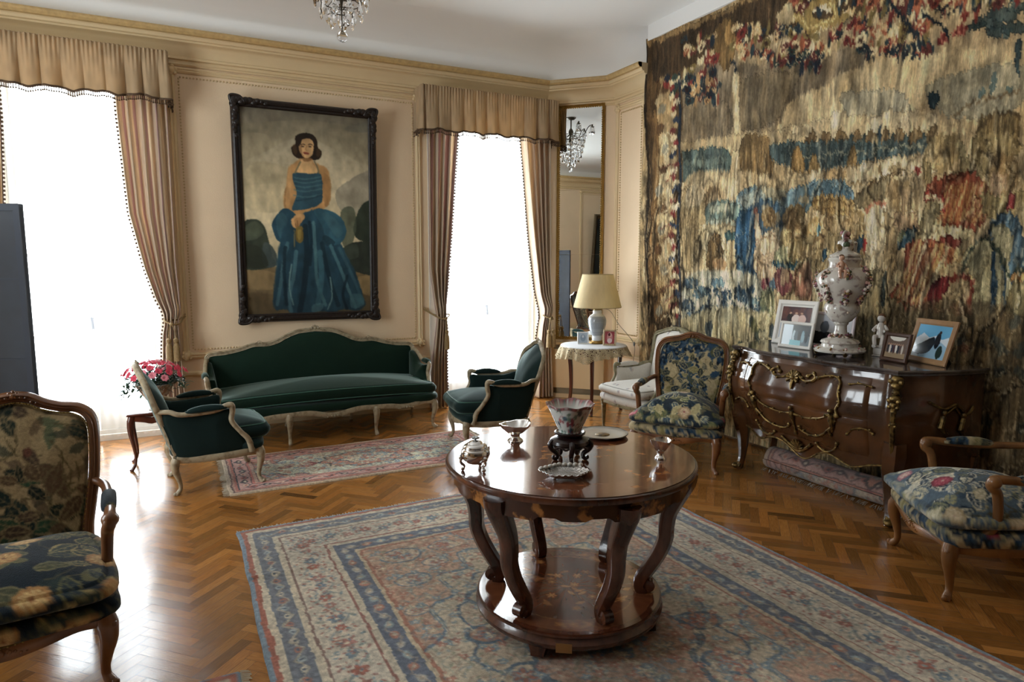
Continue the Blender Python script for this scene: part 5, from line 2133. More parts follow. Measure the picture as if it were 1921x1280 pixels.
def portrait():
    root = thing('portrait_painting', 'tall dark-framed oil portrait of a woman in a blue gown above the green sofa', 'painting', (1.13, YW, 0))
    tilt = .035; zb, zt, hw = .975, 2.93, .63
    def R(x, z, d): return (x, -.03-d-(z-zb)*tilt, z)
    w, h = 1.2, 1.88; pt = Paint(w, h, .0045, '8b897f')
    gr = np.linspace(0, 1, pt.H)[:, None, None]; pt.a = pt.a*(1-.0*gr); c1, c2 = hexc('86847c'), hexc('cfc7b2'); pt.a[:] = c1+(c2-c1)*np.clip(gr*1.9, 0, 1)
    cl = fbm(pt.H, pt.W, 70, 110, 61, 5)[..., None]; pt.a += (cl-.5)*.36
    pt.shade = (26, 9, .34, .97); replay(pt, PORTRAIT_ART); pt.shade = None; vg = 1.06-.30*np.abs(np.linspace(-1, 1, pt.H))[:, None, None]**2.2; pt.a *= vg; g_ = pt.a.mean(2, keepdims=True); pt.a = g_*hexc('fff2d6')+(pt.a-g_)*.72; pt.warp(1.1, 6, 71); n = fbm(pt.H, pt.W, 14, 9, 77, 4)[..., None]; pt.a = np.clip(pt.a*(.88+.3*n), 0, 1); pt.soft(2)
    U, V = np.meshgrid(np.linspace(-w/2, w/2, pt.W), np.linspace(0, h, pt.H)); Z = zb+.035+(1-V/h)*(zt-zb-.07)
    X = U; Y = -.045-(Z-zb)*tilt
    grid_mesh('painted_canvas', mat('oil_painting', rough=.42, attr=True, spec=.4, bump=.08, bscale=220), X, Y, Z, lin(pt.a), root)
    fm = mat('black_carved_frame', srgb('241a15'), rough=.42, var=.5, vscale=40, bump=.25, bscale=60)
    pr = [(-.01, .0), (-.012, .02), (0, .032), (.012, .03), (.022, .045), (.04, .05), (.055, .042), (.066, .02), (.066, 0)]
    s = MB(); rings = []
    for sx, z, sz in ((-1, zb, -1), (1, zb, -1), (1, zt, 1), (-1, zt, 1)):
        rings.append([R(sx*(hw-.055+p), z+sz*(-.055+p)*1, dd) for p, dd in pr])
    s.loft(rings, closed=True, cap=False, loop=True); fr = s.build('frame', fm, root, angle=30)
    for sx, z, sz in ((-1, zb, -1), (1, zb, -1), (1, zt, 1), (-1, zt, 1)):
        c = MB(); rr = random.Random(7)
        for k in range(9):
            t = k/8; r = .034-.018*t
            c.ball(R(sx*(hw-.02-.26*t), z+sz*(-.02+.012*sin(k*2.2)), .05), r, 8, 6, sc=(1.3, .6, 1))
            c.ball(R(sx*(hw-.02+.01*sin(k*2.2)), z-sz*(.02+.3*t), .05), r, 8, 6, sc=(1, .6, 1.3))
        c.tube(crv([R(sx*(hw-.0), z-sz*.05, .055), R(sx*(hw+.012), z+sz*.01, .06), R(sx*(hw-.06), z+sz*.012, .06), R(sx*(hw-.1), z-sz*.03, .055), R(sx*(hw-.06), z-sz*.05, .05)]), .012)
        c.build('corner_carving', fm, fr)
portrait()
# ------------------------------------------------------------------ rugs
def rug_paint(w, h, res, seed, big=True):
    P = Paint(w, h, res, 'cdbfa6'); rnd = random.Random(seed)
    if big:
        red, blue, navy, ivory, field, sand = 'a4604c', '4f6b88', '33455f', 'd3c8b0', 'c9bca2', 'b59a78'
        ed = [(0, '6d88a0'), (.02, 'a04f3e'), (.045, 'd2c6ae'), (.075, '5b6678'), (.165, 'cfc3ab'), (.195, '7a5a52'), (.203, 'cfc5b2'), (.40, '8a4f46'), (.408, 'cabfa8'), (.44, '4b5a74'), (.53, 'c4b294'), (.55, 'a0604c'), (.565, 'c8baa0')]
    else:
        red, blue, navy, ivory, field, sand = 'b06458', '5f7f88', '26262f', 'd8d2bc', 'cfd0b8', 'cbb08c'
        ed = [(0, 'c9b296'), (.03, '5a3432'), (.038, 'b98a74'), (.05, 'b0604f'), (.065, '2c2830'), (.07, 'c4948a'), (.16, '2c2830'), (.165, 'c06c60'), (.18, 'c9a08c'), (.20, '4a2e30'), (.205, field)]
    for o, c in ed: P.poly([(o, o), (w-o, o), (w-o, h-o), (o, h-o)], c)
    i0 = ed[-1][0]; cx, cy = w/2, h/2
    def motif(x, y, r, c, c2, a=0):
        P.flower(x, y, r, c, c2, ivory, 6, a)
    def ring(o, step, fn):
        L = [((o, o), (w-o, o)), ((w-o, o), (w-o, h-o)), ((w-o, h-o), (o, h-o)), ((o, h-o), (o, o))]
        for a, b in L:
            d = math.hypot(b[0]-a[0], b[1]-a[1]); n = max(1, int(round(d/step)))
            for k in range(n):
                t = (k+.5)/n; fn(a[0]+(b[0]-a[0])*t, a[1]+(b[1]-a[1])*t, math.atan2(b[1]-a[1], b[0]-a[0]), k)
    def vine(o, step, amp, wd, c):
        for a, b in (((o, o), (w-o, o)), ((w-o, o), (w-o, h-o)), ((w-o, h-o), (o, h-o)), ((o, h-o), (o, o))):
            d = math.hypot(b[0]-a[0], b[1]-a[1]); n = max(2, int(round(d/step)))*4; ux = ((b[0]-a[0])/d, (b[1]-a[1])/d)
            P.stroke([(a[0]+ux[0]*d*k/n-ux[1]*amp*sin(k*pi/2), a[1]+ux[1]*d*k/n+ux[0]*amp*sin(k*pi/2)) for k in range(n+1)], wd, c, .9, False)
    if big:
        vine(.12, .14, .024, .009, 'b9ab94'); ring(.12, .07, lambda x, y, a, k: (P.ell(x, y, .02, .014, ['9fb0b8', 'a8604e', 'd0c4ac'][k % 3], a), P.ell(x, y, .008, .008, navy)))
        vine(.302, .3, .055, .01, '7f8c90'); ring(.302, .10, lambda x, y, a, k: motif(x-sin(a)*.0, y+.014*cos(k*3), .034 if k % 2 else .026, ['a8503f', '5d7a92', 'b4756a'][k % 3], ['7c3a34', '3b5168', '8c4a44'][k % 3], k))
        for k in range(int((w+h)*520)):
            side = rnd.random(); o = .225+rnd.random()*.155
            if rnd.random() < .5: x, y = rnd.random()*w, (o if side < .5 else h-o)
            else: x, y = (o if side < .5 else w-o), rnd.random()*h
            if min(x, w-x, y, h-y) < .215: continue
            P.ell(x, y, .008, .0045, ['a05244', '54748a', '7d8c84', '8f4c46'][k % 4], rnd.random()*3)
        ring(.485, .08, lambda x, y, a, k: (P.ell(x, y, .026, .02, ['a8a6a0', 'b06a58', '8fa6b0'][k % 3], a), P.ell(x, y, .01, .01, 'c9b89c')))
        vine(.485, .16, .024, .008, '9c8f84')
        # corner spandrels, rust ground with blue scalloped edge
        for sx in (0, 1):
            for sy in (0, 1):
                f = lambda u, v: (u if sx == 0 else w-u, v if sy == 0 else h-v)
                sp = [(i0, i0), (i0+.86, i0), (i0+.80, i0+.12), (i0+.66, i0+.10), (i0+.62, i0+.24), (i0+.44, i0+.24), (i0+.42, i0+.42), (i0+.26, i0+.44), (i0+.26, i0+.64), (i0+.12, i0+.70), (i0+.12, i0+.90), (i0, i0+1.0)]
                Q = [f(u, v) for u, v in sp]; P.poly(crv(Q[1:], 4).tolist()+[Q[0]], 'b0705a', .5); P.stroke(Q[1:], .022, '4a6a88'); P.stroke([(x+.0, y+.012) for x, y in Q[1:]], .008, 'ddd2b8', .8)
                for u, v, r in ((.16, .14, .10), (.40, .12, .07), (.14, .42, .08), (.30, .28, .06), (.6, .06, .04), (.06, .7, .05)):
                    x, y = f(i0+u, i0+v); P.ell(x, y, r*1.12, r*.85, '46627e'); P.ell(x, y, r, r*.72, 'cdb9a0'); motif(x, y, r*.6, 'a9604e', '74839a', u*9)
        # medallion with scalloped lobes and pendants
        def lobes(rx, ry, n, amp, ph=0): return [(cx+(rx*(1+amp*cos(n*t+ph)))*cos(t), cy+(ry*(1+amp*cos(n*t+ph)))*sin(t)) for t in np.linspace(0, 2*pi, 96, endpoint=False)]
        P.poly(lobes(.50, .70, 12, .07), 'bda68c', .7); P.stroke(lobes(.50, .70, 12, .07), .014, '395672', 1, False)
        for k in range(12):
            t = 2*pi*(k+.5)/12; x, y = cx+.43*cos(t), cy+.60*sin(t); P.ell(x, y, .10, .075, '37546e', t); P.ell(x, y, .078, .056, 'b9a488' if k % 2 else 'a8735c', t); motif(x, y, .05, '9c5142', '4c6a84', k)
        P.poly(lobes(.36, .54, 8, .1, pi), '3a5066'); P.poly(lobes(.33, .50, 8, .1, pi), 'b08a74')
        for k in range(8): t = 2*pi*k/8; motif(cx+.22*cos(t), cy+.33*sin(t), .045, 'cdb698', '4f6d86', k)
        P.poly(lobes(.16, .22, 8, .12), '44607c'); motif(cx, cy, .1, 'c9b494', 'a45c4a')
        for sg in (-1, 1):
            for q, r in ((.84, .10), (.98, .06)): P.ell(cx, cy+sg*q, r*1.15, r*1.3, '40607c'); P.ell(cx, cy+sg*q, r*.9, r*1.02, 'b98c74'); motif(cx, cy+sg*q, r*.6, '9c5142', 'cdbb9c')
        nf = 3800
    else:
        vine(.115, .17, .028, .012, '2a2630'); ring(.115, .085, lambda x, y, a, k: (P.ell(x, y, .028, .02, ['d8b9a4', '2a2630', 'b4584c'][k % 3], a), P.ell(x, y, .014, .01, ['b0604f', 'd8cbb0', '26262f'][k % 3], a)))
        for sx in (0, 1):
            for sy in (0, 1):
                f = lambda u, v: (u if sx == 0 else w-u, v if sy == 0 else h-v)
                Q = [f(i0+u, i0+v) for u, v in ((0, 0), (.34, 0), (.28, .06), (.2, .05), (.14, .12), (.06, .12), (0, .2))]; P.poly(Q, 'bc7a6c'); P.stroke(Q[1:], .016, '2c2a34'); motif(*f(i0+.1, i0+.05), .045, 'd9c6a8', '2c3440'); motif(*f(i0+.22, i0+.03), .03, 'd9c6a8', '4c6a70')
        def lobes(rx, ry, n, amp): return [(cx+(rx*(1+amp*cos(n*t)))*cos(t), cy+(ry*(1+amp*cos(n*t)))*sin(t)) for t in np.linspace(0, 2*pi, 96, endpoint=False)]
        P.poly(lobes(.36, .20, 10, .08), '26282f'); P.poly(lobes(.335, .18, 10, .08), 'c9806a'); P.poly(lobes(.22, .12, 8, .12), '4a5a66'); P.poly(lobes(.19, .10, 8, .1), 'cfc7ae'); motif(cx, cy, .07, 'b0604c', '5b8088')
        for k in range(10): t = 2*pi*k/10; motif(cx+.28*cos(t), cy+.145*sin(t), .03, 'd8c8a8', '39454e', k)
        for sg in (-1, 1):
            for q, r in ((.46, .05), (.62, .035)): P.ell(cx+sg*q, cy, r*1.5, r, '7c3438'); motif(cx+sg*q, cy, r*.8, 'b96a5c', 'd8cbb0')
        nf = 1700
    for k in range(nf):   # scattered sprays over the field
        x = i0+rnd.random()*(w-2*i0); y = i0+rnd.random()*(h-2*i0); a = rnd.random()*6.3; q = rnd.random()
        if q < .25: P.stroke([(x, y), (x+.05*cos(a), y+.05*sin(a)), (x+.08*cos(a+.8), y+.08*sin(a+.8))], .005, ['7f8b80', '8c6a58', '6c8290'][k % 3], .6)
        elif q < .8: P.ell(x, y, .010, .006, ['a4604e', '6f8a98', '7c8468', '8c4c44', 'ddd4bc'][k % 5], a, .7)
        else: P.flower(x, y, .02, ['b4705c', 'd8ccb0', '7f97a4'][k % 3], ['8a4c42', '9c8468', '53708a'][k % 3], 'ddd0b4', 5, a)
    P.warp(1.6, 8, seed); hn = vnoise(P.H, P.W, 2, 2, seed+3); ln = fbm(P.H, P.W, 50, 90, seed+4, 3)
    f_ = .30 if big else .12; P.a = P.a*(1-f_)+hexc('d6cbb8')*f_; P.a = np.clip((P.a-.5)*1.12+.54, 0, 1); P.a = np.clip(P.a*(.80+.26*hn+.24*(ln-.5))[..., None], 0, 1); return P
def rug(name, label, x0, x1, y0, y1, res, seed, big, group=None, fr='x', z0=.0):
    P = rug_paint(x1-x0, y1-y0, res, seed, big); X, Y = np.meshgrid(np.linspace(x0, x1, P.W), np.linspace(y1, y0, P.H))
    Z = .012+(fbm(P.H, P.W, 40, 40, seed, 2)-.5)*.004+z0
    if big:
        d = Y-(3.23+(X-.22)*-.02); Z = Z+.012*np.exp(-(d/.022)**2)*np.clip(1-(X-.22)/.5, 0, 1)
    e = np.minimum(np.minimum(X-x0, x1-X), np.minimum(Y-y0, y1-Y)); Z = np.where(e < res*.6, .001+z0, Z)
    w_ = (fbm(P.H, P.W, 30, 30, seed+9, 2)-.5)*.014; X = X+w_*(np.minimum(X-x0, x1-X) < .05)*1.0; 
    root = thing(name, label, 'rug', (0, 0, 0), 0, group)
    grid_mesh('pile', mat(name+'_wool', rough=.95, attr=True, var=.25, vscale=160, sheen=.25, spec=.1, bump=.5, bscale=420), X, Y, Z, lin(P.a), root)
    s = MB(); rr = random.Random(seed)
    ends = [(x, y1, 1) for x in np.arange(x0, x1, .009)]+([(x, y0, -1) for x in np.arange(x0, x1, .009)]) if fr == 'y' else [(x0, y, -1) for y in np.arange(y0, y1, .009)]+[(x1, y, 1) for y in np.arange(y0, y1, .009)]
    for a, b, sg in ends:
        L = .02+.018*rr.random(); k = (rr.random()-.5)*.02
        if fr == 'y': s.tube([(a, b-sg*.003, z0+.008), (a+k*.5, b+sg*L*.5, z0+.006), (a+k, b+sg*L, z0+.003)], .0022, 3, cap=False)
        else: s.tube([(a-sg*.003, b, z0+.008), (a+sg*L*.5, b+k*.5, z0+.006), (a+sg*L, b+k, z0+.003)], .0022, 3, cap=False)
    f = s.build('fringe', mat('cotton_fringe', srgb('cfc4ae'), rough=.9, var=.2, vscale=30), root); f['kind'] = 'stuff'
rug('persian_rug', 'large faded red and blue patterned rug under the round wooden table', .225, 2.71, .42, 3.86, .0058, 12, True, fr='y')
rug('runner_rug', 'narrow pink and ivory patterned rug in front of the green sofa', .23, 2.28, 4.515, 5.42, .005, 22, False)

# ------------------------------------------------------------------ upholstery patterns
def verdure(seed, ground, leaves, edges, flowers, n, w=.9, h=.9, leaf=.09, res=.004, stems='5c5236', vein=None, fsize=.05, nfl=8, clump=None):
    P = Paint(w, h, res, ground); r = random.Random(seed)
    for k in range(n//2): x, y = r.random()*w, r.random()*h; P.leaf(x, y, leaf*(.8+.6*r.random()), leaf*.42, r.random()*6.3, leaves[k % len(leaves)], None, None, .55)
    for k in range(n//5): x, y = r.random()*w, r.random()*h; a = r.random()*6.3; P.stroke([(x, y), (x+.08*cos(a), y+.08*sin(a)), (x+.15*cos(a+.5), y+.15*sin(a+.5))], .005, stems)
    if clump:
        for k in range(clump[0]): x, y = r.random()*w, r.random()*h; [P.ell(x+(r.random()-.5)*clump[2], y+(r.random()-.5)*clump[2], .014, .010, clump[1][q % len(clump[1])], r.random()*3) for q in range(60)]
    for k in range(n):
        x, y = r.random()*w, r.random()*h; L = leaf*(.7+.7*r.random()); i = r.randrange(len(leaves))
        P.leaf(x, y, L, L*.46, r.random()*6.3, leaves[i], edges[i % len(edges)], vein or edges[i % len(edges)])
    for k in range(nfl):
        x, y = (k % 3+.3+.5*r.random())/3*w, (k//3+.3+.5*r.random())/max(1, -(-nfl//3))*h; c, c2, co = flowers[k % len(flowers)]; R = fsize*(.7+.6*r.random())
        P.flower(x, y, R*1.25, c2, c2, c2, 13, r.random()); P.flower(x, y, R, c, c2, co, 11, r.random(), .3); P.flower(x, y, R*.55, c, c2, co, 7, r.random(), .35)
    P.warp(1.8, 8, seed); nz = vnoise(P.H, P.W, 1.6, 1.6, seed+1); P.a = np.clip(P.a*(.86+.24*nz[..., None]), 0, 1); return P
U = {}
U['leaf'] = verdure(3, 'ab9670', ['1e2c26', '2c3a34', '5c4a36', '1a2420', '35503a', '64503c', '4e4034', '22302c'], ['8d7a58', '77684c'], [('8a5a48', '5c3c30', '3a2a20')], 190, leaf=.092, nfl=3, fsize=.014)
U['navy'] = verdure(9, '151f27', ['27362f', '222e36', '44452f', '2e3a36', '5a5638'], ['9c885a', '64603f', '6f6848'], [('c8a468', '9c7044', '7c5030'), ('d0b078', 'a87c4c', '8c5c38')], 95, leaf=.10, fsize=.042, nfl=12)
U['rose'] = verdure(21, '2a3640', ['26384c', 'a89c70', '6f7650', '1f2c38', 'b8ac80', '8c8a5c', '3c5468'], ['cfc496', '54604c', 'd8cfa4', '3a4c58'], [('d88c90', 'a84858', 'e8c8b0'), ('e4cdb0', 'b89c78', 'a45058'), ('c85868', '8c3040', 'e0b8a0')], 170, leaf=.09, fsize=.036, nfl=9)
U['verd'] = verdure(33, 'bfae88', ['1f2e40', '2f4a66', '1a2630', '27384c', '5c5c3c', '1c2a34', '8c8458'], ['b0a47c', '3c5468', '958a62'], [('b8505c', '84303c', 'd8a890'), ('d8c8a0', 'a89468', '8c7848')], 170, leaf=.07, fsize=.024, nfl=4, clump=(26, ['1e3044', '2a4660', '182430', '42586c'], .16))
U['pale'] = verdure(41, '5c6e7c', ['2a4056', 'd2caaa', 'ddd6bc', '8c8c6c', '22303e', 'e2dcc6', '5c7080', 'd4ceb4', 'c9c8b8', 'a8a47c'], ['ece4cc', '54687c', 'b8b090', '2c3c4c'], [('e8d8c8', 'b8747c', 'e8dcc8'), ('c86474', '8c3444', 'e0c0b0'), ('e8dcc0', 'c0ac88', 'b06868')], 230, leaf=.085, fsize=.034, nfl=9)
U['white'] = Paint(.9, .9, .005, 'e6e2da')
_r = random.Random(8)
for _k in range(38): _x, _y = _r.random()*.9, _r.random()*.9; U['white'].ell(_x, _y, .016, .01, '8c8a94', _r.random()*3, .7); U['white'].ell(_x+.008, _y+.006, .007, .007, 'b48c80', 0, .8)
def velvet(n, c, **k):
    return mat(n, srgb(c), rough=.75, var=.22, vscale=5, sheen=.7, sheen_tint=(.55, .72, .68), spec=.2, bump=.05, bscale=30, **k)
M['velvet'] = velvet('green_velvet', '10281c')
M['velvet2'] = velvet('blue_green_velvet', '112624')
M['pipe'] = mat('velvet_piping', srgb('3f6a5c'), rough=.6, sheen=.6)
M['fab'] = mat('woven_needlepoint', rough=.88, attr=True, sheen=.2, spec=.2, bump=.35, bscale=260, var=.16, vscale=140)
M['paintwood'] = mat('worn_painted_wood', srgb('a3957a'), rough=.45, col2=srgb('7d6d53'), vscale=26, contrast=(.32, .52), bump=.15, bscale=60)
M['paintwood2'] = mat('grey_green_painted_wood', srgb('9a9274'), rough=.5, col2=srgb('6f6a50'), vscale=26, contrast=(.3, .6))
M['beech'] = mat('waxed_beech_wood', srgb('8a5a34'), rough=.33, col2=srgb('4c2c18'), vscale=9, stretch=(1, 1, .35), coat=.3, contrast=(.28, .7), bump=.06, bscale=60)
M['beech2'] = mat('golden_beech_wood', srgb('9a6a3a'), rough=.33, col2=srgb('5c3a1e'), vscale=9, stretch=(1, 1, .35), coat=.3, contrast=(.28, .7), bump=.06, bscale=60)
M['mahog'] = mat('mahogany_wood', srgb('5f2f20'), rough=.28, col2=srgb('33170f'), vscale=14, stretch=(1, 1, .2), coat=.4, contrast=(.25, .75))
# ------------------------------------------------------------------ upholstered parts
def cushion(name, m, parent, out, z0, z1, top=.03, bot=.0, bul=.012, paint=None, uv=(.45, .45), rings=None, fine=90, droop=None, piping=None, B=None, puffy=2.4):
    """padded solid over a plan outline; B maps (u,v,h) to space"""
    O = np.asarray(out, float); seg = np.linalg.norm(np.roll(O, -1, 0)-O, axis=1); cum = np.r_[0, np.cumsum(seg)]; L = cum[-1]
    n = fine; t = np.linspace(0, L, n, endpoint=False); C2 = np.vstack([O, O[:1]]); O = np.c_[np.interp(t, cum, C2[:, 0]), np.interp(t, cum, C2[:, 1])]
    c = O.mean(0); k = rings or max(8, n//5 if n < 200 else n//4); prof = []
    for i in range(1, k+1): r = i/k; prof.append((r*.985, z1+top*(1-r**puffy)-.006*(r > .97), r))
    H = z1-z0; e = .55
    for q in (.12, .35, .65, .88): prof.append((1+bul*4*q*(1-q)*3, z1-H*q, 1+H*q*1.6/.3))
    for i in range(k, 0, -max(1, k//5)): r = i/k; prof.append((r*.985, z0-bot*(1-r**puffy), 2-r))
    V = []; CC = []
    for r, z, rx in prof:
        P = c+(O-c)*r; zz = np.full(n, z)
        if droop: zz = zz+droop(P[:, 0], P[:, 1])
        V.append(np.c_[P, zz]); Q = c+(O-c)*rx; CC.append(paint.at(Q[:, 0]+uv[0], Q[:, 1]+uv[1]) if paint is not None else np.zeros((n, 3))+.5)
    V = np.array(V); CC = np.array(CC); apex = V[0].mean(0)*1; apex[2] = prof[0][1]+(droop(c[0], c[1]) if droop else 0)
    f = lambda A: A if B is None else np.array([B(*p) for p in A.reshape(-1, 3)]).reshape(A.shape)
    s = MB(); s.loft(f(V), cap=False, c=CC.reshape(-1, 3)); s.add(f(np.array([apex])), [], CC[0][:1]); a = s.n-1; s.f += [(a, j, (j+1) % n) for j in range(n)]
    b = (len(prof)-1)*n; s.f.append(tuple(b+j for j in range(n-1, -1, -1)))
    o = s.build(name, m, parent, cols=paint is not None, angle=60)
    if piping:
        p = MB()
        for zz in ((z1-.004, z0+.004) if piping[2] == 2 else (z1-.004,)):
            P = c+(O-c)*1.004; P = np.c_[P, np.full(n, zz)]
            if droop: P[:, 2] += droop(P[:, 0], P[:, 1])
            p.tube(f(P), piping[1], 5, closed=True)
        p.build('piping', piping[0], o)
    return o
def cabriole(name, m, parent, x, y, zt, dx, dy, th=1., kick=1., knee=None, front=True):
    d = math.hypot(dx, dy); dx /= d; dy /= d
    pr = [(1.02, 0, .030), (.9, .012, .031), (.72, .014, .026), (.5, .001, .019), (.3, -.010, .0145), (.15, -.008, .0135), (.06, .008, .017), (.0, .022, .015)]
    P = crv([(x+dx*o*kick, y+dy*o*kick, zt*z) for z, o, r in pr], 5); R = np.interp(np.linspace(0, 1, len(P)), np.linspace(0, 1, len(pr)), [r*th for z, o, r in pr])
    P[-1, 2] = 0; s = MB(); s.tube(P, R, 10, ref=(dx, dy, .02), sec=[(cos(a)*(1 if abs(cos(a)) < .9 else .95), sin(a)) for a in np.linspace(0, 2*pi, 12, endpoint=False)])
    if front:
        c = P[4]; s.ball((c[0]+dx*.02*th, c[1]+dy*.02*th, c[2]), .014*th, 8, 6); s.ball((c[0]+dx*.024*th, c[1]+dy*.024*th, c[2]-.022), .009*th, 6, 5)
    s.ball((P[-1][0]+dx*.006, P[-1][1]+dy*.006, .012*th), .0125*th, 8, 6)
    return s.build(name, m, parent, angle=60)
def carving(s, f, r=.02, n=7, spread=.05, seed=1):
    """a small shell and leaves placed through f(a,b) -> point, a sideways, b up"""
    s.ball(f(0, 0), r, 8, 6)
    for k in range(n): t = (k/(n-1)-.5)*pi*.95; s.ball(f(sin(t)*spread*.55, cos(t)*spread*.35), r*.55, 7, 5)
    for sg in (-1, 1):
        for k in range(4): s.ball(f(sg*spread*(.5+.35*k), -.004*k+.006*sin(k*2)), r*(.62-.1*k), 7, 5)
BEAD = [(-1, -.5), (-.7, -.95), (-.25, -.7), (0, -.9), (.25, -.7), (.7, -.95), (1, -.5), (1, .5), (.7, 1), (-.7, 1), (-1, .5)]
def armchair(name, label, cat, loc, rz, p, group=None, scale=None):
    root = thing(name, label, cat, loc, rz, group, scale); g = p.get
    wm, fm = p['wood'], p['fabric']; wf, wb, dp = g('wf', .25), g('wb', .22), g('dp', .25); zr = g('zr', .25); zseat = g('zs', .33); zc = g('zc', .42)
    tilt = g('tilt', .29); yb = dp+.0; ph = g('paints', {}); bw = g('bw', .255); zt = g('zt', .80); cr = g('crest', .90); th = g('th', 1.)
    # legs
    if g('straight'):
        for sx in (-1, 1):
            for y, w_ in ((-dp, wf), (dp, wb)):
                s = MB(); s.lathe([(.012, 0), (.011, .02), (.013, .03), (.021, zr*.78), (.024, zr*.8), (.02, zr*.84), (.026, zr*.88), (.026, zr)], 14, (sx*w_, y, 0)); s.build('leg', wm, root)
    else:
        for sx in (-1, 1): cabriole('leg', wm, root, sx*wf, -dp, zr, sx*.7, -.7, th)
        for sx in (-1, 1): cabriole('leg', wm, root, sx*wb, dp, zr, sx*.3, .95, th*.92, front=False)
    # seat rail
    R = g('apron', .022); s = MB()
    fr = crv([(-wf, -dp, zr-.005), (-wf*.72, -dp-.02, zr+.008), (-wf*.35, -dp-.032, zr-R*.5), (0, -dp-.036, zr-R), (wf*.35, -dp-.032, zr-R*.5), (wf*.72, -dp-.02, zr+.008), (wf, -dp, zr-.005)], 5)
    s.tube(fr, .024, ref=(0, 0, 1), sec=[(a*.7, b) for a, b in BEAD])
    for sx in (-1, 1):
        sd = crv([(sx*wf, -dp, zr-.005), (sx*(wf+.012), -dp*.4, zr-.012), (sx*(wb+.02), dp*.4, zr-.012), (sx*wb, dp, zr)], 5); s.tube(sd, .024, ref=(0, 0, 1), sec=[(a*.7, b) for a, b in BEAD])
    s.tube([(-wb, dp, zr), (0, dp+.012, zr), (wb, dp, zr)], .022, ref=(0, 0, 1), sec=[(a*.6, b) for a, b in RECT])
    carving(s, lambda a, b: (a, -dp-.052, zr-R*.7+b*.6), .012, 5, .045)
    for sx in (-1, 1): s.ball((sx*wf, -dp-.02, zr+.0), .016, 8, 6)
    sr = s.build('seat_rail', wm, root)
    ins = 0 if g('open') else .035
    so = crv([(-wf-.012, -dp-.0), (-wf*.5, -dp-.034), (0, -dp-.044), (wf*.5, -dp-.034), (wf+.012, -dp), (wf+.02-ins*.6, -dp*.6), (wf+.01-ins*1.3, -dp*.2), (wb+.012-ins, dp-.02), (0, dp-.0), (-wb-.012+ins, dp-.02), (-wf-.01+ins*1.3, -dp*.2), (-wf-.02+ins*.6, -dp*.6)], 5, True)
    cushion('seat_upholstery', fm, root, so, zr, zseat, .012, paint=ph.get('seat'), uv=(.5, .3), bul=.03, fine=200 if ph else 72, rings=14)
    if g('nails'):
        q = MB()
        for a in fr[2:-2:1]: q.ball((a[0], a[1]-.016, a[2]+.028), .0042, 6, 4)
        for sx in (-1, 1):
            for t in np.linspace(0, 1, 26): q.ball((sx*(wf+.026-.03*t**2), -dp+2*dp*t, zr+.018), .0042, 6, 4)
        q.tube([(a[0], a[1]-.013, a[2]+.028) for a in fr[2:-2]], .0022, 4); q.build('nail_trim', M['nail'], root)
    iw = wf-.0 if g('open') else wf-.02; yf = -dp-g('cfront', .05)
    co = crv([(-iw-.005, yf+.02), (-iw*.5, yf-.008), (0, yf-.014), (iw*.5, yf-.008), (iw+.005, yf+.02), (iw+.01, -.08), (wb-.02, dp-.02), (0, dp-.005), (-wb+.02, dp-.02), (-iw-.01, -.08)], 5, True)
    cushion('seat_cushion', fm, root, co, zseat+.006, zc, g('ctop', .035), paint=ph.get('cushion'), uv=(.42, .42), bul=.035, fine=250 if ph else 80, piping=(p['pipe'], .0042, 2) if 'pipe' in p else None, puffy=2.0)
    # back
    yv = lambda v: yb+(v-zr)*tilt
    def B(u, v, d): return (u, yv(v)-d-.16*u*u*g('wrap', 1.), v)
    vb = zr+.02; half = g('half') or [(0, cr), (.06, cr-.012), (.12, cr-.045), (.17, cr-.065), (bw-.03, zt+.005), (bw-.002, zt-.05), (bw, zt-.15), (bw-.012, .56), (bw-.03, .42), (wb+.0, vb)]
    hp = crv(half, 5); full = np.r_[hp, (hp*[-1, 1])[::-1]]
    s = MB(); P = np.array([B(u, v, 0) for u, v in full]); s.tube(P, .021*th, ref=(0, 1, tilt), sec=[(a*.85, b*.8) for a, b in BEAD]); carving(s, lambda a, b: B(a, cr+.008+b-abs(a)*.25, .014), .014, 7, .05); bf = s.build('back_frame', wm, root)
    hi = np.array([(u*.93-(.004), zr+.04+(v-zr-.04)*.965) for u, v in hp]); fo = np.r_[hi, (hi*[-1, 1])[::-1]]; fo = fo[np.r_[True, np.linalg.norm(np.diff(fo, axis=0), axis=1) > 1e-4]]
    cushion('backrest', fm, root, fo, -.012, .01, g('bpuff', .045), bot=.008, paint=ph.get('back'), uv=(.45, -.05), fine=250 if ph else 90, B=B, puffy=3.2, bul=.0)
    if g('nails'):
        q = MB()
        for u, v in fo[::1]: q.ball(B(u*1.02, v, .016), .0042, 6, 4)
        q.tube([B(u*1.02, v, .014) for u, v in fo], .0022, 4); q.build('nail_trim', M['nail'], bf)
    # arms
    za = g('za', .55); yk = g('yk', -.09)
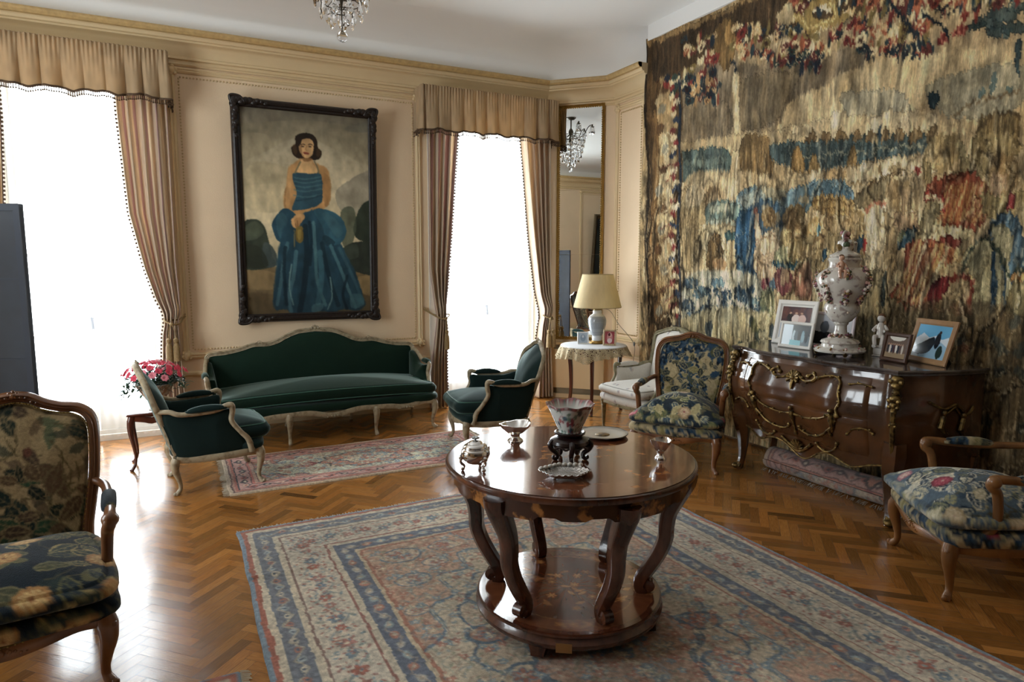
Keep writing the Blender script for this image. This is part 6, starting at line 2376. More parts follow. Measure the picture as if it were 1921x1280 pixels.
    for sx in (-1, 1):
        xw = wf+.03; yr = yv(za)-.16*bw*bw
        if g('open'):
            top = [(sx*(bw-.008), yr, za+.01), (sx*(bw+.03), yr-.07, za), (sx*xw, .08, za-.008), (sx*(xw+.005), yk+.01, za+.004), (sx*(xw+.004), yk-.03, za-.004), (sx*xw, yk-.035, za-.03), (sx*(xw-.008), yk-.005, za-.07), (sx*(xw-.016), yk+.005, zr+.12), (sx*(xw-.022), yk-.04, zr+.05), (sx*(xw-.025), yk-.06, zr)]
        else:
            top = [(sx*(bw-.004), yr-.0, za+.015), (sx*(bw+.018), yr-.06, za+.012), (sx*xw, yr-.13, za-.012), (sx*xw, .02, za-.012), (sx*xw, yk+.03, za+.012), (sx*xw, yk-.005, za+.012), (sx*(xw-.002), yk-.008, za-.03), (sx*(xw-.003), yk-.0, zr+.22), (sx*(xw-.002), yk-.05, zr+.14), (sx*(xw-.002), yk-.095, zr+.08), (sx*(xw-.006), yk-.115, zr-.005)]
        T = crv(top, 5); rr = np.interp(np.linspace(0, 1, len(T)), [0, .3, .5, .62, .8, 1], [.015, .017, .02, .019, .016, .022])*th
        s = MB(); s.tube(T, rr, 10); 
        if g('open'): s.ball((sx*(xw+.005), yk-.028, za-.008), .026*th, 10, 8)
        ar = s.build('arm_rail', wm, root, angle=60)
        cushion('arm_pad', fm, root, [(sx*xw+a, b) for a, b in crv([(-.022, .04-.10), (0, .04-.125), (.022, .04-.10), (.026, .04), (.022, .14), (0, .165), (-.022, .14), (-.026, .04)], 4, True)+np.array([0, .02 if g('open') else .015])], za-.005, za+.012, .022, paint=ph.get('seat'), uv=(.2, .3), fine=48)
        if not g('open'):
            y1 = yv(zr+.03)-.02
            po = crv([(yk+.0, za-.02), (yk+.0, zr+.22), (yk-.045, zr+.14), (yk-.085, zr+.07), (yk-.08, zr+.012), (0, zr+.002), (y1, zr+.01), ((y1+yr)/2, (za+zr)/2), (yr-.01, za+.0), (yr-.13, za-.02), (.02, za-.025)], 4, True)
            Bs = lambda u, v, d: (sx*(xw-.006+d-.016*(1-min(1, max(0, v-zr)/.3))-(wf-wb)*max(0, u)/dp*.8), u, v)
            cushion('side_panel', g('outer', fm), root, po, -.034, .002, .010, bot=.016, paint=ph.get('side'), uv=(.4, .1), fine=70, B=Bs, puffy=3)
    return root
M['nail'] = mat('brass_nail', srgb('a08850'), rough=.35, metal=.8)
GB = dict(wood=M['paintwood'], fabric=M['velvet2'], pipe=M['pipe'], zt=.745, crest=.85, zc=.405, zs=.305, zr=.235, ctop=.06, cfront=.06, bpuff=.07)
armchair('bergere_armchair', 'green velvet bergere facing right beside the flower stand', 'armchair', (.173, 4.95, .007), radians(90+5), dict(GB, wf=.26, wb=.23), 'green velvet bergeres').rotation_euler[0] = -.024
armchair('bergere_armchair', 'green velvet bergere facing left in front of the narrow window', 'armchair', (2.265, 4.93, .007), radians(-90-9), dict(GB, wf=.26, wb=.23), 'green velvet bergeres').rotation_euler[0] = -.024
FF = dict(wood=M['beech'], fabric=M['fab'], open=True, zt=.80, crest=.90, zc=.40, zs=.33, zr=.25, nails=True, ctop=.06, cfront=.05, yk=-.11, bw=.275, wf=.29, wb=.24, dp=.27, za=.57, th=1.15, bpuff=.04, apron=.026,
          half=[(0, .925), (.05, .917), (.10, .897), (.16, .885), (.22, .872), (.262, .835), (.275, .76), (.268, .62), (.25, .5), (.235, .4), (.235, .27)])
armchair('fauteuil_armchair', 'wooden armchair in navy and cream verdure needlepoint beside the commode', 'armchair', (3.40, 3.85, 0), radians(-51), dict(FF, ctop=.13,  paints=dict(back=U['verd'], cushion=U['rose'], seat=U['verd'])), 'needlepoint armchairs')
armchair('fauteuil_armchair', 'carved armchair with dark leaf needlepoint in the left foreground', 'armchair', (-.60, 2.88, 0), radians(4), dict(FF, wood=M['beech'], crest=.945, half=[(0, .95), (.05, .942), (.10, .915), (.16, .895), (.22, .885), (.262, .85), (.275, .78), (.268, .62), (.25, .5), (.235, .4), (.235, .27)], paints=dict(back=U['leaf'], cushion=U['navy'], seat=U['navy'])), 'needlepoint armchairs')
armchair('fauteuil_armchair', 'golden wood armchair with pale floral cushion cut by the right edge', 'armchair', (3.41, 1.71, 0), radians(-126), dict(FF, wood=M['beech2'], ctop=.11, paints=dict(back=U['pale'], cushion=U['pale'], seat=U['verd'])), 'needlepoint armchairs')
armchair('bergere_armchair', 'white upholstered armchair with grey-green painted frame behind the lamp table', 'armchair', (3.745, 4.74, 0), radians(-90+4), dict(wood=M['paintwood2'], fabric=M['fab'], straight=True, zt=.80, crest=.89, zr=.25, zs=.33, zc=.41, ctop=.04, wf=.27, wb=.24, dp=.25, za=.55, bw=.25, apron=.0, tilt=.2, pipe=mat('grey_piping', srgb('a8a49c'), rough=.8),
    paints=dict(back=U['white'], cushion=U['white'], seat=U['white'], side=U['white']), half=[(0, .90), (.08, .893), (.17, .865), (.235, .84), (.25, .80), (.25, .72), (.25, .62), (.25, .5), (.245, .4), (.24, .27)]), 'white armchairs')
# ------------------------------------------------------------------ the long sofa
def sofa():
    root = thing('canape_sofa', 'long green velvet sofa with serpentine carved back under the portrait', 'sofa', (1.14, 6.0, 0)); wm, fm = M['paintwood'], M['velvet']
    hw = .91; yf = -.34; ybk = .30; zr = .245
    for x in (-hw, -.365, .365, hw): cabriole('leg', wm, root, x, yf-(.03 if abs(x) < .5 else 0), zr, (x/abs(x))*(.7 if abs(x) > .5 else .05), -.7, 1.0)
    for x in (-hw, -.3, .3, hw): cabriole('leg', wm, root, x, ybk, zr, x*.2, .9, .95, front=False)
    s = MB(); xs = [-hw, -.80, -.64, -.5, -.365, -.2, 0, .2, .365, .5, .64, .80, hw]; zz = [0, .012, -.018, .0, .006, .008, -.028, .008, .006, 0, -.018, .012, 0]
    fr = crv([(x, yf-.03*(1-(x/hw)**2)-.01, zr+z) for x, z in zip(xs, zz)], 5); s.tube(fr, .022, ref=(0, 0, 1), sec=[(a*.7, b) for a, b in BEAD])
    for sx in (-1, 1): s.tube(crv([(sx*hw, yf, zr), (sx*(hw+.01), 0, zr-.008), (sx*hw, ybk, zr)], 5), .022, ref=(0, 0, 1), sec=[(a*.7, b) for a, b in BEAD])
    s.tube([(-hw, ybk, zr), (hw, ybk, zr)], .02, ref=(0, 0, 1), sec=RECT); 
    for x, zo in ((0, -.03), (-.64, -.02), (.64, -.02), (-.365, .0), (.365, .0)):
        carving(s, lambda a, b: (x+a, yf-.062+.03*(x/hw)**2, zr+zo+b*.5), .012 if zo else .009, 5, .05 if zo else .02)
    s.build('seat_rail', wm, root)
    so = crv([(-hw-.01, yf), (-.6, yf-.022), (-.3, yf-.034), (0, yf-.038), (.3, yf-.034), (.6, yf-.022), (hw+.01, yf), (hw+.02, 0), (hw+.0, ybk), (0, ybk), (-hw-.0, ybk), (-hw-.02, 0)], 4, True)
    cushion('seat_upholstery', fm, root, so, zr+.008, .325, .0, bul=.01, fine=110)
    iw = hw-.01; co = crv([(-iw, yf+.01), (-.6, yf-.022), (-.3, yf-.036), (0, yf-.04), (.3, yf-.036), (.6, yf-.022), (iw, yf+.01), (iw-.0, -.15), (iw-.05, .1), (iw-.06, ybk-.06), (0, ybk-.03), (-iw+.06, ybk-.06), (-iw+.05, .1), (-iw, -.15)], 4, True)
    cushion('seat_cushion', fm, root, co, .33, .42, .06, bul=.012, fine=150, piping=(M['pipe'], .004, 2), puffy=1.7, droop=lambda x, y: .03*(1-(np.abs(x)/hw)**2)-.008)
    ti = .14; B = lambda u, v, d: (u, ybk+.0+(v-zr)*ti-d, v)
    half = [(0, .885), (.08, .878), (.16, .868), (.25, .835), (.34, .79), (.42, .768), (.50, .768), (.56, .765), (.66, .735), (.78, .712), (.88, .705), (.93, .69), (.945, .64), (.945, .5), (.93, .3), (.90, .26)]
    hp = crv(half, 4); full = np.r_[hp, (hp*[-1, 1])[::-1]]
    s = MB(); s.tube([B(u, v, 0) for u, v in full], .02, ref=(0, 1, ti), sec=[(a, b*.8) for a, b in BEAD]); 
    for u0, v0, r in ((0, .90, .015), (-.5, .785, .009), (.5, .785, .009)):
        carving(s, lambda a, b: B(u0+a, v0+b-abs(a)*.12, .016), r, 7, .06 if u0 == 0 else .045)
    s.build('back_frame', wm, root)
    hi = np.array([(u*.985, .30+(v-.30)*.965) for u, v in hp]); fo = np.r_[hi, (hi*[-1, 1])[::-1]]
    cushion('backrest', fm, root, fo, -.012, .012, .035, bot=.0, fine=150, B=B, puffy=4, bul=0)
    for sx in (-1, 1):
        T = crv([(sx*.945, ybk+.05, .66), (sx*.958, .24, .63), (sx*.968, .12, .565), (sx*.972, .02, .55), (sx*.97, -.06, .56), (sx*.962, -.09, .54), (sx*.955, -.075, .48), (sx*.945, -.12, .42), (sx*.93, -.2, .36), (sx*.92, -.24, .31), (sx*.91, -.27, .25)], 5)
        s = MB(); s.tube(T, np.interp(np.linspace(0, 1, len(T)), [0, .4, .55, .8, 1], [.018, .016, .022, .018, .022]), 10); s.build('arm_rail', wm, root, angle=60)
        cushion('arm_pad', fm, root, [(sx*.972+a, b) for a, b in crv([(-.024, -.05), (0, -.07), (.024, -.05), (.027, .03), (.022, .1), (0, .12), (-.022, .1), (-.027, .03)], 4, True)], .556, .575, .02, fine=48)
        po = crv([(-.075, .54), (-.065, .47), (-.12, .41), (-.2, .34), (-.22, .285), (0, .27), (.28, .27), (.34, .45), (.35, .62), (.24, .61), (.12, .545), (0, .535)], 4, True)
        Bs = lambda u, v, d: (sx*(.955+d-.02*(1-min(1, (v-.25)/.3))), u, v)
        cushion('side_panel', fm, root, po, -.05, .0, .008, bot=.02, fine=70, B=Bs, puffy=3)
sofa()

M['bronze'] = mat('antique_gilt_bronze', srgb('8f7646'), rough=.42, metal=.85, col2=srgb('3c2f1e'), vscale=40, contrast=(.35, .62))
# ------------------------------------------------------------------ round marquetry table
M['marq'] = mat('walnut_marquetry', srgb('6a3c24'), rough=.16, col2=srgb('3a1e14'), vscale=7, stretch=(1, 1, .3), coat=.6, contrast=(.25, .75))
M['marqleg'] = mat('dark_walnut_inlay', srgb('5a3220'), rough=.25, col2=srgb('26130c'), vscale=16, stretch=(1, 1, .4), coat=.5, contrast=(.3, .62))
def marquetry(name, r, parent, seed, z):
    """round inlaid board: banded rim, radiating veneer, scattered flower inlay"""
    n = 180; nr = 90; t = np.linspace(0, 2*pi, n+1); rr = np.linspace(0, 1, nr)*r; R, T = np.meshgrid(rr, t, indexing='ij'); X, Y = R*np.cos(T), R*np.sin(T)
    P = Paint(2*r, 2*r, r/150, '5c3422'); q = random.Random(seed)
    P.ell(r, r, r, r, '5a2f1e'); P.ell(r, r, r*.93, r*.93, '9a6840'); P.ell(r, r, r*.925, r*.925, '74432a'); P.ell(r, r, r*.74, r*.74, 'a8744a'); P.ell(r, r, r*.733, r*.733, '683a24')
    for k in range(56):
        a = q.random()*6.3; d = r*(.05+.62*q.random()) if k % 3 else r*(.78+.11*q.random()); x, y = r+d*cos(a), r+d*sin(a); c = ['b87c48', 'c08850', '94603a', 'a46e42'][k % 4]
        if k % 2: P.leaf(x, y, .05, .02, q.random()*6.3, c, None, None, .8)
        else: P.flower(x, y, .022, c, '7a4a2a', 'b8864c', 6, a)
        if k % 3 == 0: P.stroke([(x, y), (x+.06*cos(a+1), y+.06*sin(a+1)), (x+.09*cos(a+2), y+.09*sin(a+2))], .004, '8a5a34', .8)
    P.warp(1.5, 10, seed); C = P.at(X+r, Y+r); wedge = .88+.2*np.modf(T/(2*pi)*16)[0]; C = C*wedge[..., None]*(.85+.3*vnoise(nr, n+1, 9, 1.5, seed))[..., None]
    return grid_mesh(name, mat(name+'_veneer', rough=.13, attr=True, coat=.7, spec=.5), X, Y, np.full_like(X, z), C, parent)
TC = (1.43, 2.295)
def round_table():
    root = thing('pedestal_table', 'round inlaid walnut table with six scroll legs on the patterned rug', 'table', (TC[0], TC[1], .016), 0)
    zt = .686; r = .519; zp = .112; rp = .395
    top = MB(); top.lathe([(r-.02, zt-.03), (r-.004, zt-.026), (r, zt-.014), (r-.002, zt-.004), (r-.012, zt-.0005)], 120); top.build('top_edge', M['marqleg'], root)
    marquetry('tabletop', r-.012, root, 5, zt+.0012)
    # apron with stepped, scalloped lower edge
    s = MB(); n = 144; ra = r-.035; rings = []
    def low(a):
        u = (a*6/(2*pi)) % 1; return .074 if abs(u-.5) < .22 else (.058+.0*u if abs(u-.5) < .38 else .068)
    for rr_, f in ((ra, 0), (ra, 1), (ra-.02, 1), (ra-.02, 0)):
        rings.append([(rr_*cos(2*pi*k/n), rr_*sin(2*pi*k/n), zt-.028-(low(2*pi*k/n) if f else 0)) for k in range(n)])
    q = random.Random(2); s.loft([[R[k] for R in rings] for k in range(n)], loop=True, c=None); ap = s.build('apron', mat('apron_inlay', srgb('a06a38'), rough=.25, col2=srgb('3c2014'), vscale=11, detail=5, contrast=(.56, .62), coat=.5), root, angle=30)
    # legs
    for k in range(6):
        a = radians(24+60*k); ca, sa = cos(a), sin(a); h0, h1 = zt-.05, zp+.004
        prof = [(.535, 1.0, .045), (.53, .93, .043), (.50, .82, .038), (.463, .68, .033), (.452, .56, .031), (.45, .46, .030), (.425, .34, .029), (.385, .22, .028), (.348, .12, .027), (.335, .06, .026), (.345, .022, .024), (.368, .016, .02)]
        rs = .88; P = crv([((x*rs+.005)*ca, (x*rs+.005)*sa, h1+(h0-h1)*t) for x, t, w in prof], 5); W_ = np.interp(np.linspace(0, 1, len(P)), np.linspace(0, 1, len(prof)), [w for x, t, w in prof])
        s = MB(); s.tube(P, W_*1.02, ref=(-sa, ca, 0), sec=[(-1, -.75), (-.7, -.95), (.5, -.95), (1, -.3), (1, .3), (.5, .95), (-.7, .95), (-1, .75)])
        e = P[-1]; 
        for b_, r_ in ((-1, .001), (1, .001)): pass
        c = np.array([e[0]+ca*.006, e[1]+sa*.006, h1+.03]); tv = np.array([-sa, ca, 0.])*.019
        rings = [[c+tv*w_+np.array([ca*cos(q_), sa*cos(q_), sin(q_)])*rr_ for q_ in np.linspace(0, 2*pi, 14, endpoint=False)] for w_, rr_ in ((-1.12, .002), (-1.12, .014), (-1, .02), (-1, .026), (1, .026), (1, .02), (1.12, .014), (1.12, .002))]
        s.loft(rings); s.build('leg', M['marqleg'], root, angle=50)
    s = MB(); s.lathe([(rp-.03, .045), (rp-.012, .05), (rp-.002, .06), (rp, .075), (rp-.012, .088), (rp-.016, .094), (rp-.006, .102), (rp-.006, .110), (rp-.014, zp)], 96); s.build('platform', M['marqleg'], root)
    marquetry('platform_board', rp-.014, root, 15, zp+.0012)
    s = MB()
    for k in range(4):
        a = radians(40+90*k); ca, sa = cos(a), sin(a); s.tube([((rp-.05)*ca, (rp-.05)*sa, .047), ((rp-.045)*ca, (rp-.045)*sa, .02), ((rp-.04)*ca, (rp-.04)*sa, 0)], [.05, .04, .035], 4)
        s.build('bracket_foot', M['marqleg'], root, smooth=False); s = MB()
    # handle-like blank plaque on the base edge
    a = radians(-92-32); s = MB(); s.box(-.03, .03, -.002, .002, .05, .085); pq = s.build('inlay_plaque', mat('pale_inlay', srgb('8a6034'), rough=.3), root, smooth=False); pq.location = ((rp+.001)*cos(a), (rp+.001)*sin(a), 0); pq.rotation_euler = (0, 0, a+pi/2)
round_table()
ZT = .016+.686+.0015
M['silver'] = mat('polished_silver', (.86, .85, .83), rough=.13, metal=1, bump=.06, bscale=30)
M['silver2'] = mat('chased_silver', (.86, .85, .83), rough=.2, metal=1, bump=.8, bscale=110)
def at_px(x, y): return (x, y, ZT)
def tureen(x, y):
    root = thing('silver_tureen', 'small lidded silver pot on ball feet near the left edge of the round table', 'pot', (x, y, ZT), .3)
    s = MB(); s.lathe([(.004, .026), (.03, .028), (.048, .042), (.057, .062), (.055, .078), (.047, .086), (.05, .09), (.045, .091), (.044, .086), (.004, .06)], 32)
    s.build('bowl', M['silver'], root)
    s = MB(); s.lathe([(.047, .091), (.046, .096), (.036, .104), (.03, .105), (.024, .112), (.012, .117), (.004, .119)], 28); lid = s.build('lid', M['silver'], root)
    s = MB(); s.ball((0, 0, .124), .007, 8, 6)
    for k in range(6): a = k*pi/3; s.ball((.010*cos(a), .010*sin(a), .127), .0065, 7, 5, sc=(1.2, 1.2, .7))
    s.tube([(0, 0, .118), (0, 0, .128)], .005); s.build('finial', mat('dull_silver', (.35, .35, .33), rough=.4, metal=1), lid)
    for k in range(3):
        a = k*2*pi/3+.5; s = MB(); s.tube(crv([(.05*cos(a), .05*sin(a), .06), (.058*cos(a), .058*sin(a), .035), (.045*cos(a), .045*sin(a), .018), (.052*cos(a), .052*sin(a), .006)]), [.006]*19, 7); s.ball((.05*cos(a), .05*sin(a), .008), .0085, 8, 6); s.ball((.056*cos(a), .056*sin(a), .052), .011, 8, 6); s.build('foot', M['silver'], root)
    for sg in (-1, 1):
        s = MB(); s.tube(crv([(sg*.055, 0, .075), (sg*.068, 0, .078), (sg*.07, 0, .065), (sg*.056, 0, .058)]), .0035, 6); s.build('handle', M['silver'], root)
def footed(name, label, x, y, R, H, ov=1., rz=0., cup=.5, lobes=8):
    root = thing(name, label, 'dish', (x, y, ZT), rz); zc = H*(1-cup)
    s = MB(); n = 64; pr = [(.12, 0), (.5, .12), (.85, .6), (1, 1), (.97, 1.0), (.8, .62), (.45, .2), (.05, .12)]; rings = []
    for rr_, z in pr: rings.append([((R*rr_*(1+.05*(rr_ > .7)*cos(lobes*2*pi*k/n)))*cos(2*pi*k/n)*ov, (R*rr_*(1+.05*(rr_ > .7)*cos(lobes*2*pi*k/n)))*sin(2*pi*k/n), zc+(H-zc)*z+.004*(rr_ > .9)*cos(2*2*pi*k/n)) for k in range(n)])
    s.loft(rings); s.build('bowl', M['silver'], root)
    s = MB(); s.lathe([(R*.55, 0), (R*.55, .004), (R*.48, .009), (R*.36, zc*.45), (R*.3, zc*.7), (R*.34, zc*.9), (R*.36, zc+.004), (.002, zc+.006)], 28); s.build('foot', M['silver'], root)
    return root
def bowl_on_stand(x, y):
    st = thing('carved_stand', 'dark carved wooden stand with curled legs under the patterned bowl', 'stand', (x, y, ZT), .2); dw = mat('dark_rosewood', srgb('2a1512'), rough=.3, col2=srgb('140a09'), vscale=20, coat=.4)
    s = MB(); s.lathe([(.004, .098), (.05, .098), (.054, .104), (.062, .107), (.064, .113), (.058, .116), (.05, .112), (.004, .110)], 40); s.lathe([(.05, .098), (.066, .09), (.08, .082), (.083, .07), (.078, .062), (.072, .066), (.06, .085), (.045, .095)], 40); 
    s.build('seat_ring', dw, st)
    for k in range(5):
        a = 2*pi*k/5+.3; ca, sa = cos(a), sin(a); P = crv([(.074*ca, .074*sa, .082), (.088*ca, .088*sa, .066), (.078*ca, .078*sa, .045), (.058*ca, .058*sa, .028), (.056*ca, .056*sa, .012), (.066*ca, .066*sa, .006), (.074*ca, .074*sa, .012), (.07*ca, .07*sa, .02)], 4)
        s = MB(); s.tube(P, np.linspace(.012, .006, len(P)), 8); s.build('leg', dw, st)
        a2 = a+pi/5; s = MB(); s.tube(crv([(.076*cos(a), .076*sin(a), .07), (.078*cos(a+.3), .078*sin(a+.3), .055), (.077*cos(a2), .077*sin(a2), .064), (.078*cos(a2+.33), .078*sin(a2+.33), .055), (.076*cos(a+2*pi/5), .076*sin(a+2*pi/5), .07)]), .005, 6); s.build('fretwork', dw, st)
    b = thing('porcelain_bowl', 'tall flared porcelain bowl with red and green painting on a carved stand', 'bowl', (x, y, ZT+.112), .1)
    n = 96; pr = [(.042, 0), (.047, .002), (.047, .010), (.054, .026), (.066, .052), (.081, .084), (.092, .106), (.099, .117), (.098, .120), (.09, .112), (.076, .086), (.055, .048), (.03, .02), (.002, .017)]; rings = []; CC = []
    P = Paint(.8, .2, .0022, 'd9dcd6'); q = random.Random(6)
    for k in range(90): xx, yy = q.random()*.8, .02+q.random()*.12; c = ['5b7a6c', '8c4048', '3c5a68', '6c8c84', 'a86060', '46505c'][k % 6]; P.ell(xx, yy, .012*q.random()+.005, .006+.008*q.random(), c, q.random()*3, .85)
    for k in range(50): xx, yy = q.random()*.8, q.random()*.14; P.stroke([(xx, yy), (xx+.02, yy-.012), (xx+.03, yy+.006)], .003, ['3c4c58', '7c3840', '4c6c5c'][k % 3])
    P.poly([(0, .0), (.8, 0), (.8, .014), (0, .014)], '8c5a5c')
    for k in range(40): P.ell(k*.02+.01, .007, .006, .005, ['d9dcd6', '5b7a6c', 'b87a78'][k % 3])
    pr = np.vstack([crv(pr[:9], 5), np.array(pr[9:])])
    nt_ = len(pr)-5
    for i, (r_, z) in enumerate(pr):
        wob = 1+.012*max(0, (z-.05)/.07)*np.cos(8*np.linspace(0, 2*pi, n, endpoint=False)); A = np.linspace(0, 2*pi, n, endpoint=False)
        rings.append(np.c_[r_*wob*np.cos(A), r_*wob*np.sin(A), np.full(n, z)+(.003*np.cos(8*A) if z > .1 else 0)])
        yy = .121-z; CC.append(P.at(A/(2*pi)*.79, np.full(n, min(max(yy, 0), .14))) if (i < nt_ or z > .1) else lin(np.tile(hexc('dfe2dc'), (n, 1))))
    s = MB(); s.loft(np.array(rings), c=np.concatenate(CC)); s.build('bowl_body', mat('glazed_porcelain', rough=.12, attr=True, coat=.6), b, cols=True, angle=60)
def nut_tray(x, y):
    root = thing('silver_basket', 'openwork hexagonal silver tray at the near edge of the round table', 'tray', (x, y, ZT), -.5)
    s = MB(); n = 72; rings = []
    def hexr(a): u = (a % (pi/3))-pi/6; return cos(pi/6)/cos(u)
    for R_, z in ((.0, .013), (.05, .012), (.08, .012), (.092, .018), (.118, .028), (.120, .0265), (.096, .012), (.08, .008), (0, .008)):
        rings.append([(R_*hexr(2*pi*k/n)*cos(2*pi*k/n)*1.05+.0, R_*hexr(2*pi*k/n)*sin(2*pi*k/n)*.8, z+(.003*cos(24*2*pi*k/n) if R_ > .1 else 0)) for k in range(n)])
    s.loft([[(a*.80, b*.80, c) for a, b, c in R] for R in rings], cap=False); s.build('tray_body', M['silver2'], root, angle=70)
    for k in range(4):
        a = pi/4+k*pi/2; s = MB(); s.ball((.055*cos(a), .042*sin(a), .005), .006, 8, 6); s.build('foot', M['silver'], root)
    cm = mat('white_sugared_nuts', srgb('d8d4cc'), rough=.5)
    L = [(-.088+.0175*k, .008+.0145*k) for k in range(4)]+[(-.018+.0205*k, .062-.0*k) for k in range(5)]
    for k, (a, b_) in enumerate(L):
        m_ = MB(); m_.ball((0, 0, 0), .0098, 12, 8, sc=(1.1, .85, .85)); o = m_.build('sugared_almond', cm, None) if k == 0 else None
        if k == 0: proto = o
        else: o = proto.copy(); COL.objects.link(o)
        ca, sa = cos(-.5), sin(-.5); a_, bb = a, b_; o.location = (x+a_*ca-bb*sa, y+a_*sa+bb*ca, ZT+.0295); tag(o, 'white bead-like sweet resting along the far rim of the hexagonal silver tray', 'sweet', 'white sweets on the silver tray')
def plate(x, y):
    root = thing('lobed_plate', 'flat scalloped plate with gilt centre on the far side of the round table', 'plate', (x, y, ZT), .2)
    s = MB(); n = 96; rings = []
    for R_, z in ((.03, 0), (.08, .0), (.112, .012), (.116, .0135), (.114, .0155), (.09, .008), (.06, .004), (.0, .004)):
        rings.append([(R_*(1+.03*(R_ > .1)*abs(sin(5*2*pi*k/n)))*cos(2*pi*k/n), R_*(1+.03*(R_ > .1)*abs(sin(5*2*pi*k/n)))*sin(2*pi*k/n), z) for k in range(n)])
    s.loft(rings, cap=False); s.build('plate_body', mat('pale_glaze', srgb('c9c6bc'), rough=.2, coat=.4), root, angle=70)
    s = MB(); s.lathe([(.035, .0045), (.033, .006), (.001, .0062)], 30); s.build('gilt_emblem', M['bronze'], root)
    s = MB(); s.tube([(.117*cos(t), .117*sin(t), .0145) for t in np.linspace(0, 2*pi, 60, endpoint=False)], .0022, 6, closed=True); s.build('rim', mat('dark_rim', srgb('4c3c30'), rough=.3), root)
tureen(1.0, 2.295)
footed('footed_dish', 'boat-shaped silver footed dish nearest the green bergere on the round table', 1.33, 2.60, .066, .08, 1.12, .3, .6)
bowl_on_stand(1.405, 2.255)
nut_tray(1.262, 2.06)
plate(1.735, 2.50)
footed('silver_goblet', 'small lobed silver goblet alone on the right side of the round table', 1.737, 2.085, .042, .08, 1, .4, .62, 6)
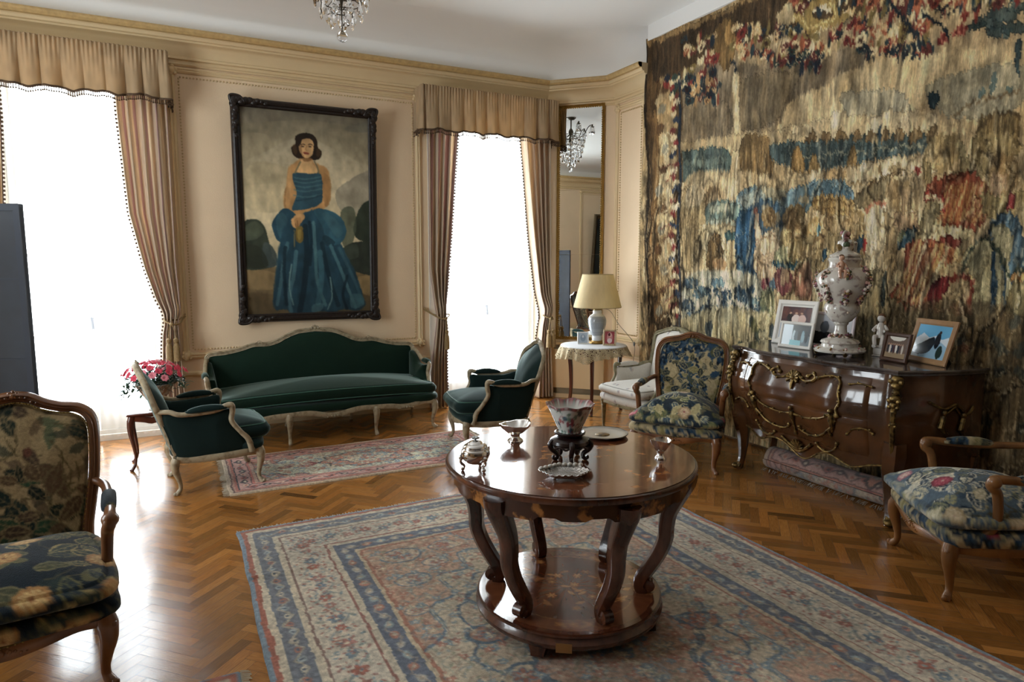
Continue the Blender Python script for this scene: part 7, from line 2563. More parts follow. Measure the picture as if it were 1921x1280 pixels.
# ------------------------------------------------------------------ bombe commode
ZM = .915
def commode():
    root = thing('bombe_commode', 'swollen walnut chest with gilt bronze mounts and marble top against the tapestry', 'commode', (4.11, 2.86, 0), radians(-92.5))
    wf, wb, D = .62, .76, .54; zt = ZM-.035
    def swell(z): return float(np.interp(z, [.2, .3, .4, .5, .6, .70, .78, .85, .9], [-.045, -.04, -.018, .018, .045, .052, .03, .002, -.004]))
    def plan(t, z, k=1.):   # t: 0..1 around left side, front, right side
        sw = swell(z)*k
        if t < .2: u = t/.2; return np.array([-(wb+(wf-wb)*u)-sw*.7*sin(pi*min(1, u*1.1)*.5)-.035*sin(pi*u), -D*u])
        if t > .8: p = plan(1-t, z, k); return np.array([-p[0], p[1]])
        u = (t-.2)/.6; a = -wf+2*wf*u; e = min(u, 1-u)/.5
        lob = -.018*cos(2*pi*2*u)+.05*(sin(pi*u)**1.5); cor = .02*math.exp(-(e/.07)**2)
        return np.array([a*(1+sw*.55), -D-lob-cor-sw*(.75+.25*sin(pi*u))])
    T = np.r_[np.linspace(0, .2, 16, endpoint=False), np.linspace(.2, .8, 70, endpoint=False), np.linspace(.8, 1, 17)]
    def bottom(t):
        if t < .2 or t > .8: return .33-.05*sin(pi*((t if t < .2 else 1-t)/.2))
        u = (t-.2)/.6; return .34-.10*math.exp(-((u-.5)/.10)**2)-.05*math.exp(-((u-.2)/.08)**2)-.05*math.exp(-((u-.8)/.08)**2)+.0
    wood = mat('kingwood_veneer', srgb('644026'), rough=.18, col2=srgb('2c1a0d'), vscale=5, detail=5, contrast=(.25, .75), coat=.6); dk = mat('dark_rosewood_veneer', srgb('3a2014'), rough=.22, col2=srgb('1c0f09'), vscale=8, coat=.6)
    s = MB(); K = 26; rings = []
    for i in range(K+1):
        rings.append([(*plan(t, bottom(t)+(zt-bottom(t))*i/K), bottom(t)+(zt-bottom(t))*i/K) for t in T])
    s.loft(rings, closed=False, cap=False); body = s.build('body', wood, root, angle=60)
    s = MB(); s.add([(*plan(t, zt), zt-.001) for t in T], [tuple(range(len(T)))]); s.build('carcass_top', dk, root, smooth=False)
    s = MB(); s.add([(-wb, 0, .34), (wb, 0, .34), (wb, 0, zt), (-wb, 0, zt)], [(0, 1, 2, 3)]); s.build('back_board', dk, root, smooth=False)
    # two long drawers following the swell
    for z0, z1 in ((.375, .60), (.612, zt-.03)):
        s = MB(); rr = []
        for i in range(13):
            z = z0+(z1-z0)*i/12; dd = .0 if i in (0, 12) else .007; rr.append([(plan(t, z)[0], plan(t, z)[1]-dd*(0 if t in (.27, .73) else 1), z) for t in np.r_[.27, np.linspace(.275, .725, 50), .73]])
        s.loft(rr, closed=False, cap=False); s.build('drawer', wood, root, angle=60)
    # marble
    mb = mat('red_grey_marble', srgb('5c5450'), rough=.1, col2=srgb('332a29'), vscale=6, detail=8, contrast=(.4, .6), coat=.5)
    s = MB(); rings = []
    for o, z in ((.010, zt), (.022, zt+.006), (.022, zt+.014), (.03, zt+.02), (.032, zt+.028), (.026, zt+.035)):
        rings.append([(*(lambda p: (p[0]*(1+o*1.1), p[1]-o if t > .01 and t < .99 else p[1]))(plan(t, .86, 0)), z) for t in T])
    s.loft(rings, cap=True); s.build('marble_top', mb, root, angle=40)
    # corner legs
    for sx in (-1, 1):
        c = plan(.205 if sx < 0 else .795, .4)
        pr = [(.50, .02, .055), (.42, .005, .062), (.34, -.01, .055), (.26, -.02, .042), (.16, -.022, .03), (.08, -.015, .023), (.03, .0, .024), (0, .012, .026)]
        P = crv([(c[0]-sx*.012+sx*o*.6, c[1]+.03-o*.6, z) for z, o, r in pr], 5); P[-1, 2] = 0; R = np.interp(np.linspace(0, 1, len(P)), np.linspace(0, 1, len(pr)), [r for z, o, r in pr])
        s = MB(); s.tube(P, R, ref=(sx*.7, -.7, 0), sec=[(-1, -.6), (-.5, -1), (.5, -1), (1, -.6), (1, .5), (0, 1.1), (-1, .5)]); lg = s.build('leg', wood, root, angle=50)
        s = MB(); b = P[-1]; s.ball((b[0]+sx*.01, b[1]-.012, .022), .03, 10, 8, sc=(1, 1, .72)); s.tube([(b[0], b[1], .02), P[-6], P[-9]], [.03, .029, .022], 8); s.build('bronze_shoe', M['bronze'], lg)
        s = MB(); q = (0.201 if sx < 0 else .799)
        rw = [.034, .03, .022, .03, .026, .018, .014, .018, .012, .012, .010, .010, .008]
        for i in range(13):
            z = .86-.035*i; p = plan(q, z); r = rw[i]; s.ball((p[0]+sx*.002, p[1]-.002, z), r, 9, 7, sc=(1, 1, .8))
            if i in (0, 3, 4, 7): [s.ball((p[0]+sx*.004+e*r*.9, p[1]-.004-.3*r*abs(e), z-.01*abs(e)), r*.5, 7, 5) for e in (-1, 1)]
        s.tube([(plan(q, .86-.035*i)[0], plan(q, .86-.035*i)[1]-.004, .86-.035*i) for i in range(13)], .014, 6); s.build('corner_mount', M['bronze'], root)
        bl = MB(); p = (sx*wb*.97, -.03); bl.tube([(p[0], p[1], .40), (p[0]-sx*.02, p[1], .2), (p[0], p[1], 0)], [.04, .028, .022], 6); bl.build('leg', wood, root, smooth=False)
    # gilt mounts on the front; F places a mount point: a along the width, z up
    def F(a, z, o=.008): t = .2+.6*(a/wf+1)/2; p = plan(t, z); return (p[0], p[1]-.007-o, z)
    def scroll(name, pts, r=.008, taper=True):
        P = crv(pts, 6); R = np.interp(np.linspace(0, 1, len(P)), [0, .15, .5, .85, 1], [r*1.3, r*.8, r*1.15, r*.8, r*1.5]) if taper else r
        s = MB(); s.tube([F(a, z) for a, z in P], R, 7)
        for k in (0, -1): s.ball(F(*P[k]), r*1.7, 8, 6)
        for k in range(4, len(P)-3, 5): s.ball(F(P[k][0]+.006*(-1)**k, P[k][1]+.007*(-1)**k), r*1.15, 7, 5)
        s.build(name, M['bronze'], root)
    for sg in (-1, 1):
        q = lambda pts: [(sg*a-.03, z) for a, z in pts]
        scroll('gilt_scroll', q([(.03, .80), (.08, .77), (.14, .775), (.17, .80), (.14, .82), (.11, .80)]), .009)
        scroll('gilt_scroll', q([(.19, .805), (.25, .825), (.31, .83), (.345, .80), (.345, .74), (.36, .69), (.34, .64), (.35, .60)]), .008)
        scroll('gilt_scroll', q([(.34, .60), (.32, .54), (.28, .50), (.23, .455), (.17, .43), (.10, .425), (.05, .44), (.04, .46)]), .007)
        scroll('gilt_garland', q([(.30, .60), (.24, .565), (.17, .545), (.10, .535), (.02, .54)]), .006)
        scroll('gilt_scroll', q([(.33, .42), (.30, .37), (.24, .345), (.19, .36), (.17, .38)]), .007)
        scroll('gilt_scroll', q([(.40, .50), (.44, .54), (.50, .55), (.54, .53)]), .006)
        scroll('gilt_scroll', q([(.40, .80), (.46, .81), (.52, .80)]), .005)
        s = MB(); a = sg*.31-.03; P = [F(a, .60), F(a, .565, .012), F(a+.004, .52), F(a-.006, .49)]; s.tube(P, [.014, .018, .012, .006], 8); s.ball(F(a, .622, .014), .016, 10, 8); s.tube([F(a, .59, .014), F(a-sg*.03, .60, .02), F(a-sg*.045, .585)], .006, 6); s.tube([F(a, .52, .012), F(a-sg*.02, .49, .012), F(a-sg*.012, .46, .01)], .008, 6); s.build('gilt_putto', M['bronze'], root)
    s = MB(); a = -.03
    for k in range(9): t = (k/8-.5)*pi*1.3; s.tube([F(a, .775, .01), F(a+.045*sin(t), .775+.05*cos(t), .014)], [.008, .011], 6)
    s.ball(F(a, .775, .012), .018, 10, 8); s.tube([F(a, .77), F(a, .735, .012), F(a, .70)], [.014, .012, .005], 7); s.build('gilt_shell', M['bronze'], root)
    s = MB(); s.tube([F(a, .56), F(a, .53, .012), F(a, .49)], [.014, .018, .008], 8); s.ball(F(a, .578, .014), .015, 10, 8); s.tube([F(a, .49), F(a, .45), F(a, .40)], [.008, .005, .012], 7); s.build('gilt_putto', M['bronze'], root)
    s = MB(); s.tube(crv([F(a+x, z) for x, z in ((-.12, .36), (-.07, .32), (0, .285), (.07, .32), (.12, .36))], 5), .011, 7)
    for k in range(7): t = (k/6-.5)*pi; s.tube([F(a, .30, .012), F(a+.05*sin(t), .315+.05*cos(t), .014)], [.01, .008], 6)
    s.build('apron_mount', M['bronze'], root)
    e = MB(); e.tube([(*plan(t, bottom(t)+.006), bottom(t)+.002) for t in T[4:-4]], .0065, 6); e.build('apron_edging', M['bronze'], root)
    for sg in (-1, 1):   # gilt figures on the ends
        s = MB(); G = lambda b, z, o=.01: ((lambda p: (p[0]+sg*o, p[1], z))(plan(b*.2 if sg < 0 else 1-b*.2, z)))
        s.tube(crv([G(.75, .74), G(.6, .70), G(.45, .72), G(.3, .66), G(.2, .70)], 5), .008, 7)
        for b, z in ((.6, .66), (.35, .64)): s.tube([G(b, z, .012), G(b+.03, z-.06, .015), G(b-.05, z-.1, .01)], [.014, .018, .007], 8); s.ball(G(b, z+.02, .014), .015, 8, 6); s.tube([G(b, z, .01), G(.47, .71, .01)], .006, 6)
        s.build('end_mount', M['bronze'], root)
commode()
# ------------------------------------------------------------------ photograph frames
def photo(w, h, kind, seed):
    """a small printed photograph: soft shapes only"""
    P = Paint(w, h, max(w, h)/90, 'b8b4ae'); r = random.Random(seed); u, v = w, h
    if kind == 'wedding': P.poly([(0, 0), (u, 0), (u, v), (0, v)], '4a3034'); [P.ell(r.random()*u, r.random()*v*.7, .02*u*5, .03, '6a4038', 0, .5) for _ in range(10)]; P.ell(.3*u, .75*v, .10*u, .3*v, '1c1a20'); P.ell(.5*u, .8*v, .14*u, .3*v, 'e2cfc6'); P.ell(.72*u, .8*v, .13*u, .3*v, 'd9b8ac'); [P.ell(x*u, .42*v, .045*u, .06*v, 'c49a80') for x in (.3, .5, .68)]
    elif kind == 'blue': P.poly([(0, 0), (u, 0), (u, v), (0, v)], '6c7c84'); P.poly([(0, 0), (.35*u, 0), (.35*u, v), (0, v)], 'cfe0ea'); P.poly([(.35*u, 0), (u, 0), (u, .5*v), (.35*u, .5*v)], '3a474c'); [P.ell(x*u, .55*v, .06*u, .3*v, c) for x, c in ((.42, 'b8ccd4'), (.5, '4c6068'), (.62, '2c3a40'), (.75, '8fb4c0'), (.88, '34444c'))]; P.poly([(.3*u, .75*v), (.7*u, .75*v), (.7*u, v), (.3*u, v)], '7fc0cc')
    elif kind == 'couple': P.poly([(0, 0), (u, 0), (u, v), (0, v)], 'c8ccd4'); P.poly([(0, .55*v), (u, .6*v), (u, v), (0, v)], '1c1e26'); P.ell(.3*u, .4*v, .12*u, .2*v, '5c6470'); P.ell(.75*u, .45*v, .12*u, .3*v, '2c3038'); P.ell(.72*u, .2*v, .05*u, .07*v, 'a8907c')
    elif kind == 'group': P.poly([(0, 0), (u, 0), (u, v), (0, v)], '6c5a50'); P.ell(.5*u, .0, .4*u, .2*v, 'e8e4da'); P.poly([(0, .75*v), (u, .75*v), (u, v), (0, v)], '9a8468'); [P.ell((.12+.1*k)*u, (.55+.03*(k % 2))*v, .05*u, .22*v, ['2c2a30', 'd8d0c8', '3c3a48', '4a3034', 'e2dcd4', '34343c', '5c4a48', 'c8bcb0'][k]) for k in range(8)]; [P.ell((.12+.1*k)*u, .36*v, .03*u, .045*v, 'b89078') for k in range(8)]
    elif kind == 'snow':
        P.poly([(0, 0), (u, 0), (u, v), (0, v)], '6fb4dc'); P.poly([(0, .45*v), (.2*u, .25*v), (.4*u, .38*v), (.6*u, .3*v), (.8*u, .4*v), (u, .3*v), (u, v), (0, v)], 'dfeaf2'); P.poly([(.3*u, .5*v), (.6*u, .36*v), (u, .6*v), (u, v), (.2*u, v)], '5c9cc4', .5); P.blob([(0, .75*v), (.3*u, .5*v), (.55*u, .35*v), (.6*u, .6*v), (.45*u, .85*v), (.1*u, .9*v)], '1c2630'); P.ell(.68*u, .45*v, .08*u, .24*v, '18202c'); P.ell(.7*u, .2*v, .04*u, .05*v, '3c3030'); P.ell(.82*u, .78*v, .09*u, .2*v, '2c3c38')
    elif kind == 'pink': P.poly([(0, 0), (u, 0), (u, v), (0, v)], '9c4a50'); P.ell(.5*u, .5*v, .3*u, .45*v, 'c48a88'); P.ell(.55*u, .3*v, .14*u, .16*v, 'd8b0a0'); P.ell(.45*u, .25*v, .12*u, .13*v, '5c2c30'); P.ell(.5*u, .75*v, .25*u, .2*v, 'e2ccc8')
    else: P.poly([(0, 0), (u, 0), (u, v), (0, v)], 'b8c4d0'); P.ell(.5*u, .5*v, .3*u, .35*v, '94a4b4'); P.ell(.5*u, .35*v, .12*u, .14*v, 'd4d8dc')
    P.warp(1.2, 6, seed); return P
M['print'] = mat('photo_print', rough=.18, attr=True, coat=.5)
def frame(label, x0, y0, x1, y1, z, h, fw, fm, kinds, lean=.2, mat_w=0, cols=None):
    """picture frame standing with its base from (x0,y0) to (x1,y1); front faces the room"""
    a = np.array([x0, y0]); b = np.array([x1, y1]); w = float(np.linalg.norm(b-a)); ang = math.atan2(b[1]-a[1], b[0]-a[0])
    root = thing('photo_frame', label, 'picture frame', ((x0+x1)/2, (y0+y1)/2, z), ang, 'framed photographs')
    sl = sin(lean); cl = cos(lean); T = lambda u, v, d: (u, -d*cl+v*sl, v*cl+d*sl)   # d toward the front (local -Y)
    s = MB(); pr = [(0, 0), (0, .010), (fw*.2, .015), (fw*.75, .013), (fw, .006)]; rings = []
    for su, v0 in ((-1, 0), (1, 0), (1, h), (-1, h)):
        sv = 1 if v0 == 0 else -1; rings.append([T(su*(w/2-p), v0+sv*p, d) for p, d in pr])
    s.loft(rings, closed=False, cap=False, loop=True); s.add([T(-w/2, 0, 0), T(w/2, 0, 0), T(w/2, h, 0), T(-w/2, h, 0)], [(0, 3, 2, 1)]); s.build('frame', fm, root, angle=20)
    iw, ih = w-2*fw, h-2*fw
    if mat_w:
        q = MB(); q.add([T(-iw/2, fw, .004), T(iw/2, fw, .004), T(iw/2, h-fw, .004), T(-iw/2, h-fw, .004)], [(0, 1, 2, 3)]); q.build('mount', cols or mat('white_mount', srgb('e4e2dc'), rough=.7), root, smooth=False)
    n = len(kinds)
    for k, kd in enumerate(kinds):
        u0, u1 = -iw/2+mat_w, iw/2-mat_w; vv0 = fw+mat_w+(ih-mat_w)/n*k; vv1 = fw+(ih-mat_w)/n*(k+1)
        P = photo(u1-u0, vv1-vv0, kd, 3+k+len(kd)); U_, V_ = np.meshgrid(np.linspace(u0, u1, P.W), np.linspace(vv1, vv0, P.H)); A = np.array([T(u, v, .006) for u, v in zip(U_.ravel(), V_.ravel())]).reshape(P.H, P.W, 3)
        grid_mesh('photograph', M['print'], A[..., 0], A[..., 1], A[..., 2], lin(P.a), root)
    q = MB(); q.add([T(-.02, h*.6, -.001), T(.02, h*.6, -.001), (.025, max(.05, h*sl+h*.28), 0), (-.025, max(.05, h*sl+h*.28), 0)], [(0, 1, 2, 3)]); q.add([T(-.02, h*.6, -.004), T(.02, h*.6, -.004), (.025, max(.05, h*sl+h*.28)+.004, 0), (-.025, max(.05, h*sl+h*.28)+.004, 0)], [(3, 2, 1, 0)]); q.build('strut', mat('black_card', srgb('15120f'), rough=.8), root, smooth=False)
    return root
WF = mat('white_frame', srgb('e6e3dc'), rough=.35); WM = mat('white_card', srgb('e9e7e0'), rough=.7)
zm = ZM+.0005
frame('small white photo frame with a bluish picture at the front of the commode', 3.80, 3.315, 3.815, 3.055, zm, .185, .022, WF, ['blue'], .2)
frame('tall white frame with a wedding picture standing behind the small white frame', 3.945, 3.50, 3.955, 3.16, zm, .325, .035, WF, ['blank', 'wedding'], .2, .012, WM)
frame('wide white frame with a dark couple picture half hidden behind the porcelain urn', 4.03, 3.25, 4.05, 2.92, zm, .25, .022, mat('lilac_white_frame', srgb('dcd2d8'), rough=.35), ['couple'], .16)
frame('dark wooden frame with a group picture at the front edge of the commode', 3.83, 2.565, 3.79, 2.375, zm, .175, .024, mat('dark_frame_wood', srgb('4c3020'), rough=.4, var=.3, vscale=30), ['group'], .2)
frame('light wooden frame with a snowy mountain picture at the right end of the commode', 3.965, 2.495, 3.86, 2.195, zm, .265, .034, mat('pale_pine_wood', srgb('b08a64'), rough=.45, var=.2, vscale=20), ['snow'], .28)
# ------------------------------------------------------------------ porcelain urn and figurine
def sprig(s, c, r, n, seed, cols):
    q = random.Random(seed)
    for k in range(n):
        a = q.random()*6.3; b_ = q.random()*2-1; d = np.array([cos(a)*math.sqrt(1-b_*b_), sin(a)*math.sqrt(1-b_*b_), b_]); s.ball(np.array(c)+d*r*(.4+.6*q.random()), r*(.28+.2*q.random()), 6, 5, c=lin(hexc(cols[q.randrange(len(cols))])))
FC = ['a8747c', '74505c', '80683c', 'd8c8b8', '48543c', '64443a', 'c49c90', '586450', 'd4c4b0', '9c7850', 'e0d4c8']
def figure(s, x, y, z, h, col, face=0):
    """small seated child figure: trunk, head, arms, legs in one run"""
    c = lin(hexc(col)); ca, sa = cos(face), sin(face); R = lambda a, b, d: (x+a*ca-b*sa, y+a*sa+b*ca, z+d*h)
    s.tube([R(0, 0, .25), R(0, -.0, .4), R(0, 0, .55), R(0, 0, .68), R(0, 0, .74)], [h*.13, h*.12, h*.13, h*.10, h*.05], 9, c=c); s.ball(R(0, 0, .86), h*.12, 10, 8, c=c); s.ball(R(0, h*.03, .9), h*.12, 10, 8, c=lin(hexc('6c4a34')))
    for sg in (-1, 1):
        s.tube(crv([R(sg*h*.1, 0, .64), R(sg*h*.2, -h*.06, .5), R(sg*h*.14, -h*.2, .48)]), [h*.045]*13, 7, c=c); s.tube(crv([R(sg*h*.07, 0, .28), R(sg*h*.12, -h*.2, .28), R(sg*h*.1, -h*.22, .05), R(sg*h*.1, -h*.3, .0)]), [h*.065]*19, 7, c=c)
def urn():
    x, y, z = 3.79, 2.82, ZM+.0005; root = thing('porcelain_urn', 'tall flower-encrusted porcelain urn with cherubs in the middle of the commode', 'vase', (x, y, z), .3)
    pm = mat('painted_porcelain', srgb('d9d5cc'), rough=.14, coat=.6, col2=srgb('a89a94'), vscale=24, contrast=(.36, .46)); pc = mat('encrusted_porcelain', rough=.25, attr=True, coat=.4)
    s = MB(); s.lathe([(.004, .02), (.14, .02), (.165, .026), (.168, .036), (.15, .05), (.12, .058), (.118, .075), (.128, .085), (.12, .098), (.09, .108), (.06, .118), (.048, .13), (.04, .16), (.038, .19), (.05, .205), (.046, .212)], 48, sq=(1, .9)); s.build('foot', pm, root)
    for k in range(4):
        a = k*pi/2+.6; f = MB(); f.tube(crv([(.13*cos(a), .12*sin(a), .04), (.155*cos(a), .14*sin(a), .03), (.15*cos(a), .135*sin(a), .018), (.16*cos(a), .145*sin(a), .0135)]), [.012]*19, 8); f.build('scroll_foot', M['bronze'], root)
    s = MB(); s.lathe([(.04, .205), (.07, .225), (.10, .262), (.115, .30), (.108, .325), (.10, .335), (.112, .36), (.14, .40), (.165, .455), (.172, .49), (.16, .52), (.13, .545), (.10, .56), (.095, .58), (.10, .60), (.108, .61), (.102, .622), (.085, .625)], 56, sq=(1, .92)); body = s.build('body', pm, root)
    q = random.Random(4); s = MB()
    for k in range(62): a = k*.9; zz = .33+.22*q.random(); rr = np.interp(zz, [.33, .4, .46, .5, .54], [.105, .14, .167, .172, .135]); sprig(s, (rr*cos(a), rr*.92*sin(a), zz), .022, 14, k, FC)
    for k in range(12): a = k*pi/6; sprig(s, (.06*cos(a), .055*sin(a), .125), .018, 8, 60+k, FC)
    for k in range(10): a = k*pi/5; sprig(s, (.095*cos(a), .09*sin(a), .285), .016, 8, 90+k, FC)
    for k in range(10): a = k*pi/5; sprig(s, (.15*cos(a), .135*sin(a), .05), .015, 6, 120+k, ['b06c74', 'd8c8b8', '8c6c3c'])
    o = s.build('flower_relief', pc, root, cols=True); o['kind'] = 'stuff'
    for sg in (-1, 1): s = MB(); figure(s, sg*.135, -.03, .50, .14, 'd0a68c', sg*.9); s.build('cherub', pc, root, cols=True)
    s = MB(); s.lathe([(.085, .624), (.092, .632), (.088, .642), (.06, .655), (.04, .668), (.045, .68), (.05, .70), (.046, .725), (.03, .735), (.004, .74)], 40); lid = s.build('lid', pm, root)
    s = MB(); sprig(s, (0, 0, .70), .05, 26, 7, FC+['d9d5cc']*4); s.tube(crv([(.03, 0, .73), (.05, 0, .76), (.02, 0, .785), (-.02, 0, .785), (-.05, 0, .76), (-.03, 0, .73)]), .007, 7, c=lin(hexc('d9d5cc'))); sprig(s, (0, 0, .765), .03, 14, 9, FC); s.build('lid_flowers', pc, lid, cols=True)
    s = MB(); s.lathe([(.014, .60), (.016, .64), (.011, .66), (.013, .70), (.016, .705), (.004, .715)], 14, (.065, -.035, .01)); s.build('spout', pm, root)
urn()
def figurine():
    root = thing('porcelain_figurine', 'small white child figurine on a square plinth between urn and dark frame', 'figurine', (3.97, 2.67, ZM+.0005), radians(-70)); pc = mat('white_figurine', rough=.2, attr=True, coat=.5)
    s = MB(); s.bbox(-.035, .035, -.035, .035, 0, .01); s.bbox(-.03, .03, -.03, .03, .01, .055); s.bbox(-.036, .036, -.036, .036, .055, .065); s.build('plinth', mat('white_biscuit', srgb('cfcac2'), rough=.4), root)
    s = MB(); figure(s, 0, 0, .068, .20, 'd4cec6'); s.build('child_figure', pc, root, cols=True)
figurine()
# ------------------------------------------------------------------ rolled carpet under the commode
def rolled():
    root = thing('rolled_carpet', 'rolled-up pinkish patterned carpet with fringe lying under the commode', 'carpet roll', (0, 0, 0), 0)
    A, B_ = np.array([3.87, 3.38, .0]), np.array([3.90, 1.75, .0]); n = 70; L = 240; d = (B_-A); ln = np.linalg.norm(d); d /= ln; nr = np.array([d[1], -d[0], 0])
    P = rug_paint(.9, ln, .006, 77, False); pinks = hexc('8d6f6c'); P.a = P.a*.55+hexc('b8a49e')*.42; T = np.linspace(0, 2*pi, n); X = np.zeros((L, n)); Y = X.copy(); Z = X.copy(); C = np.zeros((L, n, 3)); nz = fbm(L, n, 30, 14, 5, 2)-.5
    for i in range(L):
        c = A+d*ln*i/(L-1)
        for j, t in enumerate(T):
            sp = .080*(1+.10*(j/(n-1))); r = sp+nz[i, j]*.012; q = c+nr*r*1.18*cos(t); X[i, j], Y[i, j] = q[0], q[1]; Z[i, j] = .080+r*.95*sin(t)
    Z = np.maximum(Z, .002+.0*Z); C = P.at(np.tile((T/(2*pi)*.5+.05)[None], (L, 1)), np.tile(np.linspace(0, ln, L)[:, None], (1, n)))
    m = mat('rolled_wool', rough=.95, attr=True, var=.25, vscale=120, sheen=.3, spec=.1, bump=.5, bscale=300); o = grid_mesh('roll', m, X, Y, Z, C, root)
    for c0, sg in ((A, 1), (B_, -1)):
        s = MB(); sp = [c0+nr*(.008+.072*k/70)*1.15*cos(k*.45)+np.array([0, 0, .080+(.008+.07*k/70)*sin(k*.45)])-d*sg*.001 for k in range(70)]
        s.tube(sp, .0055, 4); s.build('spiral_end', mat('carpet_back', srgb('6c5650'), rough=.95), root)
    s = MB(); q = random.Random(1)
    for k in range(150): t = q.random(); c = A+d*ln*t*.98-nr*-1*0; b = c+nr*(.098)*(1 if (nr[0] < 0) else -1)+np.array([0, 0, .018]); e = b+nr*(1 if nr[0] < 0 else -1)*(.02+.02*q.random())+d*(q.random()-.5)*.03; e[2] = .003; s.tube([b, (b+e)/2+[0, 0, .002], e], .0022, 3, cap=False)
    f = s.build('fringe', mat('grey_fringe', srgb('b0a698'), rough=.9), root); f['kind'] = 'stuff'
rolled()

# ------------------------------------------------------------------ curtains, valances, tiebacks
M['curtain'] = mat('tan_striped_silk', rough=.62, attr=True, sheen=.35, spec=.35, translucent=.3, bump=.08, bscale=200)
M['bobble'] = mat('brown_bobble_trim', srgb('5c4632'), rough=.8, var=.4, vscale=90)
M['rope'] = mat('tan_cord', srgb('9c8258'), rough=.7, var=.35, vscale=70, bump=.4, bscale=150)
def curtain(label, inner, outer, tie, bot, zt=3.05, side=1, yb=6.385, seed=1, nf=6):
    """tied-back drape. inner: [(x,z)...] leading edge; outer: x at the wall side; tie=(x,z) gather; bot=(x_in,x_out)"""
    root = thing('window_curtain', label, 'curtain'); H, W_ = 190, 150; q = random.Random(seed)
    zs = np.linspace(0, 1, H); Z = zt-(zt-.015)*zs; iz = [z for x, z in inner][::-1]; ix = [x for x, z in inner][::-1]
    tz = tie[1]; xin = np.where(Z >= tz, np.interp(Z, [tz]+iz, [tie[0]+side*.055]+ix), np.interp(Z, [0, tz*.55, tz*.9, tz], [bot[0], bot[0]*.8+.2*(tie[0]+side*.05), tie[0]+side*.075, tie[0]+side*.055]))
    xout = np.where(Z >= tz, np.interp(Z, [tz, tz+.12, tz+.5, zt], [tie[0]-side*.05, tie[0]-side*.075, outer, outer]), np.interp(Z, [0, tz*.6, tz], [bot[1], bot[1]*.7+.3*tie[0], tie[0]-side*.05]))
    u = np.linspace(0, 1, W_); wd = np.abs(xin-xout)[:, None]; w0 = abs(inner[0][0]-outer)
    ph = u*nf*2*pi+1.5*np.sin(u*5+seed)+.35*np.sin(zs[:, None]*5+u*4); amp = .05*np.clip((w0/np.maximum(wd, .08))**.25, .8, 1.25)*(.55+.45*np.clip(wd/.25, 0, 1)); shp = np.sin(ph); shp = np.sign(shp)*np.abs(shp)**.8
    sag = .05*np.exp(-((Z-tz-.10)/.09)**2)[:, None]*np.sin(u*pi)
    X = xout[:, None]+(xin-xout)[:, None]*(u+.02*np.cos(ph)); Y = yb-amp*shp-sag-.02*np.exp(-((Z-tz)/.05)**2)[:, None]*0
    ZZ = np.repeat(Z[:, None], W_, 1)
    tan, mauve, lt = hexc('d6c3aa'), hexc('bda099'), hexc('e9ddcb'); st = (u*nf*1.0+.15) % 1; c = np.where((st < .22)[:, None], mauve, np.where((st > .82)[:, None], lt, tan)); C = np.repeat(c[None], H, 0)*(.94+.1*vnoise(H, W_, 12, 1.5, seed))[..., None]
    o = grid_mesh('drape', M['curtain'], X, Y, ZZ, lin(C), root); md = o.modifiers.new('t', 'SOLIDIFY'); md.thickness = .003
    s = MB(); P = np.c_[X[:, -1], Y[:, -1]-.003, Z]; s.tube(P[::3], .004, 5); rnd = random.Random(seed)
    for k in range(2, H-2, 2): s.ball(P[k]+[side*.010, -.003, 0], .0085, 6, 5, sc=(1, 1, 1.2))
    b = s.build('bobble_trim', M['bobble'], root); b['kind'] = 'stuff'
    return root
def tassel(label, x, y, z, hook, n=1, grp='curtain tassels'):
    root = thing('tasselled_tieback', label, 'tieback', (0, 0, 0), 0)
    s = MB(); L = crv([(hook[0], hook[1], hook[2]), (x-.5*(x-hook[0])-.0, y+.02, z+.03), (x+.055*(1 if hook[0] < x else -1), y-.01, z+.035), (x, y-.075, z), (x-.055*(1 if hook[0] < x else -1), y-.03, z+.0), (hook[0], hook[1], hook[2]-.02)], 7); s.tube(L, .0075, 7); s.ball((x, y-.08, z), .016, 10, 8); s.build('cord_loop', M['rope'], root)
    for k in range(n):
        dx = (k-(n-1)/2)*.055; t = MB(); t.tube([(x+dx*.2, y-.085, z), (x+dx*.8, y-.09, z-.06), (x+dx, y-.09, z-.12)], .005, 6); t.lathe([(.006, 0), (.02, -.012), (.022, -.03), (.014, -.045), (.018, -.055), (.026, -.075), (.028, -.16), (.03, -.20), (.004, -.20)], 18, (x+dx, y-.09, z-.115)); t.build('tassel', M['rope'], root)
    return root
curtain('tan and mauve striped curtain tied back between the wide window and the portrait', [(-.375, 3.05), (-.37, 2.7), (-.33, 1.91), (-.24, 1.45), (-.17, 1.2), (-.12, 1.08)], .0, (-.06, .99), (-.17, .03), side=-1, seed=1, nf=4.6)
curtain('striped curtain at the extreme left edge of the wide window', [(-1.13, 3.05), (-1.13, 2.6), (-1.16, 1.9), (-1.24, 1.3), (-1.34, 1.05)], -1.46, (-1.40, .99), (-1.30, -1.47), side=1, seed=2, nf=5)
curtain('striped curtain tied back on the left of the narrow window', [(2.64, 3.05), (2.63, 2.8), (2.54, 1.74), (2.49, 1.25), (2.455, 1.05)], 2.275, (2.405, .95), (2.48, 2.27), side=1, seed=3, nf=4.6)
curtain('striped curtain tied back on the right of the narrow window beside the mirror', [(3.33, 3.05), (3.34, 2.8), (3.45, 1.76), (3.53, 1.2), (3.58, 1.0)], 3.70, (3.645, .90), (3.51, 3.74), side=-1, seed=4, nf=4.6)
tassel('cream cord with two tassels holding the curtain above the potted flowers', -.06, 6.36, .99, (.05, 6.485, 1.06), 2)
tassel('cream cord with one tassel on the far left curtain', -1.40, 6.36, .99, (-1.52, 6.485, 1.06), 1)
tassel('cord and single tassel on the curtain between sofa and narrow window', 2.425, 6.36, .95, (2.26, 6.485, 1.05), 1)
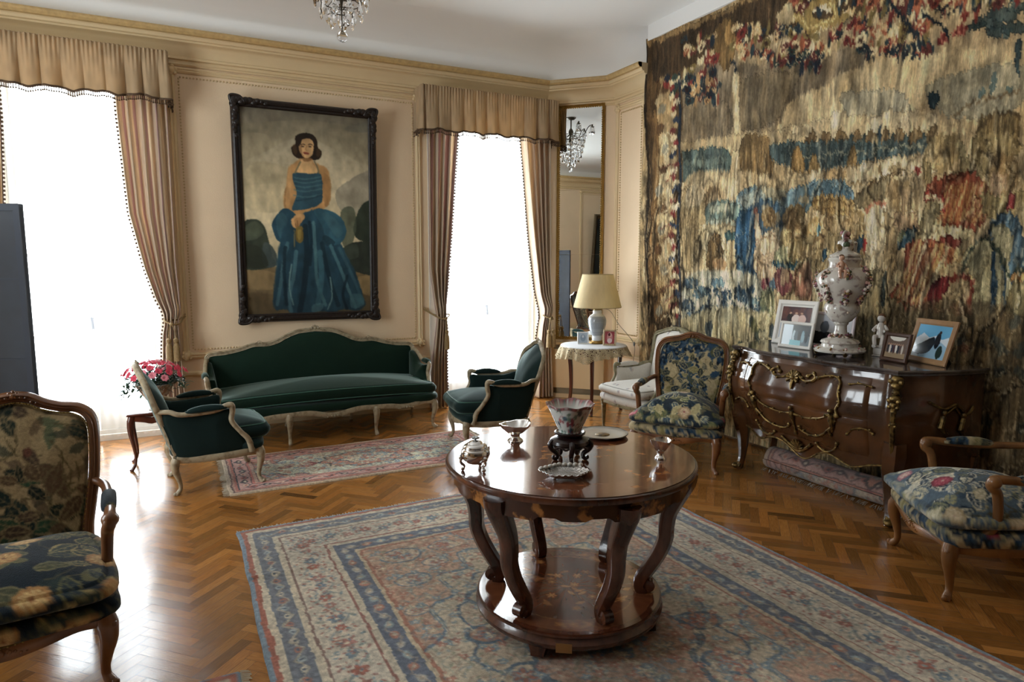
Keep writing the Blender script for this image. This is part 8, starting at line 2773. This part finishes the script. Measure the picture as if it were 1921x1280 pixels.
tassel('cord with two tassels on the curtain beside the tall mirror', 3.645, 6.35, .90, (3.70, 6.485, 1.02), 2)
def valance(label, x0, x1, z0, z1, y=6.28, seed=1, retl=True, retr=True, ywr=6.495):
    y = 6.25
    root = thing('pleated_valance', label, 'valance'); n = 420; Hh = 50
    path = ([(x0, 6.495)] if retl else [])+[(x0, y), (x1, y)]+([(x1, ywr)] if retr else []); P = np.array(path); seg = np.r_[0, np.cumsum(np.linalg.norm(np.diff(P, axis=0), axis=1))]; t = np.linspace(0, seg[-1], n); px = np.interp(t, seg, P[:, 0]); py = np.interp(t, seg, P[:, 1])
    tx = np.gradient(px); ty = np.gradient(py); ln = np.hypot(tx, ty); nx, ny = ty/ln, -tx/ln; v = np.linspace(0, 1, Hh)[:, None]; r = np.random.RandomState(seed)
    ph = t*2*pi/.135+1.1*np.sin(t*3.1+seed)+.6*np.sin(t*7.3); fo = (np.abs(np.sin(ph/2))**.45-.6)*(.050+.02*np.sin(t*9))*(.25+.95*v)+.012*np.sin(t*31+2)*v+.010*np.sin(t*2*pi/.03)*(1-v)**3
    sc = .022*np.abs(np.sin(t*pi/.30+.4)); zb = z0-.0+sc-.014*np.sin(ph/2)**2
    X = px+nx*fo*1.0; Y = py+ny*fo; Z = z1+(zb-z1)*v; dm = np.sin(v*pi)*.0
    tone = hexc('c4aa86'); C = np.ones((Hh, n, 1))*tone*(.93+.1*vnoise(Hh, n, 9, 6, seed))[..., None]
    o = grid_mesh('pleated_cloth', M['curtain'], X, Y, Z, lin(C), root); md = o.modifiers.new('t', 'SOLIDIFY'); md.thickness = .004
    s = MB(); e = np.c_[X[-1], Y[-1]-.004, Z[-1]]; s.tube(e[::3], .009, 6)
    for k in range(1, n, 3): s.tube([e[k], e[k]-[0, 0, .03]], .0028, 4); s.ball(e[k]-[0, 0, .036], .007, 6, 5)
    b = s.build('bobble_fringe', M['bobble'], root); b['kind'] = 'stuff'
    s = MB(); s.box(x0+.03, x1-.03, y+.02, 6.495, z1-.02, z1); s.build('pelmet_board', M['white_wood'], root, smooth=False)
valance('pleated tan valance with bobble fringe over the wide left window', -1.55, .02, 2.83, 3.215, seed=1)
valance('pleated tan valance with bobble fringe over the narrow window', 2.20, 3.72, 2.79, 3.215, seed=5)
for k, (a, b) in enumerate(WIN):   # sheer curtains behind the drapes
    H, W_ = 30, 160; u = np.linspace(0, 1, W_); z = np.linspace(3.0, .03, H); U_, Z_ = np.meshgrid(u, z); X = a+.0+(b-a-.0)*U_; Y = 6.468+.014*np.sin(U_*2*pi*17+.5*np.sin(Z_*2))
    o = grid_mesh('sheer_curtain', M['sheer'], X, Y, Z_, None); tag(o, ['thin white sheer hanging over the wide left window', 'thin white sheer hanging over the narrow window'][k], 'curtain')
# ------------------------------------------------------------------ corner mirror with gilt frame, and the radiator cover under it
def mirror():
    c = np.array([(CH0[0]+CH1[0])/2, (CH0[1]+CH1[1])/2]); root = thing('gilt_mirror', 'tall narrow gilt-framed mirror in three panes on the angled corner wall', 'mirror', (c[0], c[1], 0), radians(-45)); hw = .262; z0, z1 = .655, 3.20
    s = MB(); pr = [(0, .0), (0, .02), (.006, .026), (.014, .02), (.02, .024), (.028, .012), (.03, .006)]; rings = []
    for sx, z, sz in ((-1, z0, -1), (1, z0, -1), (1, z1, 1), (-1, z1, 1)): rings.append([(sx*(hw-p), -d-.001, z-sz*p) for p, d in pr])
    s.loft(rings, closed=False, cap=False, loop=True)
    for k in range(int((z1-z0)/.024)):
        for sx in (-1, 1): s.ball((sx*(hw-.029), -.014, z0+.02+k*.024), .008, 6, 4, sc=(1, 1, 1.3))
    for k in range(21): 
        for z in (z0+.029, z1-.029): s.ball((-hw+.03+k*.0242, -.014, z), .008, 6, 4, sc=(1.3, 1, 1))
    s.build('frame', M['gilt'], root, angle=40)
    mm = mat('silvered_glass', (.86, .89, .88), rough=.0, metal=1); L = [z0+.02, 1.60, 2.30, z1-.02]
    for a, b in zip(L[:-1], L[1:]): s = MB(); s.box(-hw+.02, hw-.02, -.010, -.004, a+.0012, b-.0012); s.build('mirror_pane', mm, root, smooth=False)
mirror()
def radiator():
    c = np.array([(CH0[0]+CH1[0])/2, (CH0[1]+CH1[1])/2]); root = thing('radiator_cover', 'cream radiator cover with metal grilles under the mirror', 'radiator cover', (c[0], c[1], 0), radians(-45)); hw = .30
    s = MB(); s.box(-hw, hw, -.075, -.001, .0, .045); s.box(-hw, hw, -.07, -.001, .11, .545); s.box(-hw, -hw+.03, -.07, -.001, .045, .11); s.box(hw-.03, hw, -.07, -.001, .045, .11); s.box(-hw, -hw+.03, -.07, -.001, .545, .60); s.box(hw-.03, hw, -.07, -.001, .545, .60); s.box(-hw, hw, -.085, -.001, .60, .625); s.build('panel', M['trim'], root, smooth=False)
    gm = mat('brass_lattice', srgb('8c8068'), rough=.4, metal=.6)
    for z0, z1 in ((.045, .11), (.545, .60)):
        s = MB(); w = hw-.03; s.box(-w, w, -.03, -.028, z0, z1, c=None); n = 44
        for k in range(n): x = -w+2*w*k/n; s.tube([(x, -.062, z0), (x+2*w/n*2, -.060, z1)], .002, 3, cap=False); s.tube([(x+2*w/n*2, -.060, z0), (x, -.062, z1)], .002, 3, cap=False)
        s.tube([(-w, -.061, z0+.001), (w, -.061, z0+.001)], .003, 4); s.tube([(-w, -.061, z1-.001), (w, -.061, z1-.001)], .003, 4); s.build('grille', gm, root)
radiator()
# ------------------------------------------------------------------ lamp table with lace cloth, lamp and two frames
LT = (3.76, 5.60); ZL = .682
def lamp_table():
    root = thing('side_table', 'small round mahogany table under a lace cloth beside the white armchair', 'table', (LT[0], LT[1], 0))
    s = MB(); s.lathe([(.30, .655), (.325, .66), (.33, .668), (.325, .677), (.002, .678)], 56); s.build('tabletop', M['mahog'], root)
    s = MB(); n = 72; rings = []
    for r_, f in ((.27, 0), (.27, 1), (.255, 1), (.255, 0)): rings.append([(r_*cos(2*pi*k/n), r_*sin(2*pi*k/n), .655-(f*(.05+.028*cos(3*2*pi*k/n+.5)))) for k in range(n)])
    s.loft([[R[k] for R in rings] for k in range(n)], loop=True); s.build('apron', M['mahog'], root, angle=40)
    for a in (118, 234, -25):
        a = radians(a); ca, sa = cos(a), sin(a); P = crv([(.262*ca, .262*sa, .655), (.275*ca, .275*sa, .56), (.262*ca, .262*sa, .40), (.258*ca, .258*sa, .2), (.28*ca, .28*sa, .04), (.30*ca, .30*sa, 0)], 5)
        s = MB(); s.tube(P, np.linspace(.022, .0125, len(P)), ref=(-sa, ca, 0), sec=RECT); s.build('leg', M['mahog'], root, angle=40)
    # lace cloth: flat on top, hanging scalloped edge with open work
    n = 260; lm = bpy.data.materials.new('crochet_lace'); lm.use_nodes = True; N = lm.node_tree.nodes; L = lm.node_tree.links; b = N['Principled BSDF']; b.inputs['Base Color'].default_value = (.62, .56, .45, 1); b.inputs['Roughness'].default_value = .9
    at = N.new('ShaderNodeAttribute'); at.attribute_name = 'Col'; L.new(at.outputs['Color'], b.inputs['Base Color']); sp = N.new('ShaderNodeSeparateColor'); tc = N.new('ShaderNodeUVMap')
    vo = N.new('ShaderNodeTexVoronoi'); vo.feature = 'DISTANCE_TO_EDGE'; vo.inputs['Scale'].default_value = 55; tg = N.new('ShaderNodeTexCoord'); L.new(tg.outputs['Object'], vo.inputs['Vector'])
    gt = N.new('ShaderNodeMath'); gt.operation = 'LESS_THAN'; gt.inputs[1].default_value = .22; L.new(vo.outputs['Distance'], gt.inputs[0]); mxx = N.new('ShaderNodeMath'); mxx.operation = 'MAXIMUM'; a2 = N.new('ShaderNodeAttribute'); a2.attribute_name = 'solid'; L.new(a2.outputs['Fac'], mxx.inputs[0]); L.new(gt.outputs[0], mxx.inputs[1]); L.new(mxx.outputs[0], b.inputs['Alpha'])
    A = np.linspace(0, 2*pi, n+1); prof = [(.0, 0, 1), (.2, 0, 1), (.30, 0, 1), (.332, -.001, 1)]+[(.338+.004*k, -.012-.012*k, 0) for k in range(9)]
    X = []; Y = []; Z = []; C = []; So = []
    hang = 1+.35*np.sin(A*2+1.2)+.25*np.sin(A*3+.4)+.45*np.exp(-((A-3.9)/.22)**2)+.4*np.exp(-((A-5.75)/.2)**2)
    for r_, z, so in prof:
        k = max(0, -z/.1); rr = r_+(.018*np.sin(A*21)+.010*np.sin(A*13+2))*k; X.append(rr*np.cos(A)); Y.append(rr*np.sin(A)); Z.append(.6805+z*np.where(z < -.005, hang, 1)+.008*np.abs(np.sin(A*18))*(k > .9)); c = 'd8dade' if so else 'b8a888'; C.append(np.tile(lin(hexc(c)), (n+1, 1))); So.append(np.full(n+1, float(so)))
    o = grid_mesh('lace_tablecloth', lm, np.array(X), np.array(Y), np.array(Z), np.array(C)); o.location = (LT[0], LT[1], 0); sa_ = o.data.attributes.new('solid', 'FLOAT', 'POINT'); sa_.data.foreach_set('value', np.array(So).astype(np.float32).ravel()); tag(o, 'white cloth with crochet lace edge draped over the small round table', 'tablecloth')
lamp_table()
def lamp():
    x, y = 3.845, 5.665; root = thing('table_lamp', 'table lamp with cream shade and blue-white lattice china base', 'lamp', (x, y, ZL))
    s = MB(); s.lathe([(.004, .0), (.075, .0), (.085, .006), (.08, .016), (.062, .022), (.058, .03), (.004, .031)], 32); s.build('bronze_base', M['gilt'], root)
    for k in range(4): a = k*pi/2+.4; f = MB(); f.ball((.076*cos(a), .076*sin(a), .012), .013, 8, 6, sc=(1, 1, .85)); f.build('base_foot', M['gilt'], root)
    P = Paint(.8, .4, .003, 'd9dde0'); 
    for i in range(58):
        for j in range(26):
            xx, yy = i*.0138+(.0069 if j % 2 else 0), .03+j*.0118; P.ell(xx, yy, .0056, .0040, '2c3440', .5 if j % 2 else -.5)
    pr = [(.05, .03), (.052, .06), (.05, .075), (.056, .09), (.072, .13), (.088, .18), (.095, .225), (.09, .26), (.075, .285), (.055, .30), (.047, .31), (.046, .335), (.04, .345)]
    Q = crv(pr, 11); n = 360; V = []; C = []
    for r_, z in Q:
        A = np.linspace(0, 2*pi, n, endpoint=False); V.append(np.c_[r_*np.cos(A), r_*np.sin(A), np.full(n, z)])
        C.append(P.at(A/(2*pi)*.8, np.full(n, np.clip((.30-z)*1.35, .0, .39))) if .085 < z < .295 else lin(np.tile(hexc('d5d9dc'), (n, 1))))
    s = MB(); s.loft(np.array(V), c=np.concatenate(C)); s.build('china_body', mat('lattice_china', rough=.2, attr=True, coat=.4), root, cols=True, angle=60)
    s = MB(); s.lathe([(.042, .345), (.044, .352), (.03, .372), (.012, .378), (.008, .40), (.008, .50)], 20); s.build('brass_neck', mat('dull_brass', srgb('8c805c'), rough=.4, metal=.7), root)
    sh = MB(); r0, r1, z0, z1 = .243, .157, .375, .71; sh.loft([[(r*cos(2*pi*k/72), r*sin(2*pi*k/72), z) for k in range(72)] for r, z in ((r0, z0), (r0+.002, z0+.006), (r1+.002, z1-.006), (r1, z1))], cap=False)
    sm = mat('pleated_silk_shade', srgb('efe0b8'), rough=.8, translucent=.45, var=.08, vscale=40, stretch=(1, 1, .05)); o = sh.build('lamp_shade', sm, root); md = o.modifiers.new('t', 'SOLIDIFY'); md.thickness = .003
    s = MB()
    for r, z in ((r0, z0), (r1, z1)): s.tube([(r*cos(t), r*sin(t), z) for t in np.linspace(0, 2*pi, 60, endpoint=False)], .003, 5, closed=True)
    s.tube([(-r1, 0, z1-.01), (r1, 0, z1-.01)], .002, 4); s.tube([(0, -r1, z1-.01), (0, r1, z1-.01)], .002, 4); s.tube([(0, 0, .49), (0, 0, z1-.01)], .003, 5); s.build('shade_ring', mat('shade_trim', srgb('a8946c'), rough=.7), o)
    s = MB(); s.tube(crv([(.02, 0, .36), (.11, -.06, .34), (.19, -.11, .20), (.26, -.18, .09), (.30, -.21, .02), (.315, -.225, -.06), (.30, -.20, -.3), (.33, -.1, -.6), (.36, .0, -.675)], 6), .0028, 5); s.build('cord', mat('clear_cord', srgb('8c8478'), rough=.5), root)
    s = MB(); s.ball((.312, -.218, -.0), .011, 8, 8, sc=(1, 1, 2.3)); s.build('switch', mat('grey_switch', srgb('8a8a86'), rough=.4), root)
lamp()
frame('white frame with a pale blue picture behind the lamp base', 3.63, 5.70, 3.735, 5.65, ZL, .125, .012, mat('white_thin_frame', srgb('e6e4e0'), rough=.35), ['blank'], .2)
def striped_frame():
    r = frame('small striped shell frame with a pink picture on the lace cloth', 3.80, 5.49, 3.895, 5.40, ZL, .16, .018, mat('cream_shell_frame', srgb('d4c4a0'), rough=.35), ['pink'], .16)
    f = [c for c in r.children if c.name.startswith('frame')][0]; w = math.hypot(.095, .09); s = MB(); sl, cl = sin(.16), cos(.16); T = lambda u, v, d: (u, -d*cl+v*sl, v*cl+d*sl)
    for k in range(13):
        v = .006+.0124*k
        for sx in (-1, 1): s.tube([T(sx*(w/2-.001), v, .012), T(sx*(w/2-.017), v+.006, .016)], .002, 4)
    for k in range(10):
        u = -w/2+.012+.0117*k
        for v in (.002, .143): s.tube([T(u, v, .015), T(u+.005, v+.015, .016)], .002, 4)
    b = s.build('stripe_inlay', mat('brown_stripe', srgb('8c6038'), rough=.4), f); b['kind'] = 'stuff'
striped_frame()
# ------------------------------------------------------------------ flower stand by the left window
def stand():
    cx, cy = -.215, 5.53; root = thing('plant_table', 'low mahogany stand with curved legs behind the left bergere', 'table', (cx, cy, 0))
    s = MB(); s.bbox(-.16, .16, -.15, .15, .405, .423, .006); s.build('tabletop', M['mahog'], root)
    for sx in (-1, 1):
        for sy in (-1, 1): cabriole('leg', M['mahog'], root, sx*.128, sy*.118, .40, sx*.9, sy*.3, .72)
    for a, b in (((-.128, -.118), (.128, -.118)), ((.128, -.118), (.128, .118)), ((.128, .118), (-.128, .118)), ((-.128, .118), (-.128, -.118))):
        s = MB(); P = [(a[0]+(b[0]-a[0])*t, a[1]+(b[1]-a[1])*t, .375+.02*(abs(t-.5)*2)**2-.012*math.exp(-((t-.5)/.12)**2)) for t in np.linspace(0, 1, 15)]; s.tube(P, .024, ref=(0, 0, 1), sec=[(x*.4, y) for x, y in RECT]); s.build('apron', M['mahog'], root)
stand()
def planter():
    x, y, z = -.185, 5.50, .424; root = thing('flower_planter', 'footed basket planter of pink azaleas and dark leaves by the left window', 'planter', (x, y, z))
    s = MB(); s.lathe([(.004, 0), (.05, 0), (.052, .006), (.04, .016), (.02, .028), (.018, .04), (.03, .052), (.06, .075), (.085, .11), (.108, .155), (.122, .19), (.118, .192), (.10, .16), (.08, .13), (.004, .12)], 40); s.build('planter_body', mat('terracotta_and_white', srgb('a8826c'), rough=.6, col2=srgb('c8bfb2'), vscale=30, contrast=(.45, .55)), root)
    s = MB()
    for k in range(22):
        a = 2*pi*k/22
        for sg in (-1, 1): s.tube([((.03+.096*(t**.8))*1.02*cos(a+sg*t*.5), (.03+.096*(t**.8))*1.02*sin(a+sg*t*.5), .05+.142*t) for t in np.linspace(0, 1, 9)], .003, 4)
    s.tube([(.124*cos(t), .124*sin(t), .192) for t in np.linspace(0, 2*pi, 40, endpoint=False)], .006, 6, closed=True); s.build('wicker_lattice', mat('pale_wicker', srgb('9c8c7c'), rough=.8), root)
    s = MB(); s.lathe([(.115, .17), (.08, .18), (.004, .182)], 24); s.build('soil', mat('soil', srgb('2a2018'), rough=1), root)
    q = random.Random(11); lm = mat('dark_azalea_leaf', srgb('2f5038'), rough=.45, col2=srgb('182c24'), vscale=20, translucent=.15); s = MB()
    def crown(k, n, out=1.): a = k*2.399; r = math.sqrt((k+.5)/n); el = 1-r*r*.75; return np.array([.215*r*cos(a)*out, .175*r*sin(a)*out, .20+.14*el+.02*q.random()])
    def leaf_(c, a, el, L, w):
        d = np.array([cos(a)*cos(el), sin(a)*cos(el), sin(el)]); sd = np.array([-sin(a), cos(a), 0]); up = np.cross(sd, d)*-1; pts = []
        for t, ww in ((0, .05), (.3, .8), (.6, 1), (.85, .6), (1, .03)): m_ = c+d*L*t+up*L*.25*t*t*-1; pts.append([m_-sd*w*ww/2, m_+up*w*.12, m_+sd*w*ww/2])
        s.loft(pts, closed=False, cap=False)
    for k in range(420):
        c = crown(k, 420)-[0, 0, .03+.07*q.random()]; leaf_(c, q.random()*6.3, q.random()*1.2-.5, .038+.02*q.random(), .018)
    for k in range(26): a = pi*.75+q.random()*.9; leaf_(np.array([.20*cos(a), .16*sin(a), .16-.05*q.random()]), a+q.random()-.5, -.6*q.random(), .05, .018)
    for k in range(60): a = q.random()*6.3; c = np.array([.1*cos(a), .1*sin(a), .18]); e = crown(k, 60); s.tube([c, (c+e)/2+[0, 0, .01], e], .002, 3, cap=False)
    f = s.build('foliage', lm, root); f['kind'] = 'stuff'
    pm = [mat('azalea_pink', srgb('d8455c'), rough=.6, translucent=.3, sheen=.2), mat('azalea_pale', srgb('e88c98'), rough=.6, translucent=.3, sheen=.2)]
    for k in range(46):
        c = crown(k, 46, 1.04)+[0, 0, .012]; out = c-np.array([0, 0, .18]); out /= np.linalg.norm(out); t1 = np.cross(out, [0, 0, 1.]); t1 /= np.linalg.norm(t1)+1e-9; t2 = np.cross(out, t1); s2 = MB()
        for p in range(7):
            a = 2*pi*p/7+k; d = t1*cos(a)+t2*sin(a); R_ = .024+.006*q.random(); sd = np.cross(d, out); pts = []
            for t, ww, h in ((0, .1, 0), (.4, .75, .3), (.75, .9, .35), (1, .25, .25)): m_ = c+d*R_*t+out*R_*h; pts.append([m_-sd*R_*.4*ww, m_+out*R_*.06, m_+sd*R_*.4*ww])
            s2.loft(pts, closed=False, cap=False)
        s2.ball(c+out*.004, .005, 6, 5); s2.build('flower', pm[1 if k % 4 == 0 else 0], root)
planter()
# ------------------------------------------------------------------ folding screen on the left
def screen():
    root = thing('folding_screen', 'dark blue lacquered folding screen behind the left foreground armchair', 'screen', (0, 0, 0)); pm = mat('navy_lacquer', srgb('1d2739'), rough=.4, col2=srgb('131b2a'), vscale=4, contrast=(.4, .6)); fm = mat('navy_frame', srgb('182236'), rough=.45)
    P = [(-.58, 3.52), (-1.05, 3.75), (-1.42, 3.40), (-1.88, 3.62)]
    for (ax, ay), (bx, by) in zip(P[:-1], P[1:]):
        L = math.hypot(bx-ax, by-ay)-.008; o = MB(); o.box(.0, L, -.009, .009, .06, 1.74); pa = o.build('panel', pm, root, smooth=False); pa.location = (ax, ay, 0); pa.rotation_euler = (0, 0, math.atan2(by-ay, bx-ax))
        f = MB(); f.box(0, .026, -.014, .014, 0, 1.755); f.box(L-.026, L, -.014, .014, 0, 1.755); f.box(.026, L-.026, -.014, .014, 1.725, 1.755); f.box(.026, L-.026, -.014, .014, .05, .09)
        for z in (.35, .72, 1.08, 1.43): f.box(.026, L-.026, -.0125, .0125, z, z+.008)
        f.build('panel_frame', fm, pa, smooth=False)
screen()
rug('corner_rug', 'corner of a blue fringed rug at the bottom left edge', -1.3, .135, 1.2, 2.49, .012, 52, True, fr='x')
# ------------------------------------------------------------------ large leaning picture on the left wall, seen in the mirror
def leaning():
    root = thing('framed_canvas', 'large dark gilt-framed canvas seen only in the corner mirror', 'painting', (XL+.01, 1.05, 0), radians(90)); tl = .10; T = lambda u, v, d: (u, -.02-d-(v-.9)*tl, v)
    s = MB(); pr = [(0, 0), (.01, .03), (.04, .045), (.07, .03), (.09, .01), (.10, .005)]; rings = []
    for su, v in ((-1, .9), (1, .9), (1, 2.62), (-1, 2.62)): sv = -1 if v < 1 else 1; rings.append([T(su*(.62-p), v-sv*p, d) for p, d in pr])
    s.loft(rings, closed=False, cap=False, loop=True); s.build('frame', mat('dark_gilt_frame', srgb('5c4c34'), rough=.4, metal=.4, var=.4, vscale=50, bump=.4, bscale=70), root, angle=30)
    s = MB(); s.add([T(-.53, .99, .006), T(.53, .99, .006), T(.53, 2.53, .006), T(-.53, 2.53, .006)], [(0, 1, 2, 3)]); s.build('canvas', mat('dark_landscape', srgb('2c3634'), rough=.3, col2=srgb('10161c'), vscale=3, coat=.4), root, smooth=False)
leaning()
# ------------------------------------------------------------------ crystal chandelier
def chandelier():
    x, y = 1.05, 4.54; root = thing('crystal_chandelier', 'small crystal drop chandelier hanging from the ceiling at the top edge', 'chandelier', (x, y, ZC)); dm = mat('dark_bronze_arm', srgb('4c4438'), rough=.35, metal=.8)
    g = mat('cut_crystal', (.97, .98, 1), rough=.02, trans=1.0, ior=1.55, spec=.8); q = random.Random(3)
    s = MB(); s.lathe([(.004, 0), (.075, 0), (.075, -.012), (.05, -.03), (.02, -.035), (.004, -.036)], 24); s.build('ceiling_rose', dm, root)
    s = MB(); s.lathe([(.012, -.03), (.010, -.16), (.03, -.19), (.04, -.22), (.03, -.26), (.015, -.30), (.03, -.34), (.035, -.37), (.012, -.40), (.007, -.55), (.014, -.57), (.005, -.62), (.003, -.74)], 16); s.build('stem', dm, root)
    def drop(px, py, pz, L, w, rz):
        c = MB(); c.loft([[(w*r*cos(2*pi*k/6+rz), w*.5*r*sin(2*pi*k/6+rz), -L*t) for k in range(6)] for t, r in ((0, .12), (.22, .55), (.62, 1), (.85, .7), (1, .05))]); return c
    def put(meshes, k, px, py, pz, rz):
        o = bpy.data.objects.new('crystal_drop', meshes[k % len(meshes)].data); COL.objects.link(o); o.parent = root; o.location = (px, py, pz); o.rotation_euler = (0, 0, rz); return o
    base = []
    for L, w in ((.11, .025), (.075, .018), (.075, .020)): o = drop(0, 0, 0, L, w, 0).build('crystal_drop', g, root, smooth=False); o.location = (.30*cos(len(base)), .30*sin(len(base)), -.36); base.append(o)
    cnt = 0
    for k in range(6):
        a = k*pi/3+.2; ca, sa = cos(a), sin(a); s = MB(); s.tube(crv([(.02*ca, .02*sa, -.25), (.10*ca, .10*sa, -.31), (.20*ca, .20*sa, -.27), (.27*ca, .27*sa, -.16), (.32*ca, .32*sa, -.13), (.345*ca, .345*sa, -.17)], 5), .007, 7); s.lathe([(.004, 0), (.03, .006), (.034, .012), (.012, .012), (.012, .045), (.004, .05)], 12, (.335*ca, .335*sa, -.165)); s.build('arm', dm, root)
        for i in range(6): t = i/6*2*pi; put(base, 0, .335*ca+.03*cos(t), .335*sa+.03*sin(t), -.165, q.random()*3); cnt += 1
        for i in range(2): put(base, 1, (.13+.09*i)*ca, (.13+.09*i)*sa, -.29+.02*i, q.random()*3); cnt += 1
    for R_, z, n, b in ((.22, -.28, 14, 0), (.205, -.36, 14, 0), (.185, -.44, 13, 0), (.165, -.52, 11, 0), (.13, -.59, 9, 0), (.07, -.645, 5, 0)):
        s = MB(); s.tube([(R_*cos(t), R_*sin(t), z) for t in np.linspace(0, 2*pi, 32, endpoint=False)], .0035, 5, closed=True)
        for k in range(3): t = k*2*pi/3; s.tube(crv([(R_*cos(t), R_*sin(t), z), (R_*.5*cos(t), R_*.5*sin(t), z+.03), (.008*cos(t), .008*sin(t), z+.01)], 4), .003, 4)
        s.build('drop_ring', dm, root)
        for k in range(n): t = 2*pi*k/n; put(base, b, R_*cos(t), R_*sin(t), z-.004, t+pi/2)
    s = MB(); s.ball((0, 0, -.805), .034, 20, 14); s.ball((0, 0, -.755), .013, 10, 8); s.build('crystal_ball', g, root)
    s = MB(); s.tube([(0, 0, -.73), (0, 0, -.78)], .0025, 5); s.build('hook', dm, root)
chandelier()
